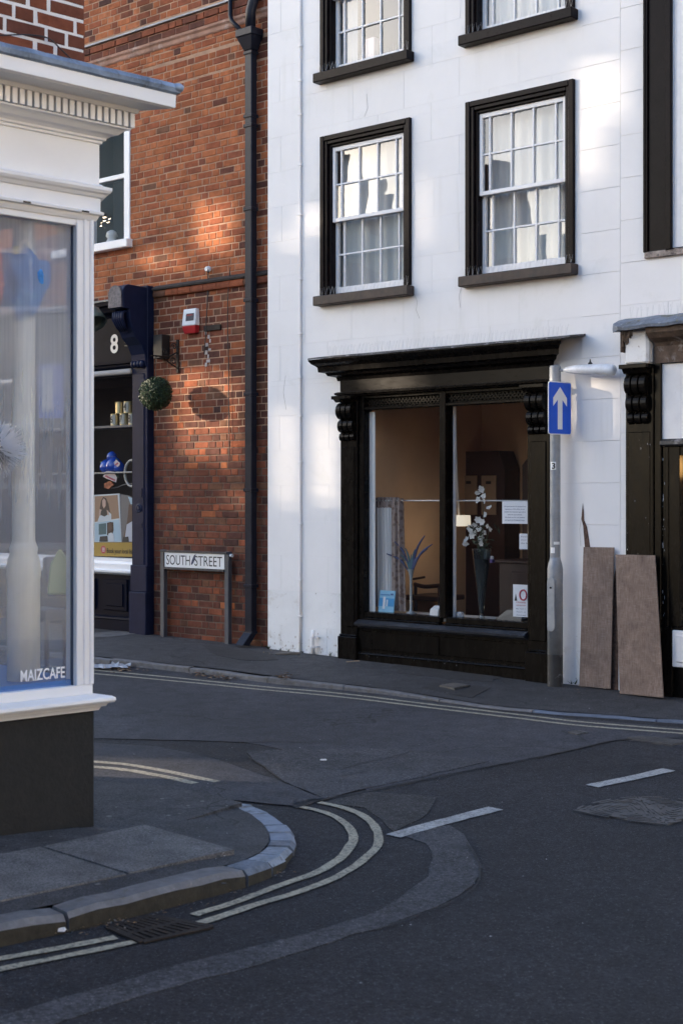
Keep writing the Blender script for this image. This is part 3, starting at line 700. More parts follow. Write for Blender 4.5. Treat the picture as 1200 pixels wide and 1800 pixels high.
M['net'] = translucent('net_curtain_cloth', (.72, .71, .69), .2, 1.0)
M['room'] = plain('dim_room_wall', (.16, .14, .13), .9)
M['room_tan'] = pm('tan_room_wall', (.64, .42, .255), .9, var=.08, vscale=2)
M['mahogany'] = pm('mahogany_panel', (.035, .012, .009), .45, var=.3, vscale=10, stretch=(1, 1, .3))
M['floor_dk'] = plain('brown_floor', (.16, .10, .065), .7)
for k, wd in enumerate(WIN):
    w = sash_window(white, W, *wd, M['brownwood'] if k < 2 else M['blackwood'], M['blackwood'], curtain=[((0, 1, .012),), ((0, 1, .014),), ((0, .22, .01), (.80, 1, .01)), ((0, 1, .012),)][k])
    mb = MB(); s0, s1, za, zb = wd      # the room behind
    mb.quad([W.P(s0, -.9, za), W.P(s1, -.9, za), W.P(s1, -.9, zb), W.P(s0, -.9, zb)])
    for ss in (s0, s1): mb.quad([W.P(ss, -.9, za), W.P(ss, -.17, za), W.P(ss, -.17, zb), W.P(ss, -.9, zb)])
    for zz in (za, zb): mb.quad([W.P(s0, -.9, zz), W.P(s1, -.9, zz), W.P(s1, -.17, zz), W.P(s0, -.17, zz)])
    mb.build('room', M['room'], w)
# the little pale box standing inside the upper window
o = MB(); p = W.px(658, 78, -.2); o.box(W, p[0] - .06, p[0] + .05, -.20, -.13, 5.78, 6.06); o = o.build('box', plain('pink_card', (.72, .60, .60), .7)); tag(o, 'pale pink box standing on the sill inside the topmost window', 'box')

# shopfront
S0, S1 = 1.03, 3.43
gA0, gA1, gB0, gB1 = 1.305, 2.214, 2.284, 3.185
GZ0, GZ1 = .452, 2.405
mb = MB()
corn = [(.0, 2.70), (.05, 2.70), (.06, 2.735), (.12, 2.75), (.135, 2.775), (.185, 2.785), (.19, 2.83), (.205, 2.845), (.235, 2.865), (.255, 2.895), (.255, 2.905), (.0, 2.945)]
mb.profile(W, corn, S0 + .01, S1 - .01, 1, 1)
mb.build('cornice', M['black'], white)
mb = MB(); top = []
for k in range(26):
    s = .785 + (3.765 - .785) * k / 25
    top.append((s, .262 + R.uniform(-.004, .006), 2.907 + R.uniform(-.004, .006)))
for a, b in zip(top, top[1:]):
    mb.hexa([W.P(a[0], 0, 2.946), W.P(b[0], 0, 2.946), W.P(b[0], b[1], b[2]), W.P(a[0], a[1], a[2]), W.P(a[0], 0, 2.962), W.P(b[0], 0, 2.962), W.P(b[0], b[1] - .006, b[2] + .016), W.P(a[0], a[1] - .006, a[2] + .016)])
mb.build('cornice_capping', M['cap'], white)
mb = MB(); mb.box(W, S0 + .005, S1 - .005, -.1, .062, 2.585, 2.70); mb.build('fascia', M['black_sheen'], white)
mb = MB(); mb.profile(W, [(0, 2.545), (.07, 2.545), (.075, 2.556), (.095, 2.562), (.097, 2.580), (.063, 2.590), (0, 2.590)], S0 + .005, S1 - .005, .5, .5); mb.build('fascia_moulding', M['black'], white)
for a, b in ((S0, 1.245), (3.205, S1)):
    mb = MB(); mb.box(W, a, b, -.1, .055, -.25, 2.545); mb.box(W, a + .03, b - .03, -.02, .066, .30, 2.05); pl = mb.build('pilaster', M['black'], white, bevel=.006)
    mb = MB(); mb.box(W, a - .012, b + .012, -.05, .088, -.25, .205); mb.box(W, a - .004, b + .004, -.05, .076, .205, .225); mb.build('plinth_block', M['black'], pl, bevel=.008)
    # scrolled console: cap, three ribs, tapering foot
    c = (a + b) / 2
    mb = MB(); mb.box(W, c - .125, c + .125, .05, .175, 2.512, 2.545); mb.profile(W, [(.05, 2.485), (.13, 2.485), (.165, 2.512), (.05, 2.512)], c - .108, c + .108); mb.build('console_cap', M['black'], pl, bevel=.004)
    for off in (-.066, 0, .066):
        pr = []
        for k in range(13):
            t = math.pi * (-.5 + k / 12); pr.append((.075 + .075 * math.cos(t), 2.40 + .082 * math.sin(-t)))
        for k in range(9):
            t = math.pi * (-.5 + k / 8); pr.append((.070 + .052 * math.cos(t), 2.255 + .062 * math.sin(-t)))
        for k in range(7):
            t = math.pi * (-.5 + k / 6); pr.append((.064 + .030 * math.cos(t), 2.148 + .038 * math.sin(-t)))
        pr = [(.045, 2.482)] + pr + [(.045, 2.11)]
        mb = MB(); mb.profile(W, pr, c + off - .026, c + off + .026); mb.build('console_scroll', M['black'], pl, bevel=.006, smooth=False)
# window joinery
mb = MB()
mb.box(W, 1.247, gA0, -.10, .03, .36, 2.545); mb.box(W, gB1, 3.203, -.10, .03, .36, 2.545)
mb.box(W, gA1, gB0, -.10, .026, GZ0 - .01, 2.545)
mb.box(W, gA0, gA1, -.09, .022, GZ1, GZ1 + .028); mb.box(W, gB0, gB1, -.09, .022, GZ1, GZ1 + .028)
mb.box(W, gA0, gA1, -.09, .022, 2.515, 2.545); mb.box(W, gB0, gB1, -.09, .022, 2.515, 2.545)
mb.box(W, gA0, gA1, -.09, .022, GZ0 - .055, GZ0); mb.box(W, gB0, gB1, -.09, .022, GZ0 - .055, GZ0)
mb.box(W, gA0, gA1, -.03, .04, GZ0 - .075, GZ0 - .056); mb.box(W, gB0, gB1, -.03, .04, GZ0 - .075, GZ0 - .056)
sw = mb.build('shop_window', M['black'], white, bevel=.005)
for a, b in ((gA0, gA1), (gB0, gB1)):
    mb = MB(); t = R.uniform(-.002, .002); mb.quad([W.P(a, -.03 + t, GZ0), W.P(b, -.03 - t, GZ0), W.P(b, -.03 - t, GZ1), W.P(a, -.03 + t, GZ1)]); mb.build('pane', M['glass_shop'], sw)
    mb = MB(); lz0, lz1 = GZ1 + .028, 2.515      # pierced ventilation strip of interlocking rings
    mb.box(W, a, b, -.07, -.05, lz0, lz1, 1)
    R_ = .024; k = 0; s = a + R_
    while s < b - .01:
        for q, zc in enumerate((lz0 + .020, (lz0 + lz1) / 2, lz1 - .020)):
            cx = s + (R_ * .85 if q == 1 else 0)
            if cx + R_ > b: continue
            N_ = 6; ring = []
            for m_ in range(N_):
                t0, t1 = 2 * math.pi * m_ / N_, 2 * math.pi * (m_ + 1) / N_
                p0 = (cx + R_ * math.cos(t0), zc + R_ * math.sin(t0)); p1 = (cx + R_ * math.cos(t1), zc + R_ * math.sin(t1)); i0 = (cx + R_ * .62 * math.cos(t0), zc + R_ * .62 * math.sin(t0)); i1 = (cx + R_ * .62 * math.cos(t1), zc + R_ * .62 * math.sin(t1))
                n_ = -.012 - .003 * ((m_ + q) % 2)
                mb.hexa([W.P(p0[0], n_ - .01, p0[1]), W.P(p1[0], n_ - .01, p1[1]), W.P(i1[0], n_ - .01, i1[1]), W.P(i0[0], n_ - .01, i0[1]), W.P(p0[0], n_, p0[1]), W.P(p1[0], n_, p1[1]), W.P(i1[0], n_, i1[1]), W.P(i0[0], n_, i0[1])])
        s += R_ * 1.7
    mb.build('lattice_vent', [M['black_sheen'], M['black_hole']], sw)
mb = MB(); mb.profile(W, [(-.05, .30), (.05, .30), (.06, .318), (.105, .325), (.108, .345), (.05, .375), (-.05, .378)], 1.249, 3.201); mb.build('sill', pm('worn_black_sill', (.02, .022, .028), .33, var=.4, vscale=8, bump=.3, bscale=40, spots=[(30, .6, .7, (.10, .12, .16))]), white)
mb = MB(); mb.box(W, 1.249, 3.201, -.1, .028, -.25, .30); mb.box(W, 1.249, 2.22, .0, .040, .095, .27); mb.box(W, 2.25, 3.201, .0, .040, .095, .27); mb.box(W, 1.249, 3.201, .0, .055, -.25, .045); mb.profile(W, [(.02, .045), (.075, .045), (.06, .062), (.02, .066)], 1.249, 3.201)
mb.build('stall_riser', M['black'], white, bevel=.004)
# room behind the shop window
D_ = -2.1
mb = MB(); q = lambda *p: mb.quad([W.P(*v) for v in p])
q((.6, D_, .2), (4.5, D_, .2), (4.5, D_, 2.9), (.6, D_, 2.9)); q((1.2, D_, .2), (1.2, -.1, .2), (1.2, -.1, 2.9), (1.2, D_, 2.9)); q((4.42, D_, .2), (4.42, -.1, .2), (4.42, -.1, 2.9), (4.42, D_, 2.9)); q((.6, D_, 2.9), (4.5, D_, 2.9), (4.5, -.1, 2.9), (.6, -.1, 2.9))
mb.build('shop_room', M['room_tan'], white, normals=False)
mb = MB(); mb.box(W, 1.2, 4.42, D_, -.05, .15, .2); mb.build('shop_floor', M['floor_dk'], white)
mb = MB(); mb.box(W, 1.25, 3.22, -.42, -.04, .405, .442); mb.build('display_shelf', plain('pale_shelf', (.50, .50, .50), .5), white)
mb = MB(); mb.box(W, 1.2, gA0 + .066, -.075, -.06, .442, 2.39); mb.box(W, gB0 - .04, gB0 + .012, -.13, -.10, .442, 2.40); mb.build('inner_frame', M['white'], white)

# ------------------------------------------------------------------ BRICKWORK helper
def brick_mesh(name, L, H, D, mat, seed):
    r = random.Random(seed); bm = bmesh.new(); c = .006
    j = lambda a: r.uniform(-a, a)
    fr_ = [bm.verts.new((x + j(.002), 0 + j(.0015), z + j(.002))) for x, z in ((c, c), (L - c, c), (L - c, H - c), (c, H - c))]
    mid = [bm.verts.new((x + j(.0015), .005, z + j(.0015))) for x, z in ((0, 0), (L, 0), (L, H), (0, H))]
    bk_ = [bm.verts.new((x, D, z)) for x, z in ((0, 0), (L, 0), (L, H), (0, H))]
    bm.faces.new(fr_)
    for a, b in ((fr_, mid), (mid, bk_)):
        for i in range(4): k = (i + 1) % 4; bm.faces.new((b[i], b[k], a[k], a[i]))
    bmesh.ops.recalc_face_normals(bm, faces=bm.faces)
    me = bpy.data.meshes.new(name); bm.to_mesh(me); bm.free(); me.materials.append(mat); return me
BRICKS = {}
def get_brick(L, mi, v):
    key = (round(L, 3), mi, v)
    if key not in BRICKS: BRICKS[key] = brick_mesh('brick', key[0], .0655, .05, bk[mi], hash(key) & 0xffff)
    return BRICKS[key]
def project(p): return 600 + FPX * p.x / p.y, YH - FPX * (p.z - CAM_H) / p.y
def brickwork(parent, fr, n, s0, s1, z0, z1, holes, pick, inview, limit=300, course=.075, st=.216, hd=.1025, gap=.009, proud=.002):
    items = []; zi = 0; z = z0
    while z < z1 - .02:
        r = random.Random(zi * 7 + 3); s = s0 - (.0 if zi % 2 else .055) - r.uniform(0, .02); k = zi % 2
        while s < s1:
            L = st if k % 2 == 0 else hd
            if r.random() < .12: L = hd
            a, b = s, s + L
            for p, q, u, v in rects_minus(max(a, s0), min(b, s1), z, z + course - gap, holes):
                if q - p > .03 and v - u > .03: items.append((p, q, u, v))
            s += L + gap; k += 1
        zi += 1; z += course
    cand = []
    for it in items:
        P_ = fr.P((it[0] + it[1]) / 2, n, (it[2] + it[3]) / 2); x, y = project(P_)
        a = ((it[1] - it[0]) * (it[3] - it[2])) / (P_.y ** 2); full = abs((it[3] - it[2]) - (course - gap)) < .001
        cand.append((0 if (inview(x, y) and full) else 1, -a, it))
    order = sorted(range(len(cand)), key=lambda i: cand[i][:2])
    chosen = set(order[:limit]); rest = MB(); rest_f = {}
    for i, it in enumerate(items):
        p, q, u, v = it; pr = R.uniform(-proud, proud) ; mi = pick((p + q) / 2, (u + v) / 2)
        zz = u + R.uniform(-.0015, .0015)
        if i in chosen and cand[i][0] == 0:
            L = q - p; Lq = round(L / .0125) * .0125 if abs(L - st) > .002 and abs(L - hd) > .002 else L
            inst(get_brick(Lq, mi, R.randrange(3)), 'brick', parent, fr.P(p, n + pr, zz), fr.rot)
        else:
            c = .006; H = v - u; j = lambda a: R.uniform(-a, a)
            f = [fr.P(x + j(.002), n + pr, zz + h + j(.002)) for x, h in ((p + c, c), (q - c, c), (q - c, H - c), (p + c, H - c))]
            m_ = [fr.P(x, n + pr - .005, zz + h) for x, h in ((p, 0), (q, 0), (q, H), (p, H))]; b_ = [fr.P(x, n + pr - .05, zz + h) for x, h in ((p, 0), (q, 0), (q, H), (p, H))]
            vv = [[rest.bm.verts.new(t) for t in g_] for g_ in (f, m_, b_)]
            fs = [rest.bm.faces.new(vv[0])]
            for A, B in ((vv[0], vv[1]), (vv[1], vv[2])):
                for t in range(4): k = (t + 1) % 4; fs.append(rest.bm.faces.new((B[t], B[k], A[k], A[t])))
            for t in fs: t.material_index = mi
    if len(rest.bm.verts):
        o = rest.build('brickwork', bk, parent); o['kind'] = 'stuff'
    else: rest.bm.free()

# ------------------------------------------------------------------ BRICK BUILDING
NB = -.10
brickb = thing('brick_building', 'orange brick building with a dark blue shopfront numbered 8', 'building', wloc(W, -1.6, NB))
S8 = (-6.0, -1.865, -.3, 3.80)
WB = (-3.60, -2.262, 4.50, 6.12)
STR = (-1.84, -.02, 3.785, 3.915)
ARCH = (-3.75, -2.16, 6.12, 6.40)
CORN = (-4.5, -.02, 6.56, 6.86)
holesB = [S8, WB, (STR[0], 0, 3.80, 3.90), ARCH, CORN]
mb = MB()
for a, b, c, d in rects_minus(-5.0, -.012, 2.3, 8.6, [S8, WB]): mb.box(W, a, b, NB - .35, NB - .0045, c, d)
mb.build('wall', M['mortar'], brickb)
mb = MB()
for a, b, c, d in rects_minus(-5.0, -.012, -.3, 2.3, [S8, WB]): mb.box(W, a, b, NB - .35, NB - .005, c, d)
mb.build('wall', M['mortar_dk'], brickb)
def pickB(s, z):
    r = R.random()
    edge = s > -.42
    if z > 6.86: w = [4, 4, 2, 3, 2, 1, 1, 1.2, .6, 1]
    elif z > 3.9: w = [6, 6, 3.0, 4.5, 1.5, .45, .15, .03, 0, .3]
    else:
        t = max(0, min(1, (z - .9) / 2.5)); w = [.06 + .5 * t, .10 + .6 * t, .02 + .1 * t, .35 + 1.3 * t, 1.2 + 1.0 * t, 3.4, 4.0 - 2.0 * t, 2.2 - 1.2 * t, 1.0 - .7 * t, 1.6]
    if edge: w = [x * y for x, y in zip(w, [.35, .35, .1, .6, 1.2, 2.4, 2.6, 3, 3, 1])]; w[6] += 1.2; w[7] += .8
    return R.choices(range(10), w)[0]
brickwork(brickb, W, NB, -5.0, -.02, -.23, 8.3, holesB, pickB, lambda x, y: 285 < x < 442 and 10 < y < 1120)
# string course: weathered ledge over rounded bricks
for k in range(9):
    a = STR[0] + (STR[1] - STR[0]) * k / 9; b = STR[0] + (STR[1] - STR[0]) * (k + 1) / 9
    mb = MB(); mb.profile(W, [(NB - .05, 3.79), (NB + .02, 3.79), (NB + .035, 3.80), (NB + .04, 3.83), (NB + .03, 3.868), (NB - .05, 3.868)], a + .004, b - .004); mb.build('string_course_brick', bk[R.choice([3, 4, 5, 3, 9])], brickb)
mb = MB(); mb.profile(W, [(NB - .05, 3.871), (NB + .05, 3.871), (NB + .055, 3.89), (NB - .002, 3.928), (NB - .05, 3.93)], STR[0], STR[1]); mb.build('string_course', pm('sooty_ledge', (.030, .024, .022), .9, var=.4, vscale=9, bump=.6, bscale=40), brickb)
# high cornice band
for r_, (za, zb, nn) in enumerate(((6.66, 6.725, .035), (6.735, 6.80, .05))):
    s = -3.6 - r_ * .1
    while s < -.05:
        L = .215 if (int(s * 7) + r_) % 3 else .1025
        mb = MB(); mb.box(W, s, min(s + L, -.02), NB - .05, NB + nn + R.uniform(-.003, .003), za, zb); mb.build('cornice_brick', bk[R.choice([5, 6, 6, 4, 7, 4])], brickb, bevel=.004); s += L + .01
mb = MB(); mb.box(W, -4.4, -.02, NB - .05, NB + .03, 6.63, 6.83); mb.profile(W, [(NB - .05, 6.56), (NB + .004, 6.56), (NB + .012, 6.575), (NB + .012, 6.61), (NB + .028, 6.63), (NB - .05, 6.63)], -4.4, -.02); mb.build('cornice_band', M['sandstone'], brickb)
mb = MB(); mb.profile(W, [(NB - .05, 6.83), (NB + .065, 6.822), (NB + .068, 6.84), (NB - .002, 6.875), (NB - .05, 6.875)], -4.4, -.02); mb.build('flashing', pm('pale_lead_strip', (.33, .35, .39), .6, .1, var=.2, bump=.3, bscale=20), brickb)
# gauged arch over the upper window
a = ARCH[1]; k = 0
while a > ARCH[0]:
    sk = .10 * (1 - k / 14); mb = MB()
    mb.prism([W.P(a - .062, NB + .002, 6.125), W.P(a, NB + .002, 6.125), W.P(a + sk * .9, NB + .002, 6.39), W.P(a - .062 + sk * .85, NB + .002, 6.39)], [W.P(a - .062, NB - .06, 6.125), W.P(a, NB - .06, 6.125), W.P(a + sk * .9, NB - .06, 6.39), W.P(a - .062 + sk * .85, NB - .06, 6.39)])
    mb.build('arch_brick', bk[R.choice([0, 1, 3, 1])], brickb); a -= .067; k += 1
# upper window
mb = MB(); a, b, c, d = WB
mb.box(W, b - .10, b, NB - .18, NB + .012, c, d); mb.box(W, a, b - .10, NB - .18, NB + .01, d - .1, d)
mb.box(W, a, b - .10, NB - .14, NB - .05, 5.235, 5.29); mb.box(W, b - .80, b - .75, NB - .14, NB - .05, c, d)
wB = mb.build('window', M['white'], brickb, bevel=.006)
mb = MB(); mb.box(W, a, b + .04, NB - .15, NB + .09, 4.405, 4.50); mb.build('sill', M['white'], wB, bevel=.008)
for za, zb in ((c, 5.235), (5.29, d - .1)):
    mb = MB(); mb.quad([W.P(b - .75, NB - .085, za), W.P(b - .1, NB - .08, za), W.P(b - .1, NB - .082, zb), W.P(b - .75, NB - .085, zb)]); mb.build('pane', M['glass_old'], wB)
    mb = MB(); mb.quad([W.P(a, NB - .085, za), W.P(b - .80, NB - .08, za), W.P(b - .80, NB - .082, zb), W.P(a, NB - .085, zb)]); mb.build('pane', M['glass_old'], wB)
mb = MB(); mb.box(W, a, b, NB - .9, NB - .88, c, d); mb.box(W, b, b + .02, NB - .88, NB - .18, c, d); mb.box(W, a - .02, a, NB - .88, NB - .18, c, d); mb.box(W, a, b, NB - .88, NB - .18, c - .03, c); mb.box(W, a, b, NB - .88, NB - .18, d, d + .02); mb.build('room', M['room'], wB)

# shopfront number 8
P0, P1 = -2.125, -1.868
mb = MB(); mb.box(W, P0, P1, NB - .3, NB + .09, -.2, 3.93); mb.box(W, P0 + .045, P1 - .045, NB, NB + .10, .80, 2.95); mb.box(W, P0 - .02, P1 + .01, NB, NB + .125, -.2, .50); mb.box(W, P0 - .012, P1 + .006, NB, NB + .11, .50, .80)
pil = mb.build('pilaster', M['navy'], brickb, bevel=.008)
mb = MB(); mb.lathe(W.P((P0 + P1) / 2, NB + .098, 1.44), [(.052, 0), (.052, .006), (.040, .012), (.030, .006), (.022, .014), (.0, .016)], 20, Vector((NW[0], NW[1], 0)), caps=False); mb.box(W, P0 + .075, P1 - .075, NB + .09, NB + .108, 1.56, 1.66); mb.box(W, P0 + .075, P1 - .075, NB + .09, NB + .106, 1.22, 1.27); mb.build('roundel', M['navy'], pil)
# big console: barrel top, face plate, leaf, tapering body
prof = [(NB, 3.02), (NB + .10, 3.02), (NB + .12, 3.16), (NB + .17, 3.26), (NB + .26, 3.34), (NB + .31, 3.44), (NB + .34, 3.55), (NB + .345, 3.64), (NB + .43, 3.645), (NB + .44, 3.80)]
for k in range(1, 10):
    t = math.pi * k / 10; prof.append((NB + .36 + .08 * math.cos(t * .5), 3.80 + .105 * math.sin(t * .5)))
prof += [(NB + .36, 3.912), (NB, 3.905)]
mb = MB(); mb.profile(W, prof, P0 + .012, P1 - .006); con = mb.build('console', M['navy'], pil, bevel=.006)
mb = MB(); out_ = [(P0 + .02, 3.655), (P1 - .02, 3.655), (P1 - .02, 3.80)] + [((P0 + P1) / 2 + .108 * math.cos(math.pi * k / 10), 3.80 + .10 * math.sin(math.pi * k / 10)) for k in range(1, 10)] + [(P0 + .02, 3.80)]
mb.prism([W.P(s, NB + .455, z) for s, z in out_], [W.P(s, NB + .43, z) for s, z in out_]); mb.build('face_plate', pm('carved_plate', (.085, .080, .10), .6, var=.6, vscale=30, bump=1.0, bscale=32, bdist=.012), con)
for k in range(5):
    mb = MB(); s = P0 + .055 + k * .036
    mb.tube([W.P(s + (k - 2) * .004, NB + .345, 3.63), W.P(s, NB + .40, 3.60), W.P(s, NB + .405, 3.53), W.P(s - (k - 2) * .004, NB + .36, 3.45), W.P(s - (k - 2) * .008, NB + .325, 3.40)], [.012, .021, .022, .018, .006], 8); mb.build('acanthus_leaf', M['navy'], con, smooth=True)
for k in range(4):
    mb = MB(); s = P0 + .05 + k * .052; mb.lathe(W.P(s, NB + .12, 3.055), [(.0, -.04), (.024, -.03), (.03, 0), (.024, .03), (0, .04)], 10, (0, 0, 1), caps=False); mb.build('bead', M['navy'], con, smooth=True)
for z_, h in ((3.31, .015), (3.27, .012)):
    mb = MB(); mb.box(W, P0 - .10, P0 + .04, NB + .02, NB + .12, z_, z_ + h); mb.build('fillet', pm('worn_fillet', (.06, .055, .055), .5), con)
mb = MB(); mb.box(W, -5.0, P0, NB - .2, NB + .03, 3.12, 3.62); mb.build('fascia', M['navy_dk'], brickb)
mb = MB(); mb.profile(W, [(NB - .1, 3.62), (NB + .03, 3.62), (NB + .05, 3.65), (NB + .10, 3.68), (NB + .12, 3.74), (NB + .16, 3.75), (NB + .165, 3.79), (NB - .1, 3.82)], -5.0, P0); mb.build('fascia_cornice', M['navy_dk'], brickb)
mb = MB(); mb.profile(W, [(NB - .1, 3.825), (NB + .175, 3.795), (NB + .18, 3.812), (NB - .1, 3.85)], -5.0, P0 + .02); mb.build('flashing', pm('pale_flashing', (.45, .44, .42), .7, var=.3, bump=.3, bscale=20), brickb)
mb = MB(); mb.profile(W, [(NB - .1, 3.03), (NB + .04, 3.03), (NB + .06, 3.05), (NB + .065, 3.075), (NB + .09, 3.085), (NB + .092, 3.12), (NB - .1, 3.13)], -5.0, P0); mb.build('fascia_moulding', M['navy_dk'], brickb)
mb = MB(); mb.tube([W.P(-5, NB + .10, 2.985), W.P(P0 - .01, NB + .10, 2.985)], .032, 12); mb.build('awning_pole', plain('cream_pole', (.58, .53, .49), .5), brickb, smooth=True)
text('house_number', '8', plain('number_white', (.74, .72, .70), .5), brickb, W.P(-2.565, NB + .032, 3.215), (TW[0], TW[1], 0), (0, 0, 1), .22, .135, .004, bold=.02)
mb = MB(); mb.box(W, P0 - .05, P0, NB - .1, NB + .05, .68, 2.98); mb.box(W, -5, P0 - .05, NB - .1, NB + .02, 2.93, 2.97); w8 = mb.build('shop_window', M['navy_dk'], brickb, bevel=.004)
mb = MB(); mb.quad([W.P(-5, NB - .03, .86), W.P(P0 - .05, NB - .03, .86), W.P(P0 - .05, NB - .03, 2.93), W.P(-5, NB - .03, 2.93)]); mb.build('pane', M['glass_shop'], w8)
mb = MB(); mb.profile(W, [(NB - .08, .675), (NB + .03, .675), (NB + .07, .70), (NB + .075, .725), (NB + .05, .735), (NB + .05, .80), (NB + .035, .83), (NB + .035, .862), (NB - .08, .865)], -5, P0 - .012); mb.build('sill', M['white'], w8, bevel=.003)
mb = MB(); mb.box(W, -5, P0, NB - .2, NB + .0, -.2, .675); mb.box(W, -5, P0 - .005, NB - .05, NB + .05, -.2, .16); mb.profile(W, [(NB, .16), (NB + .06, .16), (NB + .05, .19), (NB, .20)], -5, P0)
for a_, b_ in ((-2.72, -2.30), (-3.4, -2.86)):
    mb.box(W, a_, b_, NB, NB + .018, .26, .62); mb.box(W, a_ + .06, b_ - .06, NB + .016, NB + .03, .31, .57)
mb.build('stall_riser', M['navy_dk'], brickb, bevel=.006)
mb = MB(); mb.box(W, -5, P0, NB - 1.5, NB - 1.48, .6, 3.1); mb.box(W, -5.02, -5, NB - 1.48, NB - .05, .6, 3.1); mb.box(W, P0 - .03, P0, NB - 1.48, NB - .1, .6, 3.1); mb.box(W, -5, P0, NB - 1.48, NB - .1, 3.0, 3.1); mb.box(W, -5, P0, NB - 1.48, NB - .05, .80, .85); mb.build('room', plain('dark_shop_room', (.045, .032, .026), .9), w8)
mb = MB(); mb.box(W, -5, P0 - .03, NB - .34, NB - .10, 2.37, 2.40); mb.build('shelf', plain('grey_shelf', (.10, .10, .12), .5), w8, bevel=.003)
mb = MB(); mb.box(W, -5, P0 - .03, NB - .34, NB - .10, 1.84, 1.855); mb.tube([W.P(-2.83, NB - .095, 1.85), W.P(P0 - .05, NB - .095, 1.85)], .010, 8); mb.build('shelf', plain('pale_shelf_edge', (.34, .32, .31), .3), w8)
# ------------------------------------------------------------------ CAFE (near corner building)
cafe = thing('cafe_building', 'white painted corner cafe shopfront with lead roof, dentils and brick above', 'building', C.P(0, 0, 0) * 1.0 + Vector((0, 0, c0.z)))
cafe.location.z = c0.z
CL = -6.0; DEP = -2.0
mb = MB(); mb.box(C, CL, -.001, DEP, 0, -.3, .500); mb.build('plinth', pm('black_rough_plinth', (.0062, .0058, .006), .7, var=.3, vscale=6, bump=.7, bscale=38, bdist=.006, spots=[(11, .58, .75, (.011, .0105, .011)), (70, .68, .76, (.022, .021, .020))]), cafe, bevel=.012)
def cprof(name, prof, mat, s1=0.0, m=1, nb=0.0, **k):
    mb = MB(); mb.profile(C, prof, CL, s1, 0, m, nb); return mb.build(name, mat, cafe, **k)
cprof('sill', [(-.2, .498), (.012, .498), (.020, .515), (.038, .520), (.044, .533), (.066, .538), (.074, .549), (.072, .562), (.058, .570), (.0, .580), (-.2, .582)], M['white'])
mb = MB()
mb.box(C, CL, -.010, -.10, -.006, .580, .628)
mb.box(C, -.108, -.004, -.10, -.004, .628, 2.93)          # corner post
mb.tube([C.P(-.020, -.006, .63), C.P(-.020, -.006, 2.93)], .013, 10); mb.tube([C.P(-.060, -.003, .63), C.P(-.060, -.003, 2.93)], .009, 8)
mb.box(C, -.108, -.092, -.06, .003, .628, 2.91)
mb.box(C, CL, -.108, -.10, -.006, 2.893, 2.93)
mb.box(C, -1.62, -1.54, -.10, -.004, .628, 2.93)
wc = mb.build('shop_window', M['white'], cafe, bevel=.003)
mb = MB(); mb.quad([C.P(-1.54, -.045, .622), C.P(-.104, -.045, .622), C.P(-.104, -.045, 2.897), C.P(-1.54, -.045, 2.897)]); mb.build('pane', M['glass_mist'], wc)
mb = MB(); mb.box(C, -.112, -.104, -.05, -.030, .622, 2.897); mb.build('seal', plain('dark_glazing_seal', (.05, .07, .11), .5), wc)
mb = MB(); mb.quad([C.P(CL, -.045, .622), C.P(-1.62, -.045, .622), C.P(-1.62, -.045, 2.897), C.P(CL, -.045, 2.897)]); mb.build('pane', M['glass_mist'], wc)
mb = MB(); mb.quad([C.P(-.03, -.10, .622), C.P(-.03, -1.2, .622), C.P(-.03, -1.2, 2.897), C.P(-.03, -.10, 2.897)]); mb.build('pane', M['glass_mist'], wc)
mb = MB(); mb.box(C, -.05, -.01, -1.3, -1.2, .58, 2.93); mb.box(C, -.05, -.01, DEP, -1.3, .5, 2.93); mb.build('side_wall', M['white'], cafe)
cprof('head', [(-.2, 2.925), (.002, 2.925), (.010, 2.94), (.014, 2.952), (.030, 2.956), (.032, 2.968), (.018, 2.975), (.018, 3.038), (.030, 3.042), (.040, 3.056), (.052, 3.062), (.060, 3.075), (.060, 3.090), (.030, 3.10), (.022, 3.108), (-.2, 3.11)], M['white'])
cprof('frieze', [(-.2, 3.10), (.014, 3.10), (.014, 3.325), (-.2, 3.325)], M['white'])
cprof('bed_moulding', [(-.2, 3.310), (.024, 3.310), (.026, 3.322), (.038, 3.326), (.040, 3.336), (.056, 3.346), (.080, 3.352), (.096, 3.366), (.108, 3.374), (.126, 3.378), (.128, 3.386), (-.2, 3.388)], M['white'])
mb = MB(); mb.box(C, CL, .112, -.2, .112, 3.386, 3.462); mb.build('dentil_backing', pm('shadowed_dentil_backing', (.018, .018, .02), .8), cafe)  # shade of the gaps painted as a near-black backing
s = .140
dent_me = None
while s > -1.3:
    o = MB(); o.box(C, s - .0265, s, .10, .140, 3.388, 3.462); o.build('dentil', M['white'], cafe, bevel=.0015); s -= .0385
cprof('soffit', [(-.2, 3.460), (.150, 3.460), (.158, 3.478), (.180, 3.481), (.268, 3.481), (.268, 3.50), (-.2, 3.50)], M['white'])
cprof('cornice', [(-.2, 3.49), (.272, 3.483), (.284, 3.486), (.286, 3.556), (.276, 3.560), (-.2, 3.562)], M['white'], bevel=.002)
mb = MB(); K = 60; rows = []
for k in range(K + 1):
    s = -3.0 + (3.0 + 0.0) * k / K; wv = R.uniform(-.003, .003); m1 = 1 if k == K else 0
    pr = [(-.2, 3.70), (-.19, 3.745), (-.05, 3.665), (-.03, 3.685 + wv), (-.01, 3.660), (.15, 3.628 + wv), (.270, 3.608 + wv), (.296 + wv, 3.598), (.304 + wv, 3.578), (.300, 3.556 + wv), (.284, 3.548), (.2, 3.562), (-.2, 3.562)]
    rows.append([mb.bm.verts.new(C.P(s + (max(0, n) * m1), n, z)) for n, z in pr])
for a, b in zip(rows, rows[1:]):
    for i in range(len(a)): j = (i + 1) % len(a); mb.bm.faces.new((a[i], b[i], b[j], a[j]))
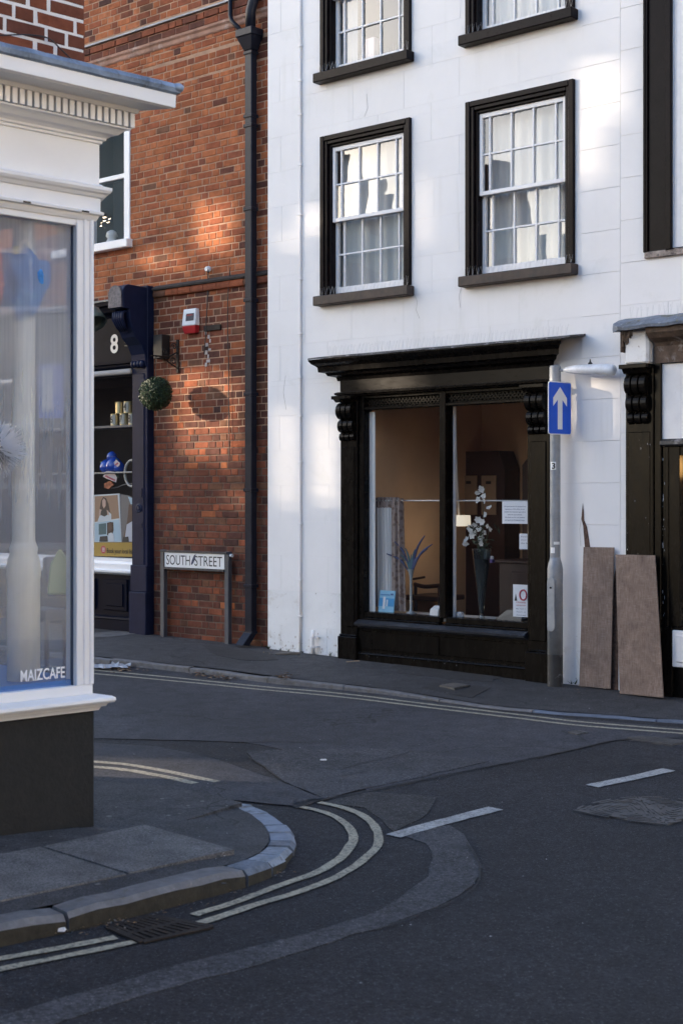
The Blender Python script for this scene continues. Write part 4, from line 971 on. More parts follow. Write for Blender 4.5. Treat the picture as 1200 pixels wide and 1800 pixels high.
mb.bm.faces.new(list(reversed(rows[0]))); mb.bm.faces.new(rows[-1])
mb.build('lead_roof', M['lead'], cafe, smooth=False)
mb = MB(); mb.lathe(C.P(.292, .298, 3.585), [(.0, -.03), (.016, -.024), (.022, 0), (.016, .02), (0, .026)], 10, (TC[0], TC[1], 0), caps=False); mb.build('lead_roll_end', M['lead'], cafe, smooth=True)
for sx in (-.075, -.40, -.72):
    mb = MB(); mb.box(C, sx - .022, sx + .018, .028, .0335, 2.957, 2.964); mb.build('vent_slot', M['black_hole'], cafe)
# brick storey above the lead roof
NCB = -.20
mb = MB(); mb.box(C, CL, .060, DEP, NCB - .003, 3.56, 8.2); mb.build('wall', M['mortar_w'], cafe)
def pickC(s, z): return R.choices(range(10), [.05, .12, .02, .8, 3, 4, 2.2, .8, .3, 1.0])[0]
brickwork(cafe, C, NCB, -1.6, .066, 3.685, 6.0, [], pickC, lambda x, y: -20 < x < 160 and -30 < y < 115, gap=.0155, proud=.002)
mb = MB(); mb.quad([C.P(CL, DEP + .1, .2), C.P(-.06, DEP + .1, .2), C.P(-.06, DEP + .1, 3.3), C.P(CL, DEP + .1, 3.3)]); mb.quad([C.P(CL, DEP, 3.0), C.P(-.02, DEP, 3.0), C.P(-.02, -.1, 3.0), C.P(CL, -.1, 3.0)])
mb.build('cafe_room', pm('cafe_room_wall', (.30, .24, .23), .9, var=.15, vscale=2), cafe, normals=False)
mb = MB(); mb.box(C, CL, -.05, -.9, -.045, .585, .655); mb.build('display_ledge', plain('blue_display_ledge', (.10, .24, .58), .5), cafe)
text('window_lettering', 'MAIZCAFE', plain('white_vinyl', (.85, .86, .87), .5), wc, C.P(-.395, -.041, .668), (TC[0], TC[1], 0), (0, 0, 1), .056, .245, .001, bold=.014)
# inside the cafe window
def inC(x, y, n): return C.at(x, y, n)
p = inC(42, 1200, -.19)
col = thing('column', 'cream round column with a fatter base standing inside the misted cafe window', 'column', Vector((p.x, p.y, .655)))
mb = MB(); mb.lathe(Vector((p.x, p.y, .655)), [(.080, 0), (.080, .50), (.083, .51), (.083, .56), (.076, .60), (.066, .62), (.070, .65), (.062, .67), (.056, .69), (.054, 2.4)], 28); mb.build('shaft', M['cream'], col, smooth=True)
def blob(name, label, cat, c, r, sx, sy, sz, mat, seed, sub=3, amp=.18):
    rr = random.Random(seed); bm = bmesh.new(); bmesh.ops.create_icosphere(bm, subdivisions=sub, radius=1)
    ph = [rr.uniform(0, 6) for _ in range(6)]
    for v in bm.verts:
        d = 1 + amp * (math.sin(3 * v.co.x + ph[0]) * math.sin(2.5 * v.co.z + ph[1]) + .6 * math.sin(6 * v.co.y + ph[2]) * math.cos(5 * v.co.z + ph[3]))
        v.co = Vector((v.co.x * sx * d, v.co.y * sy * d, v.co.z * sz * d)) + Vector(c)
    mb = MB(); mb.bm.free(); mb.bm = bm; o = mb.build(name, mat, smooth=True); tag(o, label, cat); return o
p = inC(40, 500, -.148)
pin = thing('paper_lantern', 'bright blue hanging paper lantern with yellow spots in the cafe window', 'lantern', p)
bm = bmesh.new(); bmesh.ops.create_icosphere(bm, subdivisions=4, radius=1)
for v in bm.verts:
    z = v.co.z; w = .118 * (1 + .25 * z) * (1 + .10 * math.sin(7 * math.atan2(v.co.y, v.co.x) + 3 * z))
    v.co = Vector((v.co.x * w * 1.05, v.co.y * w * .6, z * .165 + .02 * math.sin(9 * v.co.x))) + p
mb = MB(); mb.bm.free(); mb.bm = bm; mb.build('body', pm('blue_paper', (.045, .24, .62), .7, var=.5, vscale=9, spots=[(9, .52, .66, (.22, .48, .68))]), pin, smooth=True)
for k, (x, y) in enumerate(((63, 528), (30, 440), (55, 486))):
    q_ = inC(x, y, -.17); mb = MB(); mb.lathe(q_, [(0, -.01), (.022, -.008), (.026, 0), (.022, .01), (0, .012)], 10, (NC[0], NC[1], 0), caps=False); mb.build('spot', plain('yellow_paper', (.62, .50, .12), .7), pin)
mb = MB(); mb.tube([p + Vector((0, 0, .16)), p + Vector((0, 0, .6))], .002, 5); mb.build('cord', M['plate_black'], pin)
p = inC(-13, 480, -.13); blob('paper_lantern', 'red paper lantern cut by the photo edge in the cafe window', 'lantern', p, 1, .055, .05, .20, pm('red_paper', (.60, .10, .08), .7, var=.3), 4)
# blue poster with white foot
q0 = inC(68, 640, -.5); q1 = inC(112, 640, -.5); q2 = inC(112, 735, -.5); q3 = inC(68, 735, -.5)
mb = MB(); off = Vector((NC[0], NC[1], 0)) * -.012; mb.prism([q0, q1, q2, q3], [v + off for v in (q0, q1, q2, q3)]); pst = mb.build('poster', plain('blue_poster_print', (.12, .20, .62), .6)); tag(pst, 'blue poster with pale upright shape hanging in the cafe window behind the column', 'poster')
e = Vector((NC[0], NC[1], 0)) * .003
def lerp4(u, v): return q3.lerp(q2, u).lerp(q0.lerp(q1, u), v) + e
mb = MB(); mb.quad([lerp4(.12, .12), lerp4(.56, .12), lerp4(.56, .92), lerp4(.12, .92)]); mb.build('pale_shape', plain('pale_print', (.60, .64, .74), .6), pst)
# spiky white pom-pom
p = inC(-6, 790, -.10)
pom = thing('pom_pom', 'spiky white tissue pom-pom at the edge of the cafe window', 'decoration', p)
mb = MB(); rr = random.Random(3)
for k in range(900):
    d = Vector((rr.gauss(0, 1), rr.gauss(0, 1) * .6, rr.gauss(0, 1))).normalized(); L = rr.uniform(.09, .15); a = d.cross(Vector((.3, .5, .8))).normalized() * .011
    mb.bm.faces.new([mb.bm.verts.new(p + v) for v in (a, d * L + a * .2, d * L - a * .2, -a)])
o = mb.build('spikes', translucent('white_tissue', (.90, .90, .92), .5), pom, normals=False); o['kind'] = 'stuff'
# pale green bag and dark chair back deeper inside
p = inC(104, 1010, -.12)
bm = bmesh.new(); mb = MB(); mb.bm.free(); mb.bm = bm
mb.prism([p + Vector(v) for v in ((-.06, 0, -.10), (.05, .02, -.10), (.07, .02, .02), (.0, 0, .13), (-.045, 0, .05))], [p + Vector(v) + Vector((.0, .05, 0)) for v in ((-.06, 0, -.10), (.05, .02, -.10), (.07, .02, .02), (.0, 0, .13), (-.045, 0, .05))])
o = mb.build('bag', plain('pale_green_paper', (.44, .52, .32), .7), bevel=.008); tag(o, 'pale green folded paper bag in the cafe window beside the column', 'bag')
o.data.update()
p = inC(102, 1072, -.55)
ch = thing('chair', 'dark chair with upholstered back inside the cafe behind the misted window', 'chair', Vector((p.x, p.y, .5)))
mb = MB(); mb.box(C, *(C.px(82, 1072, -.55)[0], C.px(126, 1072, -.55)[0]), -.60, -.55, 1.02, 1.24); mb.build('backrest', plain('dark_leather', (.03, .02, .025), .5), ch, bevel=.02, seg=2)
mb = MB(); mb.box(C, C.px(82, 1072, -.55)[0], C.px(126, 1072, -.55)[0], -.95, -.56, .90, .96); mb.build('seat', plain('dark_leather_seat', (.035, .025, .03), .5), ch, bevel=.02, seg=2)
for ss in (82, 126):
    for nn in (-.58, -.92):
        s_ = C.px(ss, 1072, -.55)[0] + (.02 if ss == 82 else -.02); mb = MB(); mb.tube([C.P(s_, nn, .5), C.P(s_, nn, .92)], .014, 6); mb.build('leg', M['mahogany'], ch)
# black cable over the lead roof
pts = [C.at(x, y, n) for x, y, n in ((-40, 64, -.185), (0, 62, -.185), (50, 61, -.185), (85, 67, -.183), (105, 84, -.178), (130, 108, -.17), (152, 127, -.14))]
mb = MB(); mb.tube(resample(pts, .02), .0035, 6); o = mb.build('cable', M['plate_black'], smooth=True); tag(o, 'thin black cable drooping over the bricks onto the lead roof', 'cable')

# ------------------------------------------------------------------ NEIGHBOUR on the right
nbr = thing('neighbour_building', 'white house with a peeling black shopfront and mossy lead cornice at frame edge', 'building', wloc(W, 4.9, 0))
NN = .02
SH2 = (4.165, 7.6, -.3, 2.66); BW = (4.335, 6.4, 3.585, 8.0)
mb = MB()
for a, b, c, d in rects_minus(4.104, 8.0, -.3, 8.4, [SH2, BW]): mb.box(W, a, b, -.30, NN - .005, c, d)
mb.build('wall', M['joint'], nbr)
z = z0 + .06; row = 0
while z < 8.2:
    cuts = [4.104, 4.55 if row % 2 else 4.9, 5.4, 6.1, 6.8, 7.4]
    for a, b in zip(cuts, cuts[1:]):
        for p, q, u, v in rects_minus(a + .002, b - .002, max(-.3, z + .002), z + .3545, [SH2, BW]):
            if v - u < .012 or q - p < .01: continue
            m_ = MB(); m_.box(W, p, q, -.02, NN + R.uniform(-.001, .001), u, v); m_.build('ashlar_block', M['render'], nbr, bevel=.0018)
    row += 1; z += .3565
# blind black-framed window
mb = MB()
for a_, b_, nn in ((4.335, 4.375, NN + .035), (4.372, 4.545, NN + .012), (4.542, 4.592, NN + .045)): mb.box(W, a_, b_, -.1, nn, 3.585, 8.0)
mb.box(W, 4.350, 4.360, 0, NN + .045, 3.585, 8.0)
bw = mb.build('window', M['blackwood'], nbr, bevel=.008)
mb = MB(); mb.box(W, 4.592, 6.4, -.1, NN + .004, 3.60, 8.0); mb.build('white_panel', M['sash'], bw)
mb = MB(); mb.box(W, 4.345, 6.4, -.1, NN + .03, 3.535, 3.587); mb.build('sill', pm('rotten_pale_sill', (.30, .25, .22), .8, var=.5, vscale=14, bump=.6, bscale=40, spots=[(12, .5, .62, (.06, .05, .05))]), bw, bevel=.004)
# lead covered cornice, drooping and mossy
mb = MB(); rows = []; K = 46
for k in range(K + 1):
    t = k / K; s = 4.135 + 3.2 * t; wv = .012 * math.sin(9 * t) + R.uniform(-.006, .006); pr_ = .245 if k else .20
    rows.append([mb.bm.verts.new(W.P(s - (.0 if k else 0), n, z)) for n, z in ((.0, 3.03), (.02, 3.052 + wv * .3), (.10, 3.035 + wv), (.19, 3.00 + wv), (pr_, 2.955 + wv), (pr_ - .006, 2.925 + wv * 1.4), (pr_ - .03, 2.93 + wv), (.0, 2.95))])
for a, b in zip(rows, rows[1:]):
    for i in range(8): j = (i + 1) % 8; mb.bm.faces.new((a[i], b[i], b[j], a[j]))
mb.bm.faces.new(list(reversed(rows[0]))); mb.bm.faces.new(rows[-1]); mb.build('lead_cornice', M['lead_moss'], nbr)
mb = MB(); mb.profile(W, [(0, 2.80), (.05, 2.80), (.07, 2.83), (.15, 2.86), (.20, 2.90), (.205, 2.95), (0, 2.96)], 4.44, 7.6); mb.profile(W, [(0, 2.66), (.06, 2.66), (.06, 2.80), (0, 2.80)], 4.44, 7.6); mb.build('rotten_fascia', M['rot'], nbr)
mb = MB(); mb.profile(W, [(0, 2.655), (.135, 2.655), (.13, 2.80), (.14, 2.945), (0, 2.95)], 4.205, 4.425); mb.build('console_block', M['render_low'], nbr, bevel=.02)
mb = MB()
for k in range(9):
    s = 4.178 + k * .012; mb.box(W, s, s + .012, .02, .155 + R.uniform(-.01, .01), 2.945 - (.17 - .012 * k) * R.uniform(.6, 1.1), 2.948)
mb.build('peeling_end', M['rot'], nbr, bevel=.003)
mb = MB(); mb.box(W, 4.185, 4.44, -.1, .075, -.25, 2.655); mb.box(W, 4.44, 4.50, -.1, .055, -.25, 2.70); mb.box(W, 4.21, 4.415, 0, .083, .3, 2.1); pl = mb.build('pilaster', M['black'], nbr, bevel=.006)
for a_, b_ in ((4.165, 4.187),):
    mb = MB(); mb.box(W, a_, b_, -.1, .03, -.25, 2.66); mb.build('rendered_edge', M['render_low'], nbr)
c = 4.312
mb = MB(); mb.box(W, c - .128, c + .128, .05, .19, 2.62, 2.655); mb.profile(W, [(.05, 2.58), (.14, 2.58), (.175, 2.62), (.05, 2.62)], c - .11, c + .11); mb.build('console_cap', M['black'], pl, bevel=.004)
for off in (-.068, 0, .068):
    pr = [(.06, 2.582)]
    for zc, hz, n_, nr in ((2.49, .085, .095, .070), (2.335, .068, .088, .052), (2.215, .045, .082, .034)):
        for k in range(11):
            t = math.pi * (-.5 + k / 10); pr.append((n_ + nr * math.cos(t), zc - hz * math.sin(t)))
    pr.append((.06, 2.15)); mb = MB(); mb.profile(W, pr, c + off - .027, c + off + .027); mb.build('console_scroll', M['black'], pl, bevel=.006)
mb = MB(); mb.box(W, 4.50, 7.6, -.1, .028, 2.035, 2.655); mb.build('fascia', M['sash'], nbr)
mb = MB(); mb.profile(W, [(0, 1.975), (.06, 1.975), (.075, 1.99), (.07, 2.02), (.05, 2.036), (0, 2.04)], 4.50, 7.6); mb.build('fascia_moulding', M['cap'], nbr)
mb = MB()
mb.box(W, 4.50, 4.655, -.1, .03, .50, 1.975); mb.box(W, 4.53, 4.56, 0, .042, .5, 1.975); mb.box(W, 4.655, 7.6, -.1, .02, 1.90, 1.975); mb.box(W, 4.50, 4.60, -.1, .05, -.25, .50)
mb.box(W, 4.60, 7.6, -.1, .02, -.25, .17); mb.box(W, 4.60, 7.6, -.1, .035, .475, .50); nw = mb.build('shop_window', M['black'], nbr, bevel=.005)
mb = MB(); mb.quad([W.P(4.655, -.04, .5), W.P(7.6, -.04, .5), W.P(7.6, -.04, 1.9), W.P(4.655, -.04, 1.9)]); mb.build('pane', M['glass_shop'], nw)
mb = MB(); mb.box(W, 4.60, 7.6, -.1, .055, .175, .475); mb.box(W, 4.635, 6.0, .05, .066, .215, .44); mb.build('riser_panel', M['sash'], nbr, bevel=.008)
mb = MB(); mb.box(W, 4.6, 7.6, -1.6, -1.55, .3, 2.0); mb.box(W, 4.655, 7.6, -.6, -.06, .44, .49); mb.build('room', plain('cream_shop_room', (.70, .58, .40), .8), nw)
mb = MB(); mb.box(W, 4.62, 4.75, -.36, -.30, .5, 1.72); mb.box(W, 4.62, 4.75, -.315, -.295, .5, .92); mb.build('inner_panel', plain('cream_panel', (.74, .66, .48), .7), nw, bevel=.004)
lamp = thing('wall_lamp', 'lit amber lamp glowing inside the neighbouring shop window at the frame edge', 'lamp', W.P(4.79, -.22, 1.80))
mb = MB(); mb.lathe(W.P(4.79, -.22, 1.72), [(.012, 0), (.03, .03), (.045, .10), (.03, .17), (.015, .19)], 14); mb.build('shade', emis('amber_glow', (1.0, .52, .16), 6.0), lamp, smooth=True)
mb = MB(); mb.tube([W.P(4.79, -.22, 1.91), W.P(4.79, -.22, 2.0)], .006, 6); mb.build('stem', M['iron'], lamp)

# ------------------------------------------------------------------ POLE WITH ONE-WAY SIGN
pb = ground(975, 1203, 0.0); pb.z = gz(pb.x, pb.y)
pole = thing('sign_pole', 'grey galvanised lamp pole with wide service base standing before the black shopfront', 'post', pb)
Bz = pb.z
def zpx(y): return CAM_H + (YH - y) / FPX * pb.y
mb = MB(); mb.lathe(pb, [(.066, -.2), (.066, zpx(1148) - Bz)], 24); mb.build('painted_foot', M['galv_dark'], pole, smooth=False)
mb = MB(); mb.lathe(pb, [(.0665, zpx(1150) - Bz), (.0665, zpx(1000) - Bz), (.058, zpx(990) - Bz), (.048, zpx(984) - Bz), (.0455, zpx(980) - Bz)], 28); mb.build('base_section', M['galv'], pole, smooth=True)
mb = MB(); mb.lathe(pb, [(.045, zpx(984) - Bz), (.0445, zpx(660) - Bz)], 24); mb.lathe(pb, [(.050, zpx(672) - Bz), (.050, zpx(646) - Bz), (.044, zpx(643) - Bz)], 24); mb.build('shaft', M['galv'], pole, smooth=False)
vd = Vector((-pb.x, -pb.y, 0)).normalized(); lf = Vector((-vd.y, vd.x, 0))     # towards viewer / sideways
dd = (vd * .82 - Vector((-vd.y, vd.x, 0)) * .57).normalized(); dl = Vector((-dd.y, dd.x, 0))
if dl.x > 0: dl = -dl
mb = MB(); ca = []; hw = .040
z1_, z2_ = zpx(1110), zpx(1014)
ol = [(hw * math.cos(t), z1_ + hw - hw * 1.0 * math.sin(t)) for t in [math.pi * k / 8 for k in range(9)]] + [(-hw * math.cos(t), z2_ - hw + hw * math.sin(t)) for t in [math.pi * k / 8 for k in range(9)]]
dd = (vd + Vector((-1, 0, 0)) * .75).normalized(); dl = Vector((-dd.y, dd.x, 0))
mb.prism([pb * 1 + dd * .0685 + dl * x + Vector((0, 0, z - Bz)) for x, z in ol], [pb + dd * .045 + dl * x + Vector((0, 0, z - Bz)) for x, z in ol]); door = mb.build('service_door', M['galv'], pole, bevel=.005)
mb = MB(); mb.lathe(pb + dd * .0685 + Vector((0, 0, z2_ - Bz - .09)), [(.009, 0), (.009, .004), (.004, .006)], 8, dd); mb.build('lock', M['iron'], door)
# number sticker and torn sticker
def plate_on(name, cx, y0, y1, w, mat, parent, r=.0475, col=None):
    a, b = zpx(y1), zpx(y0); mb = MB(); N = 4; va = []; vb = []
    right = Vector((vd.y, -vd.x, 0)); right = right if right.x > 0 else -right
    for k in range(N + 1):
        x = cx - w / 2 + w * k / N; f = math.sqrt(max(0, r * r - x * x)); q = pb + right * x + vd * f
        va.append(mb.bm.verts.new(Vector((q.x, q.y, a)))); vb.append(mb.bm.verts.new(Vector((q.x, q.y, b))))
    for k in range(N): mb.bm.faces.new((va[k], va[k + 1], vb[k + 1], vb[k]))
    return mb.build(name, mat, parent)
stk = plate_on('number_sticker', -.016, 812, 826, .046, M['sign_white'], pole)
right = Vector((vd.y, -vd.x, 0)); right = right if right.x > 0 else -right
text('number', '3', M['plate_black'], pole, pb + right * -.029 + vd * .0478 + Vector((0, 0, zpx(824.5) - Bz)), right, (0, 0, 1), .052, .030, .002, bold=.02)
plate_on('torn_sticker', -.02, 962, 972, .034, M['sign_white'], pole); plate_on('torn_sticker', .012, 952, 957, .05, M['sign_white'], pole)
# one-way sign
yaw = math.radians(37); st_ = Vector((math.cos(yaw), math.sin(yaw), 0)); sn = Vector((math.sin(yaw), -math.cos(yaw), 0))
SD = ground(975, 1203, 0).y; sc_ = pb + sn * .075; zc = (zpx(672) + zpx(765)) / 2; sw_, sh_ = .278, (zpx(672) - zpx(765)) * .995
scx = Vector((pb.x, pb.y, 0)) + sn * .077 + st_ * -.022
def rrect(w, h, r, n=5):
    out = []
    for cx, cy, t0 in ((w / 2 - r, h / 2 - r, 0), (-w / 2 + r, h / 2 - r, 90), (-w / 2 + r, -h / 2 + r, 180), (w / 2 - r, -h / 2 + r, 270)):
        out += [(cx + r * math.cos(math.radians(t0 + 90 * k / n)), cy + r * math.sin(math.radians(t0 + 90 * k / n))) for k in range(n + 1)]
    return out
def plate(name, outline, d0, d1, mat, parent):
    mb = MB(); f = lambda x, y, d: scx + st_ * x + sn * d + Vector((0, 0, zc + y)); mb.prism([f(x, y, d1) for x, y in outline], [f(x, y, d0) for x, y in outline]); return mb.build(name, mat, parent)
sg = thing('one_way_sign', 'blue one-way road sign with white upward arrow clamped to the grey pole', 'road sign', scx + Vector((0, 0, zc - sh_ / 2)))
plate('plate', rrect(sw_, sh_, .022), -.004, .0, M['sign_white'], sg)
plate('blue_face', rrect(sw_ - .016, sh_ - .016, .017), -.001, .0018, M['sign_blue'], sg)
ah = sh_ * .80; aw = .165; sh2 = .056
arrow = [(-sh2 / 2, -ah / 2), (sh2 / 2, -ah / 2), (sh2 / 2, ah * .20), (aw / 2, ah * .045), (aw / 2, ah * .24), (0, ah / 2), (-aw / 2, ah * .24), (-aw / 2, ah * .045), (-sh2 / 2, ah * .20)]
plate('arrow', arrow, .0012, .0034, M['sign_white'], sg)
for dz in (-.12, .12):
    mb = MB(); mb.lathe(Vector((pb.x, pb.y, zc + dz)), [(.049, -.012), (.049, .012)], 20); mb.hexa([Vector((pb.x, pb.y, zc + dz - .012)) + st_ * a + sn * b + Vector((0, 0, c)) for c in (0, .024) for a, b in ((-.03, .03), (.03, .03), (.03, .074), (-.03, .074))]); mb.build('clamp', M['galv'], sg)
# lamp arm
la = pb + Vector((0, 0, zpx(652) - Bz)); ld = Vector((TW[0], TW[1], 0)); ld = Vector((TW[0] + .04, TW[1], 0)).normalized()
lt = thing('sign_lamp', 'pale cylindrical lamp head on a short arm at the top of the grey pole', 'lamp', la)
mb = MB(); mb.tube([la, la + ld * .10], .011, 10); mb.build('arm', M['galv'], lt, smooth=True)
mb = MB(); mb.tube([la + ld * v + Vector((0, 0, z)) for v, z in ((.085, 0), (.12, .002), (.20, 0), (.32, -.006), (.46, -.016), (.545, -.024), (.565, -.026), (.575, -.027))], [.014, .026, .038, .045, .049, .048, .044, .030], 16); mb.build('lamp_head', pm('pale_lamp_plastic', (.60, .64, .70), .4, var=.15, vscale=14), lt, smooth=True)
mb = MB(); mb.lathe(la + ld * .34 + Vector((0, 0, .036)), [(.018, 0), (.02, .01), (.008, .02), (.004, .045)], 10); mb.build('photocell', M['plate_black'], lt)

# ------------------------------------------------------------------ PLYWOOD SHEETS
def board(label, bl, br_x, tl, tr_x, top_n, yaw=0.0):
    b0 = ground(*bl, -.005); n0 = (b0.x - OW[0]) * NW[0] + (b0.y - OW[1]) * NW[1]
    s0 = W.px(bl[0], bl[1], n0)[0]; s1 = W.px(br_x, bl[1], n0)[0]
    b1 = W.P(s1, n0 - yaw, 0); b1.z = gz(b1.x, b1.y) + .002
    t0 = W.at(*tl, top_n); t1 = W.P(W.px(tr_x, tl[1], top_n)[0], top_n - yaw, t0.z - (b0.z - b1.z)); t1 = t0 + (b1 - b0) * ((t1 - t0).length / (b1 - b0).length)
    nn = (b1 - b0).cross(t0 - b0).normalized(); nn = nn if nn.y < 0 else -nn
    q = [b0, b1, t1, t0]; mb = MB(); mb.prism(q, [v - nn * .012 for v in q])
    o = mb.build('plywood_sheet', [M['ply'], M['ply_edge']], bevel=.0015)
    tag(o, label, 'plywood', 'plywood sheets leaning on the wall'); return o
board('narrower weathered plywood sheet leaning on the white wall next to the pole', (1017, 1206), 1072, (1024.5, 961.5), 1078, .055)
board('wider weathered plywood sheet leaning against the black pilaster', (1088, 1219), 1165, (1080.5, 974.5), 1150, .135)

# ------------------------------------------------------------------ SMALL THINGS ON THE WHITE HOUSE
mb = MB(); vp = thing('vent_pipe', 'short white painted waste pipe at the foot of the white wall', 'pipe', W.P(.635, .05, gz(*W.P(.635, .05, 0)[:2])))
s_ = W.px(549, 1130, .05)[0]
mb.tube([W.P(s_ + .01, .05, -.0), W.P(s_ + .004, .05, .17), W.P(s_ + .012, .05, .235)], .021, 12); mb.build('pipe', M['white'], vp, smooth=True)
for zz in (.07, .165):
    mb = MB(); mb.lathe(W.P(s_ + .006, .05, zz), [(.029, -.01), (.029, .01)], 12); mb.box(W, s_ + .02, s_ + .055, .0, .05, zz - .008, zz + .008); mb.build('bracket', M['sash'], vp)
# flaked paint: small chips at the wall foot and on the neighbour's black pilaster
def chips(name, parent, mat, n, s0, s1, z0_, z1_, off, size, power=1.0, tall=1.0):
    mb = MB(); r = random.Random(n)
    for _ in range(n):
        s = r.uniform(s0, s1); z = z0_ + (z1_ - z0_) * r.random() ** power; L = size * r.uniform(.4, 1.5); k = r.randrange(5, 8); a0 = r.uniform(0, 6)
        v = [mb.bm.verts.new(W.P(s + L * r.uniform(.5, 1) * math.cos(a0 + 6.283 * i / k), off + r.uniform(0, .0008), z + L * tall * r.uniform(.6, 1.5) * math.sin(a0 + 6.283 * i / k))) for i in range(k)]
        mb.bm.faces.new(v)
    o = mb.build(name, mat, parent, normals=False); o['kind'] = 'stuff'
M['chip_dk'] = plain('exposed_render', (.44, .39, .35), .9, var=.3); M['chip_lt'] = plain('exposed_undercoat', (.42, .41, .42), .8, var=.3)
chips('paint_chips', white, M['chip_dk'], 56, .02, .97, -.02, .20, .0022, .008, 2.4)
chips('paint_chips', white, M['chip_dk'], 24, 3.46, 4.05, -.06, .12, .0136, .007, 2.0)
chips('paint_chips', nbr, M['chip_lt'], 22, 4.20, 4.43, .25, 2.1, .0838, .0030, 1.2, 2.2)
chips('paint_chips', nbr, M['chip_lt'], 26, 4.505, 4.525, .45, 1.9, .0308, .0035, 1.4, 3.0)
chips('paint_chips', white, M['chip_lt'], 22, 1.3, 3.1, .02, .06, .0562, .004, 1.0)
# bird spikes
mk = plain('hairline_crack', (.40, .38, .36), .9)
for pts in ([(728, 517), (733, 530), (731, 545), (737, 560)], [(812, 500), (806, 520), (809, 541)], [(1022, 905), (1018, 930), (1020, 960)], [(640, 205), (646, 190), (644, 165)], [(1090, 380), (1091, 450), (1089, 520), (1090, 556)], [(502, 660), (498, 690), (503, 720)]):
    mb = MB(); mb.tube([W.at(x, y, .001 if x < 1015 else .0135) for x, y in pts], .0016, 4); mb.build('hairline_crack', mk, white)
M['spike'] = plain('pale_wire', (.62, .62, .63), .5)
def spikes(label, fr, s0, s1, n, zf, h, step):
    mb = MB(); r = random.Random(int(s0 * 100)); s = s0
    while s < s1:
        z = zf(s)
        for dn, ds in ((.035, .012), (-.03, -.008), (.0, .02)):
            b = fr.P(s, n, z); t = fr.P(s + ds + r.uniform(-.012, .012), n + dn, z + h * r.uniform(.85, 1.1)); mb.tube([b, t], .0008, 3, caps=False)
        s += step * r.uniform(.8, 1.2)
    o = mb.build('bird_spikes', M['spike']); o['kind'] = 'stuff'; o['label'] = label; o['category'] = 'bird spikes'; return o
spikes('thin wire bird spikes along the black shopfront cornice', W, .98, 3.70, .17, lambda s: 2.932, .10, .045)
spikes('thin wire bird spikes on the mossy lead cornice at the frame edge', W, 4.25, 5.0, .10, lambda s: 3.04, .10, .05)
for k, (s0, s1, za, zb) in enumerate(WIN):
    spikes(['bird spikes on the sill of the first floor window nearer the downpipe', 'bird spikes on the sill of the first floor window nearer the blind window', 'bird spikes on the topmost sill nearer the downpipe', 'bird spikes on the topmost sill cut by the frame edge'][k], W, s0, s1, .05, lambda s: za - .012, .085, .05)

# ------------------------------------------------------------------ THINGS ON THE BRICK BUILDING
# downpipe, hopper, feed pipes
dp = thing('downpipe', 'dark grey square downpipe with hopper head running down the brick wall', 'downpipe', W.P(-.27, NB + .06, gz(*W.P(-.27, NB + .06, 0)[:2])))
a_, b_ = -.325, -.222
mb = MB(); mb.box(W, a_, b_, NB + .03, NB + .115, .13, 6.22); mb.build('pipe', M['pipe'], dp, bevel=.008)
for zz in (.62, 1.62, 2.62, 3.60, 4.55, 5.42, 5.52, 6.18):
    mb = MB(); mb.box(W, a_ - .010, b_ + .010, NB + .02, NB + .125, zz, zz + (.035)); mb.build('collar', M['pipe'], dp, bevel=.004)
mb = MB(); mb.hexa([W.P(a_ - .01, NB + .03, .14), W.P(b_ + .01, NB + .03, .14), W.P(b_ + .01, NB + .12, .14), W.P(a_ - .01, NB + .12, .14), W.P(a_, NB + .03, .17), W.P(b_, NB + .03, .17), W.P(b_, NB + .115, .17), W.P(a_, NB + .115, .17)])
mb.hexa([W.P(a_ - .005, NB + .15, .02), W.P(b_ + .005, NB + .15, .02), W.P(b_ + .005, NB + .25, .03), W.P(a_ - .005, NB + .25, .03), W.P(a_ - .005, NB + .03, .15), W.P(b_ + .005, NB + .03, .15), W.P(b_ + .005, NB + .125, .15), W.P(a_ - .005, NB + .125, .15)]); mb.build('shoe', M['pipe'], dp, bevel=.004)
h0, h1 = 6.22, 6.30
mb = MB(); mb.hexa([W.P(-.33, NB + .02, h0), W.P(-.22, NB + .02, h0), W.P(-.22, NB + .12, h0), W.P(-.33, NB + .12, h0), W.P(-.395, NB + .0, 6.36), W.P(-.165, NB + .0, 6.36), W.P(-.165, NB + .17, 6.36), W.P(-.395, NB + .17, 6.36)]); mb.box(W, -.40, -.16, NB, NB + .18, 6.36, 6.44); mb.build('hopper', M['pipe'], dp, bevel=.006)
mb = MB(); mb.tube([W.P(-.25, NB + .10, 6.44), W.P(-.25, NB + .10, 6.62), W.P(-.12, NB + .10, 6.95), W.P(-.10, NB + .10, 7.6)], .055, 12); mb.build('upper_pipe', M['pipe'], dp, smooth=True)
mb = MB(); mb.tube([W.P(-.36, NB + .09, 6.42), W.P(-.56, NB + .07, 6.60), W.P(-.58, NB + .07, 6.66), W.P(-.58, NB + .07, 7.6)], .024, 10); mb.build('feed_pipe', M['pipe'], dp, smooth=True)
